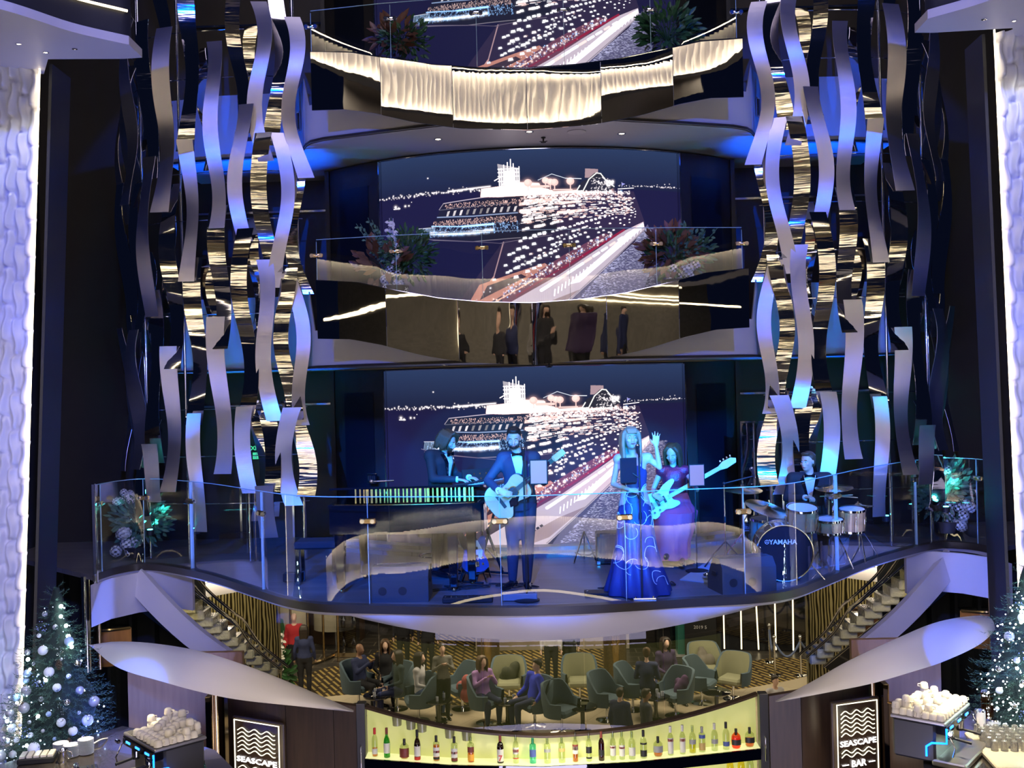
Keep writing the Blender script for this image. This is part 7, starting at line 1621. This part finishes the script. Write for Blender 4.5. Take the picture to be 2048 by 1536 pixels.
for i, (px, c, l) in enumerate(((377, 'b_yellow', 'small yellow syrup bottle'), (393, 'b_clear', 'small pale syrup bottle'), (398, 'b_red', 'small syrup bottle with red top'), (408, 'b_aqua', 'small light blue bottle'))):
    x, y = ct(px, 1552 + 3 * i); o = thing('syrup_bottle', l + ' at the wall end of the left counter', 'bottle', (x, y, CT)); MB().lathe([(0, 0), (.025, 0), (.027, .12), (.012, .16), (0, .16)], n=12, close=False).build('body', M[c], o); MB().cyl((0, 0, .155), (0, 0, .185), .013, 10).build('cap', M['lab_black' if i != 2 else 'lab_red'], o)
# right: steel glass cabinet, tumblers, small appliances
x, y = ct(2020, 1500); t = thing('glass_cabinet', 'pale steel-topped cabinet carrying upturned tumblers at the lower right', 'cabinet', (x + .15, y - .15, CT - .9), R(-6)); MB().box((0, 0, .45), (.9, .9, .9), chamfer=.01).build('body', mat('cabinet_tan', (.40, .32, .20), .4), t); MB().box((0, 0, .93), (.96, .96, .05), chamfer=.012).build('worktop', mat('cream_top', (.62, .56, .40), .25), t); MB().box((0, -.455, .45), (.80, .02, .74), chamfer=.01).build('door', mat('cabinet_tan2', (.34, .27, .17), .4), t)
tp_ = MB().lathe([(0, .095), (.026, .095), (.034, 0), (.031, 0), (.024, .088), (0, .088)], n=14, close=False).build('tumbler', mat('tumbler_clear', (.9, .88, .75), .05, trans=.75), None); tag(tp_, 'upturned clear tumbler on the steel-topped cabinet', 'glass', 'tumblers on the cabinet')
k = 0
for i in range(9):
    for j in range(6):
        o = tp_ if k == 0 else tp_.copy()
        if k: COL.objects.link(o)
        k += 1; p = V((x + .15, y - .15, 0)) + Matrix.Rotation(R(-6), 3, 'Z') @ V((-.38 + .088 * i + .02 * (j % 2), .40 - .09 * j, 0)); o.location = (p.x, p.y, CT + .056)
for px, py, l, m_, r_, h_ in ((1975, 1420, 'clear amber juice container by the right tree', 'b_amber', .06, .26), (1962, 1440, 'white cylinder container beside the right coffee machine', 'lab_white', .045, .16), (1987, 1432, 'round white dish with a cup beside the right tree', 'lab_white', .07, .03), (1868, 1500, 'pale lidded canister at the foot of the right coffee machine', 'lab_grey', .06, .14)):
    x, y = ct(px, py + 14); o = thing('container', l, 'container', (x, y, CT)); MB().lathe([(0, 0), (r_, 0), (r_ * 1.02, h_), (0, h_)], n=18, close=False).build('vessel', M[m_], o); MB().lathe([(0, h_), (r_ * 1.04, h_), (r_ * .9, h_ + .015), (0, h_ + .015)], n=18, close=False).build('lid', M['chrome'], o)
# ================================================================== CHRISTMAS TREES, FLOWERS, OPPOSITE SPECTATORS
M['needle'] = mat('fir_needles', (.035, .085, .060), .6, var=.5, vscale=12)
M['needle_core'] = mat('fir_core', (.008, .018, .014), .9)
def fir(label, c, apex, zb, rb, seed, nb, nl, side, lm, big):
    t = thing('christmas_tree', label, 'Christmas tree', (c.x, c.y, zb)); H = apex - zb; rd = random.Random(seed)
    def rad(q): return rb * (q ** .95) * (.93 + .13 * math.sin(q * 26)) + .015
    MB().cyl((0, 0, 0), (0, 0, H * .9), .05, 10).build('trunk', M['wood_brown'], t)
    q_ = MB(); q_.lathe([(max(.004, rad(q) * .72), H * (1 - q)) for q in np.linspace(.02, .98, 26)], n=20, close=False); q_.build('dark_core', M['needle_core'], t)  # near-black solid core added to fill the gaps between needles
    b = MB(); N = 1500
    for i in range(N):
        q = math.sqrt((i + .5) / N); a = i * 2.39996
        if math.sin(a) > .55: continue
        r_ = rad(q); z = H * (1 - q) + rd.uniform(-.03, .03); o_ = V((r_ * .62 * math.cos(a), r_ * .62 * math.sin(a), z + .02)); L_ = min(.26, r_ * .5 + .05) * rd.uniform(.75, 1.2)
        d = V((math.cos(a + rd.uniform(-.5, .5)), math.sin(a + rd.uniform(-.5, .5)), rd.uniform(-.35, .35) + (.8 if q < .08 else 0))).normalized(); s = d.cross(V((0, 0, 1))).normalized(); u = s.cross(d)
        for k in range(15):
            f = k / 15; p = o_ + d * L_ * f; w = (s * math.cos(k * 2.4) + u * math.sin(k * 2.4)); nd = (w * .8 + d * .7).normalized() * rd.uniform(.028, .045); e = d.cross(w) * .0035
            b.add([p - e, p + e, p + nd], [(0, 1, 2)])
    b.build('needles', M['needle'], t, fix=False)
    # fairy lights
    f = MB()
    for i in range(nl):
        q = math.sqrt(rd.uniform(.01, 1)); a = -PI / 2 + rd.uniform(-1.5, 1.5); r_ = rad(q) * rd.uniform(.9, 1.06); f.sphere((r_ * math.cos(a), r_ * math.sin(a), H * (1 - q)), rd.choice((.0045, .0065, .010)), 6, 4)
    o = f.build('fairy_lights', lm, t, fix=False); o['kind'] = 'stuff'
    f = MB()
    for i in range(big):
        q = .08 + .9 * (i + .5) / big; a = -PI / 2 + rd.uniform(-1.0, 1.0); r_ = rad(q) * 1.02; f.sphere((r_ * math.cos(a), r_ * math.sin(a), H * (1 - q)), rd.uniform(.015, .024), 8, 6)
        if i % 4 == 0: lamp('tree_glow', 'POINT', (c.x + r_ * 1.12 * math.cos(a), c.y + r_ * 1.12 * math.sin(a), zb + H * (1 - q)), (0, 0, 0), 1.6 if nl < 200 else 5, (.65, 1.0, .95), .02)
    o = f.build('fairy_lights_large', MATS['fairy_big'], t, fix=False); o['kind'] = 'stuff'
    for i in range(7):
        q = .2 + .11 * i; a = -PI / 2 + (.5 if i % 2 else -.6) * rd.uniform(.4, 1.3); r_ = rad(q) * 1.02; s = MB(); cc = V((r_ * math.cos(a), r_ * math.sin(a), H * (1 - q)))
        for k in range(26): s.sphere(cc + V((rd.gauss(0, .035), rd.gauss(0, .02), rd.gauss(0, .04))), .0065, 6, 4)
        s.build('berry_foliage', M['chrome'] if i % 2 else mat('berry_blue', (.2, .25, .5), .2), t)
    KINDS = [('matte white', mat('bauble_white', (.70, .72, .76), .5)), ('pearl grey', mat('bauble_pearl', (.42, .42, .46), .22, .35)), ('mirror silver', mat('bauble_silver', (.8, .8, .82), .08, 1.0)), ('pale blue', mat('bauble_blue', (.34, .45, .66), .3, .2))]
    protos = {}
    for i in range(nb):
        q = .07 + .9 * math.sqrt((i + .5) / nb); a = -PI / 2 + (((i * .618) % 1) - .5) * 2.5; r_ = rad(q) * rd.uniform(.92, 1.05); sz = rd.choice((.020, .028, .036, .046, .058)) * (.75 + .45 * q)
        kn, km = KINDS[rd.choice((0, 0, 0, 1, 1, 2, 3))]; key = kn
        band = 'top' if q < .35 else ('middle' if q < .68 else 'lower')
        if key not in protos:
            p = thing('bauble', '', 'bauble'); MB().sphere((0, 0, 0), 1.0, 18, 12).build('ball', km, p); MB().cyl((0, 0, .97), (0, 0, 1.16), .2, 10).build('cap', M['chrome'], p); protos[key] = p; o = p
        else: o = dup(protos[key])
        o.scale = (sz, sz, sz); o.location = (c.x + r_ * math.cos(a), c.y + r_ * math.sin(a), zb + H * (1 - q))
        szn = 'small' if sz < .030 else ('medium' if sz < .048 else 'large')
        o['label'] = '%s %s bauble on the %s part of the %s Christmas tree' % (szn, kn, band, side); o['group'] = '%s %s baubles on the %s part of the %s tree' % (szn, kn, band, side)
    for i in range(4):
        q = .35 + .17 * i; a = -PI / 2 + (.45, -.35, .6, .1)[i]; r_ = rad(q) * 1.0; s = MB()
        for k in range(40): z = k / 40; rr = .030 * math.sin(PI * (z * .85 + .12)); th = k * 2.4; s.box((rr * math.cos(th), rr * math.sin(th), -.05 + .1 * z), (.016, .016, .006), rz=th, ry=.5)
        o = s.build('pine_cone', M['wood_dark']); o.location = (c.x + r_ * math.cos(a), c.y + r_ * math.sin(a), zb + H * (1 - q)); tag(o, 'dark pine cone hanging on the %s Christmas tree' % side, 'pine cone', 'pine cones on the %s tree' % side)
mat('fairy_big', (.8, .9, .9), .5, emis=(.75, 1.0, .95), es=26.0)
fir('tall fir Christmas tree with white baubles behind the left marble counter', at(116, 1300, 11.15), at(116, 1168, 11.1).z, -2.1, .86, 3, 80, 130, 'left', mat('fairy_blue', (.5, .6, .9), .5, emis=(.55, .75, 1.0), es=7.0), 20)
fir('brightly lit fir Christmas tree cut by the right picture edge', at(2060, 1300, 10.95), at(2060, 1118, 10.95).z, -2.0, .95, 5, 64, 900, 'right', mat('fairy_white', (.8, .8, .7), .5, emis=(.85, .97, 1.0), es=9.0), 46)

lamp('tree_fill', 'SPOT', (-2.6, 8.2, 1.6), (-4.9, 11.0, -.9), 420, (.85, .95, 1.0), .1, 26, .5)  # unseen fill spots added to brighten each tree and its baubles
lamp('tree_fill', 'SPOT', (2.9, 8.2, 1.6), (5.1, 10.8, -.7), 800, (.85, .95, 1.0), .1, 26, .5)
# ---- foliage and flowers
M['leaf_green'] = mat('leaf_green', (.03, .10, .03), .4, var=.4, vscale=9); M['leaf_brown'] = mat('leaf_brown', (.16, .06, .03), .45, var=.4, vscale=9); M['leaf_sage'] = mat('leaf_sage', (.07, .16, .10), .5, var=.3, vscale=9); M['petal'] = mat('petal_white', (.74, .72, .66), .6)
def leaf_quad(b, p, d, up, L_, w):
    s = d.cross(up).normalized() * w / 2; n = s.cross(d).normalized() * w * .22; a = p; m1 = p + d * L_ * .35; m2 = p + d * L_ * .7; e = p + d * L_ - n * .5
    b.add([a, m1 - s + n, m1 + s + n, m2 - s * .8, m2 + s * .8, e, m1 - n * .2, m2 - n * .6], [(0, 6, 1), (0, 2, 6), (1, 6, 7, 3), (6, 2, 4, 7), (3, 7, 5), (7, 4, 5)], True)
def bouquet(label, c, rx, ry, rz_, parts, seed, vase=None):
    """parts: list of (part name, material, kind, count, size, region)"""
    rd = random.Random(seed); t = thing('flower_arrangement', label, 'flowers', (c.x, c.y, c.z - rz_)); core = V((0, 0, rz_ * .35))
    MB().lathe([(0, 0), (rx * .30, 0), (rx * .36, rz_ * .30), (0, rz_ * .30)], n=18, close=False).build('planter', M['black'], t)
    for (nm, m_, kind, n, sz, (dx, dz, sp)) in parts:
        b = MB(); cc = V((dx * rx, 0, rz_ * (1 + dz)))
        if kind == 'leaf':
            for i in range(n):
                d = V((rd.gauss(0, 1) * rx, rd.gauss(0, .8) * ry, rd.gauss(.12, .8) * rz_)).normalized(); e = V((d.x * rx, d.y * ry, d.z * rz_)) * rd.uniform(.35, 1) * sp + cc
                leaf_quad(b, e, (d + V((rd.uniform(-.5, .5), rd.uniform(-.5, .3), rd.uniform(-.3, .6)))).normalized(), V((rd.uniform(-.5, .5), -1, rd.uniform(0, 1))).normalized(), sz * rd.uniform(.7, 1.3), sz * .42)
                if i % 4 == 0: b.tube([cc * .5 + core * .5, cc.lerp(e, .6), e], .003, 4)
        elif kind == 'bloom':
            for i in range(n):
                e = cc + V((rd.uniform(-1, 1) * rx * sp, rd.uniform(-1, 0) * ry * sp - .02, rd.uniform(-1, 1) * rz_ * sp))
                for k in range(34):
                    ph = math.acos(1 - 2 * (k + .5) / 34); th = k * 2.4; nrm = V((math.sin(ph) * math.cos(th), math.sin(ph) * math.sin(th), math.cos(ph))); q = e + nrm * sz; s1 = nrm.orthogonal().normalized() * sz * .34; s2 = nrm.cross(s1)
                    b.add([q - s1, q - s2 + nrm * .006, q + s1, q + s2 + nrm * .006], [(0, 1, 2, 3)], True)
        elif kind == 'spike':
            for i in range(n):
                x = rd.uniform(-1, 1) * rx * sp; base = core + V((x * .3, 0, 0)); tip = cc + V((x, rd.uniform(-.5, .2) * ry, rd.uniform(.2, 1.0) * rz_)); b.tube([base, base.lerp(tip, .5) + V((0, 0, .05)), tip], .004, 4)
                for k in range(9):
                    q = base.lerp(tip, .4 + .6 * k / 9); leaf_quad(b, q, V((math.cos(k * 2), -.5, math.sin(k * 2) + .3)).normalized(), V((0, -1, .2)), sz, sz * .6)
        b.build(nm, m_, t, fix=False)
    return t
L_, B_, S_, P_w = M['leaf_green'], M['leaf_brown'], M['leaf_sage'], M['petal']
c = at(790, 520, 12.75); bouquet('large green, brown and white floral display at the left of the middle deck', c, .46, .22, .46, [('green_leaves', L_, 'leaf', 340, .085, (.35, .12, .72)), ('brown_leaves', B_, 'leaf', 60, .19, (-.35, -.1, .6)), ('sage_sprigs', S_, 'spike', 12, .05, (-.55, .2, .5)), ('white_orchids', P_w, 'spike', 9, .065, (-.1, .15, .12)), ('white_hydrangea', P_w, 'bloom', 9, .055, (-.05, -.55, .28))], 1)
c = at(1350, 512, 12.75); bouquet('large magnolia-leaf and hydrangea display at the right of the middle deck', c, .52, .22, .42, [('magnolia_leaves', B_, 'leaf', 150, .16, (-.1, .1, .62)), ('green_leaves', L_, 'leaf', 220, .10, (.1, .0, .8)), ('sage_sprigs', S_, 'spike', 14, .06, (.55, .1, .5)), ('white_hydrangea', P_w, 'bloom', 12, .06, (.15, -.65, .34))], 2)
c = at(790, 80, 12.8); bouquet('dim dark floral display at the left of the top deck', c, .40, .22, .36, [('green_leaves', L_, 'leaf', 220, .09, (.3, .0, .75)), ('brown_leaves', B_, 'leaf', 60, .17, (-.1, .1, .6))], 3)
c = at(1335, 62, 12.8); bouquet('dim dark leafy display at the right of the top deck', c, .46, .22, .40, [('green_leaves', L_, 'leaf', 260, .12, (0, .0, .8))], 4)
c = at(275, 1045, 13.95); bouquet('teal-lit leafy arrangement with white hydrangeas at the left end of the stage', c, .50, .22, .46, [('green_leaves', S_, 'leaf', 320, .11, (.1, .1, .8)), ('white_sprays', P_w, 'bloom', 7, .05, (-.35, .75, .22)), ('white_hydrangea', P_w, 'bloom', 10, .075, (-.3, -.6, .38))], 5)
c = at(1893, 990, 14.0); bouquet('teal-lit leafy arrangement with white hydrangeas at the right end of the stage', c, .46, .22, .50, [('green_leaves', S_, 'leaf', 340, .11, (-.1, .15, .8)), ('white_sprays', P_w, 'bloom', 5, .05, (.1, .6, .25)), ('white_hydrangea', P_w, 'bloom', 12, .07, (.3, -.5, .35))], 6)
x, y = fl(556, 1385); bouquet('white orchids in dark foliage near the man in red', V((x, y, FZ + .75)), .55, .3, .75, [('dark_leaves', L_, 'leaf', 160, .2, (0, -.3, .7)), ('white_orchids', P_w, 'spike', 7, .12, (0, .2, .6))], 7)
x, y = fl(1682, 1392); bouquet('dark dense leafy bush beside the rope barriers', V((x, y, FZ + .85)), .65, .4, .85, [('dark_leaves', L_, 'leaf', 420, .22, (0, .1, .85))], 8)
for px, py, Y, nm, s in ((300, 1058, 13.75, 'left', 1), (1892, 1012, 13.7, 'right', 1), (392, 1055, 13.3, 'left', .5), (1772, 1030, 13.5, 'right', .6)):
    p = at(px, py, Y); t = thing('flower_uplight', 'small black teal uplight %s at the %s end of the stage' % ('under the flowers' if s == 1 else 'between flowers and ribbons', nm), 'spotlight', (p.x, p.y, p.z - .08)); MB().cyl((0, 0, 0), (0, 0, .07), .05, 14).build('housing', M['black'], t); MB().cyl((0, 0, .07), (0, 0, .078), .034, 14).build('lens', M['led_teal'], t)
    lamp('flower_light', 'SPOT', (p.x, p.y - .03, p.z + .02), (p.x - .02, p.y + .22, p.z + .5), 90 * s, (.05, .9, 1.0), .02, 110, .6)
# ---- people on the opposite balcony, met in the middle mirror fascia
rd = random.Random(12)
spec = [(-3.3, -2.4, 'c_black', 'man in dark suit'), (-1.9, -2.0, 'c_black', 'man in black jacket'), (-1.5, -2.3, 'c_navy', 'man in navy suit'), (-.8, -2.0, 'c_grey', 'woman in pale top'), (.35, -1.6, 'c_red', 'person in red and white'), (1.0, -1.9, 'c_black', 'tall man in black tuxedo'), (1.7, -2.2, 'c_black', 'woman in black holding a phone'), (2.5, -3.4, 'c_purple', 'woman in plum dress'), (3.1, -3.0, 'c_navy', 'man in navy jacket'), (3.7, -3.2, 'c_black', 'man in black jacket'), (4.4, -2.6, 'c_black', 'man in black suit'), (5.0, -3.0, 'c_navy', 'man in navy suit'), (5.7, -2.4, 'c_navy', 'man in navy blazer')]
for i, (x, y, tp, l) in enumerate(spec):
    person('%s reflected in the mirror fascia, %s from the left' % (l, ORD[i]), (x, y, .65), R(180 + rd.uniform(-70, 70)), fit='suit' if i % 3 else 'knit', top=tp, bottom='c_black', vox=.05, fem=1 if 'woman' in l else 0, hair='long' if 'woman' in l else 'short', J=stand_phone if 'phone' in l or i == 5 else None, legs=True)
